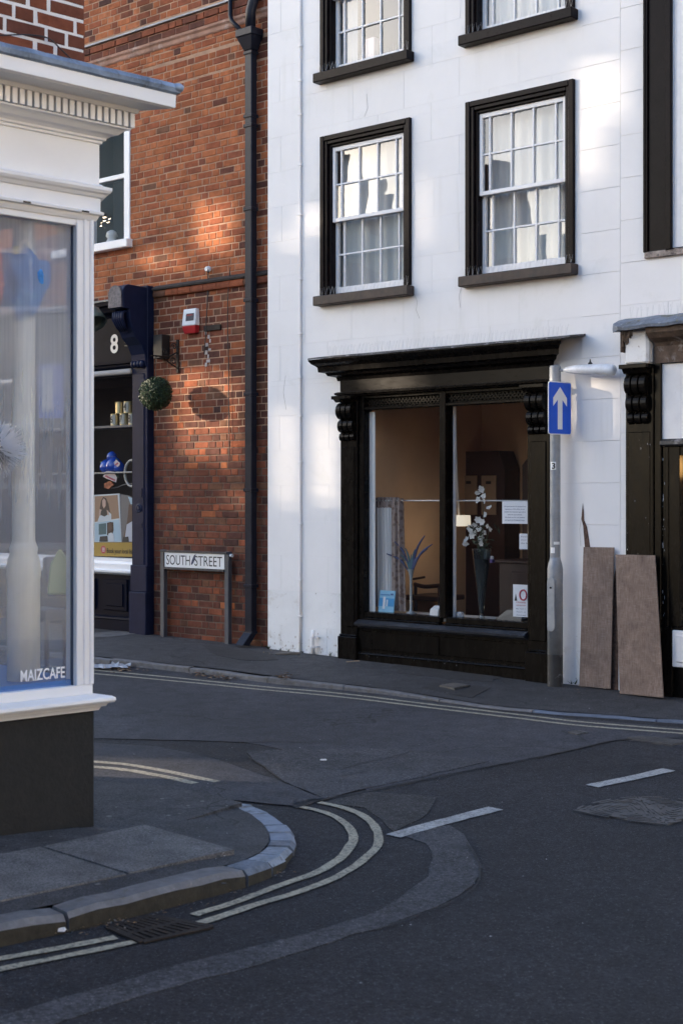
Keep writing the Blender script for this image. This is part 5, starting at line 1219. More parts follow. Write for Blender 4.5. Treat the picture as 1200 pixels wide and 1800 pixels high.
# alarm box
sa, za = W.px(328, 545, NB); sb, zb = W.px(352, 576, NB)
sb = sa + .215; zb = za - .27
al = thing('alarm_box', 'white alarm box with a red lower half on the brick wall', 'alarm', W.P((sa + sb) / 2, NB, zb))
mb = MB(); mb.hexa([W.P(s, n, z) for z, s0_, s1_, d in ((zb + .085, sa, sb, .075), (za, sa + .01, sb - .01, .055)) for s, n in ((s0_, NB), (s1_, NB), (s1_, NB + d), (s0_, NB + d))]); mb.build('housing', M['sign_white'], al, bevel=.012, seg=2)
mb = MB(); mb.hexa([W.P(s, n, z) for z, s0_, s1_, d in ((zb, sa + .02, sb - .02, .055), (zb + .085, sa, sb, .074)) for s, n in ((s0_, NB), (s1_, NB), (s1_, NB + d), (s0_, NB + d))]); mb.build('red_lens', plain('red_lens', (.42, .02, .025), .3), al, bevel=.01, seg=2)
def alp(u, v): return W.P(sa + (sb - sa) * u, NB + .0775 - .018 * ((v - .315) / .685) + .0015, zb + (za - zb) * v)
mb = MB(); mb.quad([alp(.30, .50), alp(.88, .50), alp(.88, .80), alp(.30, .80)]); mb.build('label_panel', plain('dark_label', (.03, .03, .05), .5), al)
mb = MB(); mb.quad([alp(.36, .70), alp(.80, .70), alp(.80, .77), alp(.36, .77)]); mb.build('label_stripe', plain('red_stripe', (.5, .05, .05), .5), al)
mb = MB(); mb.lathe(alp(.25, .80), [(.016, 0), (.02, .004), (0, .006)], 12, Vector((NW[0], NW[1], 0)), caps=False); mb.build('badge', M['sign_white'], al)
# small black bracket plate, cables, hook
mb = MB(); s, z = W.px(370, 577, NB); mb.box(W, s - .09, s + .17, NB, NB + .02, z - .03, z + .03); o = mb.build('iron_plate', M['iron'], bevel=.004); tag(o, 'small black iron plate on the bricks below the alarm box', 'plate')
for lab, pts, rr_ in (('thin cable hanging from a pale hook down past the alarm box', [(366, 472), (365, 520), (363, 560), (361, 600), (359, 622)], .006), ('long thin dark cable hanging between the alarm box and the downpipe', [(405, 470), (402, 500), (400, 560), (402, 640), (402, 700), (403, 780), (403, 812)], .005)):
    mb = MB(); mb.tube(resample([W.at(x, y, NB + .022) for x, y in pts], .05), rr_, 6); o = mb.build('cable', M['plate_black'], smooth=True); tag(o, lab, 'cable')
mb = MB(); p = W.at(366, 473, NB + .02); mb.lathe(p, [(.028, -.03), (.034, 0), (.024, .03)], 10, Vector((NW[0], NW[1], 0))); o = mb.build('hook', M['sign_white']); tag(o, 'small pale insulator hook above the string course on the brick wall', 'hook')
mb = MB(); p0 = W.at(362, 610, NB)
for k in range(9):
    s, z = W.px(366 + R.uniform(-4, 7), 585 + k * 7, NB); mb.box(W, s - .02, s + R.uniform(.0, .04), NB, NB + .0055, z - .02, z + R.uniform(0, .03))
mb.build('plaster_residue', pm('pale_residue', (.50, .44, .41), .9), brickb, bevel=.002)['kind'] = 'stuff'
# dark meter box beside the console
s0_, zt = W.px(278, 590, NB + .05); s1_, zb = W.px(293, 630, NB + .05)
mb = MB(); mb.box(W, s0_, s1_, NB, NB + .12, zb, zt); o = mb.build('junction_box', plain('black_box', (.014, .012, .012), .5), bevel=.004); tag(o, 'black junction box on the bricks beside the blue console', 'box')
# scroll bracket and hanging topiary ball
sB = -1.46; nb_ = .235
bk_t = thing('scroll_bracket', 'black wrought iron scroll bracket holding up the topiary ball', 'bracket', W.P(sB, NB, 2.95))
mb = MB(); mb.box(W, sB - .018, sB + .018, NB, NB + .018, 2.93, 3.30); mb.build('back_plate', M['iron'], bk_t, bevel=.003)
arm_z = 3.10; L_ = .33
def sp(pts, r, nm): mb = MB(); mb.tube(resample([W.P(sB, NB + n, z) for n, z in pts], .012), r, 6); mb.build(nm, M['iron'], bk_t, smooth=True)
sp([(.02, 3.16), (.12, arm_z + .012), (.22, arm_z), (L_ + .06, arm_z - .006)], .008, 'arm')
sp([(.015, 2.98), (.05, 3.00), (.12, 3.03), (.22, 3.08), (L_, arm_z)], .007, 'brace')
def spiral(cn, cz, r0, turns, dirn, nm, a0=0):
    pts = [(cn + r0 * (1 - t * .78) * math.cos(a0 + dirn * t * turns * 2 * math.pi), cz + r0 * (1 - t * .78) * math.sin(a0 + dirn * t * turns * 2 * math.pi)) for t in [k / 22 for k in range(23)]]; sp(pts, .006, nm)
spiral(.075, 3.055, .05, 1.4, 1, 'scroll', -1.2); spiral(.20, 3.155, .045, 1.4, -1, 'scroll', 1.0); spiral(.06, 3.22, .04, 1.3, 1, 'scroll', 0)
bc = W.P(sB, NB + L_, 2.70)
zc_b = CAM_H + (YH - 692) / FPX * bc.y; bc.z = zc_b
tp = thing('topiary_ball', 'dark green artificial topiary ball hanging from the scroll bracket', 'topiary ball', bc)
mb = MB(); mb.tube([bc + Vector((0, 0, .15)), Vector((bc.x, bc.y, arm_z - .005))], .004, 6); mb.build('chain', M['iron'], tp)
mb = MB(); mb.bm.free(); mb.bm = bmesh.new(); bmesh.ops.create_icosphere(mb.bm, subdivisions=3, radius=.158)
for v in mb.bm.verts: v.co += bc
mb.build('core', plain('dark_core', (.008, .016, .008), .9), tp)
mb = MB(); rr = random.Random(5); leafm = []
for cc_ in ((.018, .040, .016), (.030, .060, .026), (.010, .024, .012)): leafm.append(pm('topiary_leaf_%d' % len(leafm), cc_, .5, var=.4, vscale=30, spec=.3))
for k in range(4200):
    d = Vector((rr.gauss(0, 1), rr.gauss(0, 1), rr.gauss(0, 1))).normalized(); r_ = .166 + rr.uniform(-.012, .020)
    if abs(d.z) < .10: r_ -= .010
    c = bc + d * r_; u = d.cross(Vector((rr.gauss(0, 1), rr.gauss(0, 1), rr.gauss(0, 1)))).normalized(); v = (d * rr.uniform(.2, .9) + d.cross(u) * rr.uniform(.3, 1)).normalized(); L = rr.uniform(.010, .017); w = L * .42
    mb.quad([c - v * L * .6, c + u * w, c + v * L, c - u * w], rr.choice((0, 0, 1, 2)))
o = mb.build('foliage', leafm, tp, normals=False); o['kind'] = 'stuff'
# dark green dome lamp over the number 8 shop
p = W.at(160, 560, NB + .42)
dl_ = thing('dome_lamp', 'glossy grey-green dome lamp half hidden behind the cafe post', 'lamp', p)
ax = Vector((.35, -.35, -.87)).normalized()
mb = MB(); mb.lathe(p - ax * .02, [(.02, -.14), (.05, -.135), (.09, -.11), (.135, -.05), (.155, .03), (.165, .10), (.158, .10), (.148, .03), (.128, -.045), (.085, -.10), (.03, -.125)], 28, ax, caps=False); mb.build('shade', pm('green_enamel', (.10, .13, .11), .18, var=.15, spec=.7), dl_, smooth=True)
mb = MB(); mb.tube(resample([p - ax * .14, p - ax * .26, W.P(-2.9, NB + .3, 4.02), W.P(-2.95, NB + .1, 3.95), W.P(-2.95, NB + .02, 3.8)], .03), .012, 8); mb.build('arm', M['iron'], dl_, smooth=True)
# street nameplate
sn_ = .06; nn_ = NB + .10
za1 = 0.955; zb1 = .800
sl, sr = W.px(285, 985, nn_)[0], W.px(398, 985, nn_)[0]
snp = thing('street_nameplate', 'white street nameplate reading SOUTH STREET between two grey posts', 'street sign', W.P((sl + sr) / 2, nn_, 0))
for s in (sl + .0, sr - .0):
    mb = MB(); g0 = gz(*W.P(s, nn_, 0)[:2]); mb.box(W, s - .03, s + .03, nn_ - .055, nn_ - .0, g0 - .1, za1 + .03); mb.build('post', pm('grey_post_paint', (.055, .062, .078), .45, var=.2, vscale=9), snp, bevel=.004)
mb = MB(); mb.box(W, sl - .02, sr + .02, nn_ - .02, nn_ + .02, za1 + .004, za1 + .026); mb.box(W, sl + .03, sr - .03, nn_ - .02, nn_ + .016, zb1 - .03, zb1 - .006); mb.box(W, sl + .03, sl + .045, nn_ - .02, nn_ + .014, zb1, za1); mb.build('frame', pm('dark_nameplate_frame', (.03, .03, .036), .6, spots=[(30, .6, .7, (.15, .10, .08))]), snp, bevel=.003)
mb = MB(); mb.box(W, sl + .045, sr - .03, nn_ - .012, nn_ + .004, zb1 - .004, za1 + .002); mb.build('plate', M['sign_white'], snp, bevel=.002)
Wd = sr - sl - .075; x0_ = sl + .045
text('lettering', 'SOUTH', M['plate_black'], snp, W.P(x0_ + Wd * .035, nn_ + .0045, zb1 + .022), (TW[0], TW[1], 0), (0, 0, 1), .108, Wd * .405, .0015)
text('lettering', 'STREET', M['plate_black'], snp, W.P(x0_ + Wd * .515, nn_ + .0045, zb1 + .022), (TW[0], TW[1], 0), (0, 0, 1), .108, Wd * .455, .0015)
mb = MB(); e0 = [(.455, .25), (.475, .55), (.505, .85), (.535, .95), (.52, .55), (.49, .3), (.465, .18)]
mb.prism([W.P(x0_ + Wd * u, nn_ + .0065, zb1 + .155 * v) for u, v in e0], [W.P(x0_ + Wd * u, nn_ + .003, zb1 + .155 * v) for u, v in e0]); mb.build('emblem', plain('emblem_blue', (.02, .03, .09), .5), snp)
mb = MB(); mb.lathe(W.P(sr + .04, nn_ - .03, za1 - .01), [(.018, -.02), (.018, .02)], 10, (TW[0], TW[1], 0)); mb.build('bolt', M['sign_white'], snp)
# ------------------------------------------------------------------ NUMBER 8 WINDOW DISPLAY
def wpz(x, y, n): return W.at(x, y, n)
brass = pm('brushed_gold_tin', (.50, .42, .25), .32, .75, var=.15, vscale=20)
label_m = plain('tin_label', (.62, .58, .50), .6)
def tin(label, x, z, n, num, r=.055, h=.135):
    s, _ = W.px(x, 700, n); p = W.P(s, n, z); t = thing('number_tin', label, 'tin', p, 'gold number tins on the shelf')
    mb = MB(); mb.lathe(p, [(r, .0), (r, .006), (r * .96, .010), (r * .96, h - .010), (r, h - .006), (r, h)], 20); mb.build('can', brass, t, smooth=False)
    if num:
        mb = MB(); va = []; vb = []; a0 = math.atan2(NW[1], NW[0])
        for k in range(9):
            a = a0 + (-.85 + 1.7 * k / 8); q_ = p + Vector((math.cos(a), math.sin(a), 0)) * (r * .985); va.append(mb.bm.verts.new(q_ + Vector((0, 0, .014)))); vb.append(mb.bm.verts.new(q_ + Vector((0, 0, h - .014))))
        for k in range(8): mb.bm.faces.new((va[k], va[k + 1], vb[k + 1], vb[k]))
        mb.build('label_band', label_m, t)
        text('number', num, M['plate_black'], t, p + Vector((TW[0], TW[1], 0)) * -.024 + Vector((NW[0], NW[1], 0)) * (r * 1.03) + Vector((0, 0, .03)), (TW[0], TW[1], 0), (0, 0, 1), .082, .048, .002, bold=.01)
    return t
zs_ = 2.402
NT = NB - .19
tin('gold tin with a black 6 at the end of the lower row', 203, zs_, NT, '6')
tin('gold tin with a black 7 in the middle of the lower row', 219, zs_, NT, '7')
tin('gold tin with a black 8 in the lower row beside the window frame', 234, zs_, NT - .02, '8')
tin('plain gold tin turned away at the end of the upper row', 211, zs_ + .137, NT, None)
tin('gold tin with a black 4 in the middle of the upper row', 226, zs_ + .137, NT, '4')
tin('gold tin with a black 2 in the upper row beside the window frame', 242, zs_ + .137, NT - .02, '2')
bg = pm('cobalt_glass', (.012, .07, .42), .08, var=.25, vscale=14, spec=.8)
p = W.P(W.px(198, 780, NT)[0], NT, 1.856)
bt = thing('blue_glass_jar', 'cobalt blue glass jar group with a round stopper on the glass shelf', 'jar', p)
for dx, dz, r in ((-.10, 0, .085), (.03, .0, .10), (-.01, .135, .062), (.12, .0, .07)):
    c = p + Vector((TW[0], TW[1], 0)) * dx + Vector((0, 0, dz)); mb = MB(); mb.lathe(c, [(r * .6, 0), (r * .95, r * .35), (r, r * .8), (r * .85, r * 1.3), (r * .5, r * 1.65), (r * .2, r * 1.8)], 18); mb.build('jar_body', bg, bt, smooth=True)
p = W.at(232, 832, NB - .12)
mb = MB(); ring = [p + Vector((TW[0], TW[1], 0)) * (.118 * math.cos(t)) + Vector((0, 0, .150 * math.sin(t))) for t in [2 * math.pi * k / 28 for k in range(29)]]; mb.tube(ring, .016, 8, caps=False); o = mb.build('oval_frame', plain('pale_grey_oval', (.42, .40, .37), .4), smooth=True); tag(o, 'pale oval frame hanging in the number 8 shop window', 'frame')
mb = MB()
def pol(name, pts, n, mat, label=None, cat=None, parent=None, d=.004):
    mb = MB(); mb.prism([W.at(x, y, n) for x, y in pts], [W.at(x, y, n) + Vector((NW[0], NW[1], 0)) * -d for x, y in pts]); o = mb.build(name, mat, parent)
    if label: tag(o, label, cat)
    return o
gm = plain('green_card', (.10, .17, .12), .7); pk = plain('pale_card', (.60, .52, .53), .7); rdm = plain('red_print', (.40, .10, .13), .7)
pol('card', [(176, 812), (206, 806), (209, 840), (190, 838)], NB - .16, gm, 'dull green card leaning in the number 8 window', 'card')
c1 = pol('tag_card', [(194, 820), (204, 808), (211, 814), (210, 818), (199, 826)], NB - .13, pk, 'small pale tag with red print leaning up by the oval frame', 'card')
pol('red_print', [(200, 818), (207, 812.5), (209, 815), (202, 820.5)], NB - .1285, rdm, parent=c1, d=.001)
c2 = pol('tag_card', [(181, 838), (187, 828), (200, 829), (206, 840), (204, 848)], NB - .12, pk, 'pale tag with red print lying lower above the orange paper', 'card')
pol('red_print', [(186, 835), (203, 843), (202, 846), (184, 838)], NB - .1185, rdm, parent=c2, d=.001)
pol('crumpled_paper', [(183, 850), (194, 845), (200, 852), (191, 860), (184, 857)], NB - .14, pm('orange_paper', (.35, .10, .04), .7, var=.6, vscale=40), 'crumpled orange paper under the pale tags', 'paper', d=.02)
pts = [W.at(x, y, NB - .2) for x, y in ((192, 858), (205, 857), (218, 852), (232, 850), (244, 852))]
mb = MB(); mb.tube(resample(pts, .02), [.006] * len(resample(pts, .02)), 8); o = mb.build('ribbon', plain('grey_satin', (.30, .28, .27), .4), smooth=True); tag(o, 'grey satin ribbon curling above the photo prints', 'ribbon')
# photo poster with the yellow banner (flat print)
NP = NB - .06
board_ = pol('poster', [(166, 870), (210, 867.5), (214, 953), (166, 953)], NP, plain('print_white', (.66, .68, .69), .6), 'two tier photo poster of people with cameras above the yellow banner', 'poster', d=.006)
def pr(name, pts, mat, n): return pol(name, pts, NP + n, mat, parent=board_, d=.0008)
cm = {k: plain('print_' + k, c, .6) for k, c in dict(tan=(.33, .20, .13), hair=(.045, .025, .022), skin=(.52, .36, .30), pale=(.60, .64, .68), teal=(.05, .12, .14), sky=(.42, .56, .66), dark=(.02, .02, .025), shirt=(.50, .52, .60), grey=(.16, .15, .155), brown=(.10, .055, .04)).items()}
pr('print_wall', [(167, 872.5), (207, 870), (210, 911), (167, 917.5)], cm['tan'], .0012)
pr('print_hair', [(176, 915), (175.5, 895), (178, 880), (182, 873.5), (187, 876), (191, 886), (194, 902), (195, 912)], cm['hair'], .0024)
pr('print_face', [(180.5, 889), (180, 880), (183, 876), (186, 880), (186, 889), (183, 894)], cm['skin'], .0036)
pr('print_top', [(172, 916.5), (176, 905), (181, 903), (187, 904), (192, 900), (196, 904), (196, 913.5)], cm['pale'], .0036)
pr('print_hand', [(174, 908), (175, 895), (179, 896), (179, 905)], cm['skin'], .0048); pr('print_hand', [(188, 904), (187, 896), (191, 898), (192, 906)], cm['skin'], .0048)
pr('print_camera', [(177, 905), (178, 898), (182, 896), (188, 897), (189, 905), (184, 908)], cm['dark'], .006)
pr('print_sky', [(167, 919), (210, 913), (213, 952), (167, 952)], cm['sky'], .0012)
pr('print_frame', [(174, 921), (187, 919.5), (187, 939), (174, 940)], cm['teal'], .0024)
pr('print_hair', [(188.5, 940), (188.5, 919), (194, 917.5), (199.5, 918), (200, 932), (196, 945)], cm['hair'], .0036)
pr('print_face', [(190, 930), (191, 920), (196, 919.5), (197, 929), (194, 934)], cm['brown'], .0048)
pr('print_top', [(190, 952), (191, 938), (196, 936), (200, 940), (202, 952)], cm['pale'], .0048)
pr('print_bag', [(175, 952), (176, 943), (189, 942), (190, 952)], cm['dark'], .006)
board2 = pol('poster', [(211, 868.5), (226, 871), (246, 880), (246, 953), (214.5, 953)], NP - .004, cm['grey'], 'dark photo poster of a person in a pale shirt with a shoulder strap', 'poster', d=.006)
board_ = board2
pr('print_sky', [(225, 872.5), (245.5, 880.5), (245.5, 888), (230, 886)], cm['sky'], -.0028)
pr('print_alley', [(227, 886), (238, 892), (236, 925), (226, 950), (216, 950), (224, 915)], cm['brown'], -.0028)
pr('print_head', [(232, 895), (233, 884), (239, 879.5), (245.5, 882), (245.5, 915), (239, 920), (234, 912)], cm['hair'], -.0016)
pr('print_face', [(234, 899), (240, 896), (244, 900), (243, 913), (238, 916), (234, 910)], cm['brown'], -.0004)
pr('print_shirt', [(220, 944), (223, 922), (233, 916), (240, 921), (245.5, 917), (245.5, 952), (227, 952)], cm['shirt'], -.0004)
pr('print_strap', [(232, 946), (242, 917.5), (244.5, 919), (236, 946)], cm['dark'], .0008)
pr('print_camera', [(215, 952), (217, 944), (226, 943), (227, 952)], cm['dark'], .0008)
ban = pol('banner', [(166, 953.5), (246, 953.5), (246, 979), (166, 977.5)], NP, plain('ochre_banner', (.42, .26, .045), .6), 'ochre yellow banner reading Book your local lister above the white sill', 'banner', d=.006)
mb = MB(); c = W.at(182, 966, NP + .002); mb.lathe(c, [(.001, 0), (.046, 0), (.046, .001)], 18, Vector((NW[0], NW[1], 0))); mb.build('badge', plain('badge_red', (.50, .08, .10), .6), ban)
mb = MB(); 
for i in range(3):
    for j in range(3): 
        q_ = W.px(182, 966, NP + .0045); mb.box(W, q_[0] - .022 + i * .016, q_[0] - .010 + i * .016, NP + .003, NP + .0045, q_[1] - .024 + j * .017, q_[1] - .012 + j * .017)
mb.build('badge_mark', pk, ban)
sl_, zl_ = W.px(188.5, 971.5, NP + .002); sr__ = W.px(240, 970, NP + .002)[0]
text('lettering', 'Book your local lister', M['plate_black'], ban, W.P(sl_, NP + .003, zl_ - .022), (TW[0], TW[1], 0), (0, 0, 1), .075, sr__ - sl_, .001, bold=.012)
# white ornament in the upper window
p = W.at(197, 411, NB - .16)
orn = thing('ornament', 'small plain white ornament on the sill inside the upper window', 'ornament', Vector((p.x, p.y, 4.51)))
mb = MB(); mb.lathe(Vector((p.x, p.y, 4.50)), [(.06, 0), (.075, .03), (.06, .07), (.05, .09), (.072, .12), (.06, .165), (.02, .19)], 14); mb.build('body', plain('white_china', (.72, .70, .68), .4), orn, smooth=True)

# ------------------------------------------------------------------ WHITE SHOP WINDOW DISPLAY AND ROOM
cl = thing('curtain', 'white pleated curtain with a beige patterned outer panel beside the shop window jamb', 'curtain', W.P(1.5, -.25, .45))
M['cur_w'] = translucent('white_curtain_cloth', (.84, .85, .86), .2)
M['cur_p'] = translucent('patterned_curtain_cloth', (.40, .33, .30), .2, 1.0, (26, (.22, .16, .14)))
M['cur_d'] = translucent('dark_curtain_cloth', (.20, .15, .14), .2)
def drape(name, xa, xb, ya, yb, n, mat, amp, freq, sweep=0.0, seg=70):
    sa, za = W.px(xa, ya, n); sb, _ = W.px(xb, ya, n); zb = W.px((xa + xb) / 2, yb, n)[1]; mb = MB(); g_ = []
    for j in range(9):
        v = j / 8; rowv = []
        for k in range(seg + 1):
            u = k / seg; s = sa + (sb - sa) * u + sweep * v * u; nn = n + amp * (1 - .25 * v) * (math.sin(u * freq) + .35 * math.sin(u * freq * 2.3 + v)); rowv.append(mb.bm.verts.new(W.P(s, nn, za + (zb - za) * v)))
        g_.append(rowv)
    for j in range(8):
        for k in range(seg): mb.bm.faces.new((g_[j][k], g_[j][k + 1], g_[j + 1][k + 1], g_[j + 1][k]))
    return mb.build(name, mat, cl, smooth=True, normals=False)
drape('dark_panel', 655, 664, 875, 1066, -.20, M['cur_d'], .018, 16)
drape('header', 664, 701, 874, 893, -.168, M['cur_p'], .014, 44)
drape('white_panel', 664, 692, 892, 1068, -.175, M['cur_w'], .020, 40, .035)
drape('patterned_panel', 689, 711, 876, 1074, -.155, M['cur_p'], .022, 14, .03)
ra = W.at(640, 880, -.17); rb = W.at(930, 880, -.17); rz = W.px(700, 880, -.17)[1]
mb = MB(); mb.tube([Vector((ra.x, ra.y, rz)), Vector((rb.x, rb.y, rz))], .0075, 8); o = mb.build('curtain_rod', plain('pale_rod', (.62, .58, .54), .35), smooth=True); tag(o, 'thin pale curtain rod crossing both shop panes', 'curtain rod')
# cabinet with canted top at the back, tan lockers in it
cab = thing('cabinet', 'dark red-brown cabinet with canted top corners and tan doors at the back of the shop', 'cabinet', W.P(2.2, -1.9, .2))
nC_ = -1.8
ca = [W.px(x, y, nC_) for x, y in ((756, 826), (766, 795), (876, 799), (886, 818), (886, 1075), (756, 1075))]
ca = [(ca[0][0], ca[0][1]), (ca[1][0], ca[1][1]), (ca[2][0], ca[1][1]), (ca[4][0], ca[0][1]), (ca[4][0], .25), (ca[0][0], .25)]
mb = MB(); mb.prism([W.P(s, nC_, z) for s, z in ca], [W.P(s, nC_ - .28, z) for s, z in ca]); mb.build('carcass', M['mahogany'], cab)
for xa, xb in ((788, 803), (810, 838), (846, 872)):
    s0_, zt = W.px(xa, 836, nC_ + .01); s1_, zb = W.px(xb, 905, nC_ + .01); mb = MB(); mb.box(W, s0_, s1_, nC_, nC_ + .02, zb, zt); d_ = mb.build('door', pm('tan_locker', (.30, .20, .125), .7, var=.1), cab, bevel=.004)
    mb = MB(); mb.box(W, (s0_ + s1_) / 2 - .03, (s0_ + s1_) / 2 + .03, nC_ + .02, nC_ + .026, zt - .09, zt - .06); mb.build('label_holder', M['plate_black'], d_)
s0_, zt = W.px(770, 818, -2.4); s1_, _ = W.px(886, 818, -2.4)
cab2 = thing('cabinet', 'second dark cabinet edge behind the taped notices', 'cabinet', W.P(3.5, -2.5, .2))
ca = [W.px(x, y, -1.75) for x, y in ((917, 818), (926, 806))]; mb = MB(); o_ = [(ca[0][0], ca[0][1]), (ca[1][0], ca[1][1]), (3.95, ca[1][1]), (3.95, .25), (ca[0][0], .25)]; mb.prism([W.P(s, -1.75, z) for s, z in o_], [W.P(s, -2.08, z) for s, z in o_]); mb.build('carcass', M['mahogany'], cab2)
# dark counter in the room
mb = MB(); mb.box(W, 2.35, 3.9, -1.25, -.75, .2, .93); mb.box(W, 2.32, 3.9, -1.28, -.72, .93, .96); mb.box(W, 2.5, 3.3, -.75, -.735, .55, .85); o = mb.build('counter', M['mahogany'], bevel=.006); tag(o, 'dark polished counter standing behind the flower vase', 'counter')
# chair seen under the feathers
chr_ = thing('chair', 'dark wooden chair with curved arm behind the blue feather vase', 'chair', W.P(2.1, -.9, .2))
mb = MB(); mb.tube(resample([W.at(728, 1027, -.8), W.at(745, 1031, -.8), W.at(765, 1030, -.8), W.at(790, 1028, -.8)], .03), .022, 8); mb.build('arm', M['mahogany'], chr_, smooth=True)
mb = MB(); mb.tube([W.at(726, 1018, -.85), W.at(746, 1014.5, -.85)], .012, 8); mb.build('rail', M['mahogany'], chr_, smooth=True)
for x in (730, 772):
    p = W.at(x, 1030, -.8); mb = MB(); mb.tube([Vector((p.x, p.y, .2)), p], .018, 8); mb.build('leg', M['mahogany'], chr_, smooth=True)
p = W.at(750, 1060, -.85); s_ = W.px(750, 1060, -.85)[0]; mb = MB(); mb.box(W, s_ - .22, s_ + .22, -1.2, -.75, .52, .57); mb.build('seat', plain('dark_seat', (.05, .025, .02), .5), chr_, bevel=.01)
# pale door jamb in the room
mb = MB(); sd, _ = W.px(742, 800, -2.05); mb.box(W, sd, sd + .10, -2.09, -2.03, .2, 2.6); mb.box(W, sd + .13, sd + .20, -2.09, -2.04, .2, 2.5); mb.build('door_frame', pm('cream_joinery', (.50, .38, .26), .6), white, bevel=.004)
# added glowing pendant shape, standing in for a white window reflected in the pane
pp = W.at(806, 915, -.9); refl_m = translucent('cream_lampshade', (.80, .74, .64), .35)
refl_pend = thing('pendant_lamp', 'cream drum pendant lamp hanging on a pale cord in the shop', 'lamp', pp)
mb = MB(); mb.lathe(pp + Vector((0, 0, -.055)), [(.115, 0), (.12, .004), (.115, .105), (.110, .108)], 24); mb.build('lamp_shade', emis('lit_cream_shade', (.80, .70, .55), .2), refl_pend, smooth=False)  # glowing drum stands in for the reflected window sill
mb = MB(); mb.tube([pp + Vector((0, 0, .05)), pp + Vector((-.02, 0, .45)), pp + Vector((-.03, 0, 1.05))], [.012, .010, .006], 8); mb.build('cord', plain('pale_cord', (.60, .52, .44), .6), refl_pend, smooth=True)  # pale line standing in for the reflected glazing bars
room_fill = bpy.data.lights.new('bulb', 'POINT'); room_fill.energy = .55; room_fill.color = (1.0, .80, .58); room_fill.shadow_soft_size = .09  # fill light added to warm the shop room
bo = bpy.data.objects.new('bulb', room_fill); COL.objects.link(bo); bo.parent = refl_pend; bo.location = (0, 0, -.16)
# feather vase
SH = .442
s_, _ = W.px(722, 1078, -.15); vb_ = W.P(s_, -.15, SH)
fv = thing('feather_vase', 'tall slender glass vase holding splayed blue feathers on the window shelf', 'vase', vb_)
mb = MB(); mb.lathe(vb_, [(.058, 0), (.056, .008), (.020, .022), (.013, .05), (.013, .32), (.020, .38), (.034, .43)], 18, caps=False); mb.build('glass_stem', pm('smoky_glass', (.30, .33, .34), .08, var=.1, spec=.9), fv, smooth=True)
top = vb_ + Vector((0, 0, .43)); fm = [plain('blue_feather', (.045, .06, .15), .6), plain('teal_feather', (.05, .12, .15), .6)]
for k, (dx, dz) in enumerate(((-.30, .14), (-.20, .26), (.165, .325), (.255, .245), (.10, .13), (.20, .20), (-.07, .20), (.05, .19), (-.12, .13), (.0, .14))):
    mid = top + Vector((TW[0], TW[1], 0)) * dx * .42 + Vector((0, 0, dz * .58)); tip = top + Vector((TW[0], TW[1], 0)) * dx + Vector((0, 0, dz)); rs = resample([top + Vector((0, 0, -.06)), mid, tip], .03); n_ = len(rs)
    mb = MB(); mb.tube(rs, [.003 + .0075 * math.sin(math.pi * min(1, i / (n_ - 1) * .95)) for i in range(n_)], 6); mb.build('feather', fm[0 if k < 6 else 1], fv, smooth=True)
# white flowers in a tapering glass
s_, _ = W.px(846, 1082, -.16); fb = W.P(s_, -.16, SH)
fl = thing('flower_vase', 'tall conical glass vase of white artificial flowers behind the shop pane', 'vase', fb)
mb = MB(); mb.lathe(fb, [(.030, 0), (.030, .012), (.026, .014), (.022, .05), (.030, .12), (.088, .64), (.090, .645), (.086, .645), (.030, .13)], 24, caps=False); mb.build('glass_cone', M['glass_clear'], fl, smooth=True)
mb = MB(); mb.lathe(fb, [(.014, .05), (.025, .13), (.072, .545)], 20); mb.build('filling', pm('grey_gravel', (.06, .058, .06), .8, var=.5, vscale=60), fl, smooth=True)
rr = random.Random(21); petal = translucent('white_petal', (.78, .78, .76), .3); leafg = plain('dull_leaf', (.06, .075, .04), .6)
tz = fb + Vector((0, 0, .62)); mb = MB()
for k in range(9):
    t = tz + Vector((rr.uniform(-.08, .08), rr.uniform(-.04, .04), rr.uniform(.05, .26))); mb.tube([tz - Vector((0, 0, .1)), t], .003, 5)
mb.tube(resample([tz, tz + Vector((.02, 0, .25)), tz + Vector((.012, 0, .42)), tz + Vector((.03, 0, .60))], .05), .003, 5)
for k in range(26):
    c = tz + Vector((rr.gauss(0, .055), rr.gauss(0, .03), rr.uniform(-.02, .24))); u = Vector((rr.gauss(0, 1), rr.gauss(0, 1), rr.gauss(0, .6))).normalized(); v = u.cross(Vector((rr.gauss(0, 1), 1, rr.gauss(0, 1)))).normalized(); L = rr.uniform(.025, .045); mb.quad([c - u * L, c + v * L * .35, c + u * L, c - v * L * .35])
mb.build('stems', leafg, fl, normals=False)
fl_pts = [(845, 860, 1.0), (838, 866, .9), (850, 872, .8), (840, 880, 1.1), (852, 881, .9), (859, 893, .9), (853, 905, .9), (840, 914, 1.1), (848, 918, 1.0), (834, 922, .9), (826, 928, 1.1), (857, 925, .8), (862, 930, .8), (842, 930, .9), (830, 940, 1.2), (846, 946, 1.2), (820, 950, 1.1), (818, 957, 1.0), (836, 936, .9), (852, 936, .8), (845, 956, .8)]
for x, y, sc in fl_pts:
    c = W.at(x, y, -.16 + rr.uniform(-.03, .03)); mb = MB(); ax = Vector((NW[0] + rr.uniform(-.6, .6), NW[1] + rr.uniform(-.6, .6), rr.uniform(-.3, .5))).normalized(); a = ax.cross(Vector((0, 0, 1))).normalized(); b = ax.cross(a)
    for k in range(6):
        t = 2 * math.pi * k / 6 + rr.uniform(-.2, .2); d = a * math.cos(t) + b * math.sin(t); e = a * -math.sin(t) + b * math.cos(t); L = .036 * sc * rr.uniform(.8, 1.15)
        v = [mb.bm.verts.new(q) for q in (c, c + d * L * .55 + e * L * .42 + ax * L * .25, c + d * L + ax * L * rr.uniform(.1, .5), c + d * L * .55 - e * L * .42 + ax * L * .25)]; mb.bm.faces.new(v)
    mb.build('flower', petal, fl, normals=False)
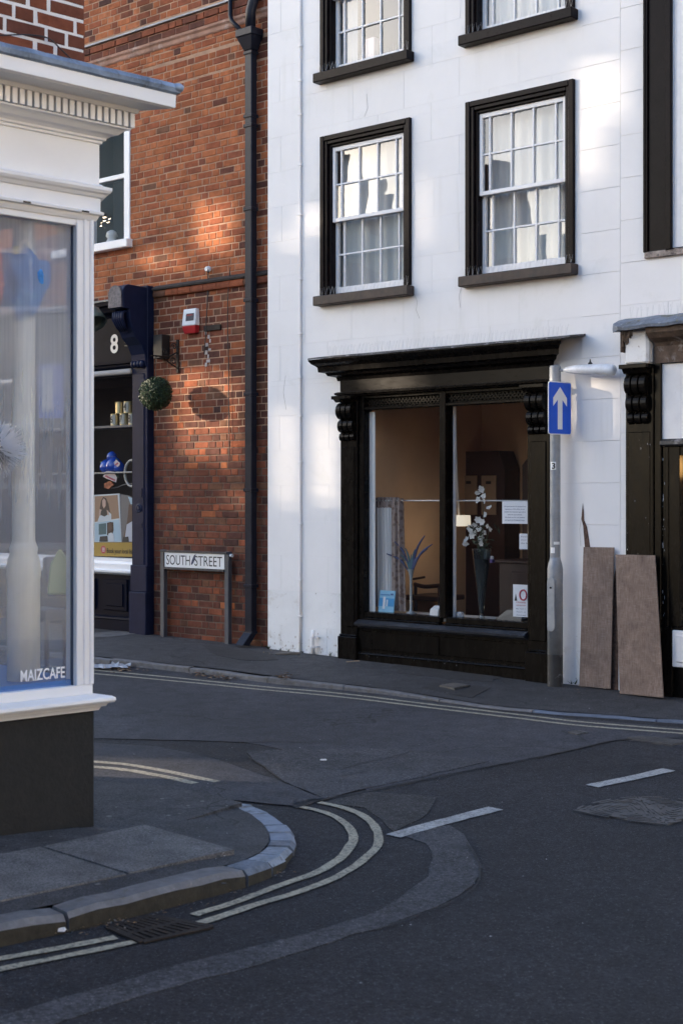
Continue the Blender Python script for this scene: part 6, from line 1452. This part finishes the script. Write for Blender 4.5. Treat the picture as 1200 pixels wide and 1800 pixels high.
# little things on the shelf
s0_, _ = W.px(664, 1075, -.09); s1_, _ = W.px(691, 1075, -.09)
bc_ = thing('booklet', 'pale blue leaflet with white figures propped at the curtain foot', 'leaflet', W.P((s0_ + s1_) / 2, -.09, SH)); H_ = .215
mb = MB(); mb.hexa([W.P(s0_, -.09, SH), W.P(s1_, -.09, SH), W.P(s1_, -.10, SH), W.P(s0_, -.10, SH), W.P(s0_, -.12, SH + H_), W.P(s1_, -.12, SH + H_), W.P(s1_, -.13, SH + H_), W.P(s0_, -.13, SH + H_)]); mb.build('cover', plain('pale_blue_print', (.25, .52, .72), .5), bc_)
def bq(u, v): return W.P(s0_ + (s1_ - s0_) * u, -.0885 - .03 * v + .0015, SH + H_ * v)
for nm, (u0, u1, v0, v1), c in (('print_block', (.02, .98, .30, .66), (.05, .30, .60)), ('print_figure', (.28, .44, .18, .72), (.72, .74, .78)), ('print_figure', (.50, .60, .30, .60), (.62, .66, .74)), ('print_title', (.10, .70, .78, .84), (.08, .25, .50)), ('print_title', (.74, .92, .80, .88), (.05, .12, .30))):
    mb = MB(); e = Vector((NW[0], NW[1], 0)) * (.001 if nm == 'print_block' else .002); mb.quad([bq(u0, v0) + e, bq(u1, v0) + e, bq(u1, v1) + e, bq(u0, v1) + e]); mb.build(nm, plain('leaflet_ink', c, .6), bc_)
s_, _ = W.px(764, 1080, -.10)
o = MB(); o.hexa([W.P(s_ - .055, -.08, SH), W.P(s_ + .05, -.08, SH), W.P(s_ + .05, -.17, SH), W.P(s_ - .055, -.17, SH), W.P(s_ - .05, -.09, SH + .065), W.P(s_ + .048, -.09, SH + .065), W.P(s_ + .05, -.15, SH + .10), W.P(s_ - .04, -.15, SH + .10)]); o = o.build('box', plain('white_card_box', (.70, .70, .72), .6), bevel=.004); tag(o, 'small white open box on the shelf beside the mullion', 'box')
s_, _ = W.px(808, 1078, -.12); mb = MB(); mb.lathe(W.P(s_, -.12, SH), [(.033, 0), (.036, .01), (.036, .05), (.030, .055)], 14); o = mb.build('tealight_jar', pm('frosted_jar', (.38, .42, .48), .2, var=.4, vscale=40), smooth=True); tag(o, 'tiny frosted glass jar on the shelf near the conical vase', 'jar')
p = W.at(862, 1000, -.6); s_, z_ = W.px(862, 1000, -.6)
bt = thing('purple_box', 'purple paper bag with white tissue on the counter behind the vase', 'bag', W.P(s_, -.78, .96))
mb = MB(); s_, z_ = W.px(861, 1020, -.78); mb.box(W, s_ - .035, s_ + .03, -.82, -.77, .96, z_ + .17); mb.build('bag', plain('purple_paper', (.09, .05, .22), .5), bt, bevel=.003)
mb = MB(); mb.box(W, s_ - .02, s_ + .03, -.81, -.78, z_ + .17, z_ + .235); mb.build('tissue', plain('white_tissue_paper', (.55, .52, .53), .7), bt, bevel=.01)
s_, _ = W.px(892, 1088, -.2); mb = MB(); mb.hexa([W.P(s_ - .10, -.12, SH), W.P(s_ + .20, -.12, SH), W.P(s_ + .20, -.30, SH), W.P(s_ - .10, -.30, SH), W.P(s_ + .02, -.15, SH + .10), W.P(s_ + .2, -.15, SH + .12), W.P(s_ + .2, -.30, SH + .12), W.P(s_ + .02, -.30, SH + .10)]); o = mb.build('black_case', plain('black_case', (.012, .012, .014), .3), bevel=.006); tag(o, 'dark sloping case on the shelf beside the patterned flyer', 'case')
# notices taped inside the glass
paper = plain('notice_paper', (.74, .76, .82), .7); ink = plain('blue_grey_ink', (.12, .15, .26), .7)
NPp = -.045
def notice(label, x0, y0, x1, y1): 
    a, zt = W.px(x0, y0, NPp); b, zb = W.px(x1, y1, NPp); t = thing('notice', label, 'notice', W.P((a + b) / 2, NPp, zb)); mb = MB(); mb.box(W, a, b, NPp - .0012, NPp, zb, zt); mb.build('paper', paper, t); return t, a, b, zb, zt
t, a, b, zb, zt = notice('white A4 notice with six typed lines taped inside the shop pane', 882, 881, 927, 921)
for k, ln in enumerate(('We apologise for the disappointing', 'appearance of the office, we are', 'awaiting the necessary approval to', 'make the improvements.', 'We thank you for your patience', 'and apologise if delayed & busy.')):
    w_ = (b - a) * (.84, .76, .82, .56, .78, .78)[k]; text('typed_line', ln, ink, t, W.P((a + b) / 2 - w_ / 2, NPp + .0006, zt - .055 - k * .0245), (TW[0], TW[1], 0), (0, 0, 1), .014, w_, .0006, bold=.02)
t, a, b, zb, zt = notice('small white notice half hidden by the pilaster below the typed notice', 912, 938, 940, 966)
for k, ln in enumerate(('Parking', 'please ring', 'the bell', '', 'thank you')):
    if ln: text('typed_line', ln, ink, t, W.P(a + .02, NPp + .0006, zt - .035 - k * .028), (TW[0], TW[1], 0), (0, 0, 1), .014, .09, .0006)
t, a, b, zb, zt = notice('white flyer with a red wreath and small dark tree taped low in the pane', 901, 1027, 940, 1086)
wr = plain('wreath_red', (.42, .05, .09), .6); cw = W.px(919, 1046, NPp)
mb = MB(); mb.tube([W.P(cw[0] + .036 * math.cos(q_), NPp + .001, cw[1] + .045 * math.sin(q_)) for q_ in [2 * math.pi * k / 18 for k in range(19)]], .008, 5, caps=False); mb.build('wreath', wr, t)
s_, z_ = W.px(906, 1050, NPp); mb = MB(); mb.prism([W.P(s_ - .014, NPp + .0012, z_ - .03), W.P(s_ + .014, NPp + .0012, z_ - .03), W.P(s_, NPp + .0012, z_ + .035)], [W.P(s_ - .014, NPp, z_ - .03), W.P(s_ + .014, NPp, z_ - .03), W.P(s_, NPp, z_ + .035)]); mb.build('tree_print', M['plate_black'], t)
for k, ln in enumerate(('Christmas', 'opening hours', 'Mon - Wed 9 - 5', 'Thurs 9 - 12', 'closed until', 'the new year')):
    text('typed_line', ln, wr if k < 2 else ink, t, W.P(a + .035, NPp + .0006, zt - .165 - k * .028), (TW[0], TW[1], 0), (0, 0, 1), .016 if k < 2 else .011, .10, .0006, bold=.01)

# ------------------------------------------------------------------ STREET LITTER
def leaf_scatter(label, spots, n, size, cols, h, name='fallen_leaves'):
    mb = MB(); r = random.Random(len(spots) * 31 + n)
    for _ in range(n):
        x, y, sx, sy, hh = r.choice(spots); p = ground(x + r.gauss(0, sx), y + r.gauss(0, sy), h + hh); L = size * r.uniform(.5, 1.3); a = r.uniform(0, 6.3); u = Vector((math.cos(a), math.sin(a), r.uniform(-.1, .25))) * L; v = Vector((-math.sin(a), math.cos(a), r.uniform(-.2, .3))) * L * r.uniform(.35, .6); c = p + Vector((0, 0, L * .25 + .003))
        mb.quad([c - u, c - v * .9 + Vector((0, 0, L * .2)), c + u, c + v], r.randrange(len(cols)))
    o = mb.build(name, cols, normals=False); o['kind'] = 'stuff'; o['label'] = label; o['category'] = 'litter'; return o
lv = [plain('dry_leaf_brown', (.14, .075, .04), .8), plain('dry_leaf_dark', (.06, .035, .022), .8), plain('dry_leaf_tan', (.24, .155, .085), .8), plain('dry_leaf_grey', (.16, .15, .14), .8)]
leaf_scatter('dry brown leaves drifted along the far kerb', [(375, 1190, 9, 2.5, 0), (350, 1187, 10, 2, 0), (400, 1193, 8, 2, 0), (502, 1189, 8, 2, .05), (497, 1191, 6, 2, .05), (230, 1178, 20, 3, 0), (205, 1176, 10, 3, 0)], 330, .022, lv, ROAD + .01)
leaf_scatter('leaf and grit litter caught along the near kerb and drain', [(300, 1590, 40, 4, 0), (240, 1608, 30, 6, 0), (180, 1624, 25, 6, 0), (390, 1565, 30, 4, 0), (470, 1535, 25, 4, 0), (100, 1636, 30, 4, 0), (215, 1622, 14, 5, .01)], 300, .009, lv, ROAD + .004)
leaf_scatter('twigs and crumbs at the foot of the white house', [(540, 1155, 30, 4, 0), (640, 1170, 40, 6, 0), (480, 1150, 10, 3, 0), (1000, 1213, 20, 5, 0), (700, 1178, 40, 6, 0)], 90, .012, [lv[1], lv[2], lv[3]], .002)
leaf_scatter('scattered pale specks of grit on the pavements and road', [(500, 1170, 200, 14, .003), (1040, 1230, 60, 8, .003), (300, 1480, 120, 25, .03), (700, 1330, 260, 40, ROAD), (850, 1600, 260, 100, ROAD), (180, 1135, 40, 8, .003)], 190, .0055, [plain('pale_speck', (.42, .42, .43), .8), plain('grey_speck', (.26, .26, .27), .8)], .004, 'grit_specks')
# trodden chewing gum and grease spots
mb = MB(); r = random.Random(77)
for _ in range(70):
    x, y, h_ = r.choice([(r.uniform(-20, 400), r.uniform(1465, 1580), hs + .0015), (r.uniform(180, 410), r.uniform(1400, 1440), hs - .01), (r.uniform(200, 1150), 0, 0)])
    if y == 0: y = 1150 + (x - 200) * .075 + r.uniform(0, 30)
    p = ground(x, y, h_); p.z = gz(p.x, p.y) + h_ + (pav_h(p.x, p.y) + .0045 if h_ == 0 else 0); L = r.uniform(.006, .017); k = 8
    f = mb.bm.faces.new([mb.bm.verts.new(p + Vector((L * r.uniform(.75, 1.15) * math.cos(6.283 * i / k), L * r.uniform(.75, 1.15) * math.sin(6.283 * i / k), 0))) for i in range(k)]); f.material_index = r.choice((0, 0, 1))
o = mb.build('gum_spots', [plain('dark_gum', (.022, .021, .022), .8), plain('pale_gum', (.16, .155, .15), .8)], normals=False); o['kind'] = 'stuff'; o['label'] = 'trodden gum and grease spots on the pavements'; o['category'] = 'stains'
# weeds rooted where the walls meet the pavement
mb = MB(); r = random.Random(5)
for s in [r.uniform(-.35, .05) for _ in range(9)] + [r.uniform(.1, .95) for _ in range(5)] + [r.uniform(3.5, 4.1) for _ in range(5)]:
    n = .02 if s > 0 else NB + .02; b = W.P(s, n, 0); b.z = gz(b.x, b.y)
    for _ in range(9):
        d = Vector((r.gauss(0, .5), r.gauss(0, .5) - .3, 1)).normalized(); L = r.uniform(.015, .05); w = Vector((r.uniform(-1, 1), r.uniform(-1, 1), 0)).normalized() * .004
        mb.quad([b - w, b + w, b + d * L + w * .4, b + d * L - w * .4])
o = mb.build('weeds', plain('dull_weed', (.035, .05, .02), .8), normals=False); o['kind'] = 'stuff'; o['label'] = 'tiny weeds rooted along the foot of the walls'; o['category'] = 'weeds'
# crumpled pale plastic in the gutter
base = ground(194, 1173, ROAD + .015); bm = bmesh.new(); bmesh.ops.create_grid(bm, x_segments=12, y_segments=7, size=.5); rr = random.Random(8)
for v in bm.verts: v.co = base + Vector((v.co.x * .34 + rr.uniform(-.02, .02), v.co.y * .26 + rr.uniform(-.02, .02), abs(rr.gauss(0, .016))))
mb = MB(); mb.bm.free(); mb.bm = bm; o = mb.build('plastic_scrap', plain('crumpled_plastic', (.40, .42, .46), .45), normals=False); tag(o, 'crumpled pale plastic scrap in the far gutter beside the cafe corner', 'litter')
o = MB(); p = ground(568, 1336, ROAD + .012); o.hexa([p + Vector(v) for v in ((-.02, -.012, 0), (.02, -.015, 0), (.022, .015, 0), (-.02, .012, 0), (-.016, -.01, .006), (.018, -.012, .004), (.018, .012, .006), (-.018, .01, .005))]); o = o.build('paper_scrap', plain('white_scrap', (.7, .7, .7), .7)); tag(o, 'tiny white paper scrap alone in the middle of the road', 'litter')
o = MB(); p = ground(106, 1636, ROAD + .012); o.hexa([p + Vector(v) for v in ((-.02, -.012, 0), (.02, -.015, 0), (.022, .015, 0), (-.02, .012, 0), (-.016, -.01, .012), (.018, -.012, .014), (.018, .012, .012), (-.018, .01, .012))]); o = o.build('paper_scrap', plain('white_scrap', (.7, .7, .72), .7)); tag(o, 'small white scrap in the gutter between the two near kerb stones', 'litter')
o = MB(); p = W.at(632, 1152, .22); q_ = W.at(608, 1159, .30); o.tube([Vector((q_.x, q_.y, gz(q_.x, q_.y) + .01)), Vector((p.x, p.y, gz(p.x, p.y) + .02))], .006, 6); o = o.build('stick', plain('pale_stick', (.35, .26, .18), .8)); tag(o, 'thin pale stick lying at the foot of the black pilaster', 'stick')
o = MB(); p = W.at(505, 1154, .25); o.tube([Vector((p.x - .12, p.y, gz(p.x, p.y) + .012)), Vector((p.x + .03, p.y - .01, gz(p.x, p.y) + .02)), Vector((p.x + .13, p.y + .02, gz(p.x, p.y) + .015))], [.010, .016, .012], 7); o = o.build('stick', plain('grey_stick', (.17, .15, .13), .85)); tag(o, 'short grey broken stick lying below the white wall', 'stick')

# ------------------------------------------------------------------ ADDED SUN BLOCKER, REST OF THE STREET (outside the frame: shades the scene, shows in the glass)
far_br = pm('far_brick', (.30, .14, .09), .9, var=.3, vscale=3)
far_dk = pm('far_dark_brick', (.26, .135, .10), .9, var=.3, vscale=3)
far_cr = pm('far_cream_render', (.66, .60, .48), .85, var=.08, vscale=1)
roof_m = pm('far_tiles', (.12, .08, .07), .85, var=.3, vscale=4)
# unseen wall added to block the sun; holes cut to shape the light patches
XO = -27.0
def hole(frame, x0, x1, y0, y1, n, grow=.02):
    ss = [frame.at(x, y, n) for x, y in ((x0, y0), (x1, y0), (x1, y1), (x0, y1))]; back_ = []
    for p in ss: t = (p.x - XO) / SUN_DIR.x; back_.append(p - SUN_DIR * t)
    return (min(p.y for p in back_) - grow, max(p.y for p in back_) + grow, min(p.z for p in back_) - grow, max(p.z for p in back_) + grow)
def ghole(x0, x1, y0, y1):
    ss = [ground(x, y, ROAD) for x, y in ((x0, y0), (x1, y0), (x1, y1), (x0, y1))]; back_ = [p - SUN_DIR * ((p.x - XO) / SUN_DIR.x) for p in ss]
    return (min(p.y for p in back_), max(p.y for p in back_), min(p.z for p in back_), max(p.z for p in back_))
LITB = [hole(W, 328, 412, 340, 442, NB, -.04), hole(W, 300, 420, 650, 800, NB, -.03), hole(W, 390, 440, 862, 884, NB, .0), hole(W, 235, 330, 434, 472, NB, -.04)]
LITW = [hole(W, 474, 521, 700, 890, 0, -.04), hole(W, 536, 598, 715, 885, 0, -.05), hole(W, 490, 520, 395, 435, 0, .0), hole(W, 520, 575, 350, 410, 0, -.02), hole(W, 1016, 1086, 105, 205, 0, .02), hole(W, 1004, 1044, 195, 310, 0, .02), hole(W, 985, 1086, 645, 760, 0, -.04),       hole(W, 714, 730, 310, 420, .02)]
def grow(h, y, z): return (h[0] - y, h[1] + y, h[2] - z, h[3] + z)
LITG = [grow(ghole(262, 330, 1340, 1380), .06, .10), hole(W, 655, 740, 655, 682, .03)]
LIT = LITB + LITW + LITG
XB = Frame((XO, 0), (0, 1), (1, 0))
bb = thing('open_sided_building', 'tall pale open-sided building far up the side street', 'building', Vector((XO, 6, gz(XO, 6) - .2)))
mb = MB()
for a, b, c, d in rects_minus(4.5, 22, -2, 8.2, LIT): mb.box(XB, a, b, -.35, .0, c, d)
mb.build('wall', far_dk, bb)  # wall of the added sun blocker
mb = MB()                                    # the taller half
for a, b, c, d in rects_minus(13.8, 22, 8.2, 14.6, LIT): mb.box(XB, a, b, -.35, .0, c, d)
for a, b, c, d in rects_minus(4.5, 13.8, 8.2, 9.7, LIT): mb.box(XB, a, b, -.35, .0, c, d)
mb.build('wall', far_cr, bb)  # pale wall of the added sun blocker
for y_, w_, h_ in ((5.6, .5, 1.5), (8.3, .45, 1.0), (10.6, .7, 1.9), (12.7, .4, 1.1)):  # chimneys added to break up the sky reflected in the panes
    mb = MB(); mb.box(XB, y_ - w_, y_ + w_, -.9, -.36, 9.0, 9.7 + h_); mb.box(XB, y_ - w_ * .6, y_ + w_ * .6, -.8, -.45, 9.7 + h_, 10.1 + h_); mb.build('chimney', far_br, bb)
mb = MB()                                    # slats added to dim the sun through the holes
for hs_, cover_ in [(h_, .03) for h_ in LITB] + [(h_, .57) for h_ in LITW]:
    z = hs_[2]
    while z < hs_[3]: mb.box(XB, hs_[0], hs_[1], -.20, -.17, z, min(z + .12 * cover_, hs_[3])); z += .12
o = mb.build('louvres', far_dk, bb); o['kind'] = 'stuff'
# houses behind and beside the photographer
def house(label, x0, x1, y0, y1, h, mat, face, nwin, off=0.0):
    t = thing('brick_house', label, 'house', Vector(((x0 + x1) / 2, (y0 + y1) / 2, -.4))); mb = MB(); mb.box(X, x0, x1, -y1, -y0, -.8, h); mb.build('wall', mat, t)
    mb = MB(); xm = (y0 + y1) / 2
    mb.prism([Vector((x0 - .2, y0 - .2, h)), Vector((x0 - .2, y1 + .2, h)), Vector((x0 - .2, xm, h + 2.0))], [Vector((x1 + .2, y0 - .2, h)), Vector((x1 + .2, y1 + .2, h)), Vector((x1 + .2, xm, h + 2.0))]); mb.build('roof', roof_m, t)
    fr = {'y1': Frame((x0, y1), (1, 0), (0, 1)), 'x0': Frame((x0, y0), (0, 1), (-1, 0)), 'x1': Frame((x1, y0), (0, 1), (1, 0))}[face]; L = (x1 - x0) if face == 'y1' else (y1 - y0)
    for k in range(nwin):
        s = L * (k + .5) / nwin
        for zz in (.9, 3.9):
            if zz + 1.6 > h: continue
            mb = MB()
            for a, b, c, d in ((s - .55, s - .47, zz, zz + 1.6), (s + .47, s + .55, zz, zz + 1.6), (s - .47, s + .47, zz, zz + .08), (s - .47, s + .47, zz + 1.52, zz + 1.6), (s - .47, s + .47, zz + .76, zz + .84), (s - .02, s + .02, zz + .08, zz + 1.52)): mb.box(fr, a, b, .0, .05, c, d)
            w = mb.build('window', M['sash'], t); mb = MB(); mb.box(fr, s - .47, s + .47, .0, .012, zz + .08, zz + 1.52); mb.build('pane', plain('far_pane', (.03, .035, .045), .08), w)
    return t
house('red brick house across the road behind the photographer', -16, 10, -22, -16, 6.4, far_br, 'y1', 9)
house('red brick house closing the road to the right of the photographer', 9.5, 16, -12, 5, 8.4, far_cr, 'x0', 6)  # unseen house set close and tall to bounce sun onto the cafe

for o in scene.objects:
    if '_w' in o: del o['_w']
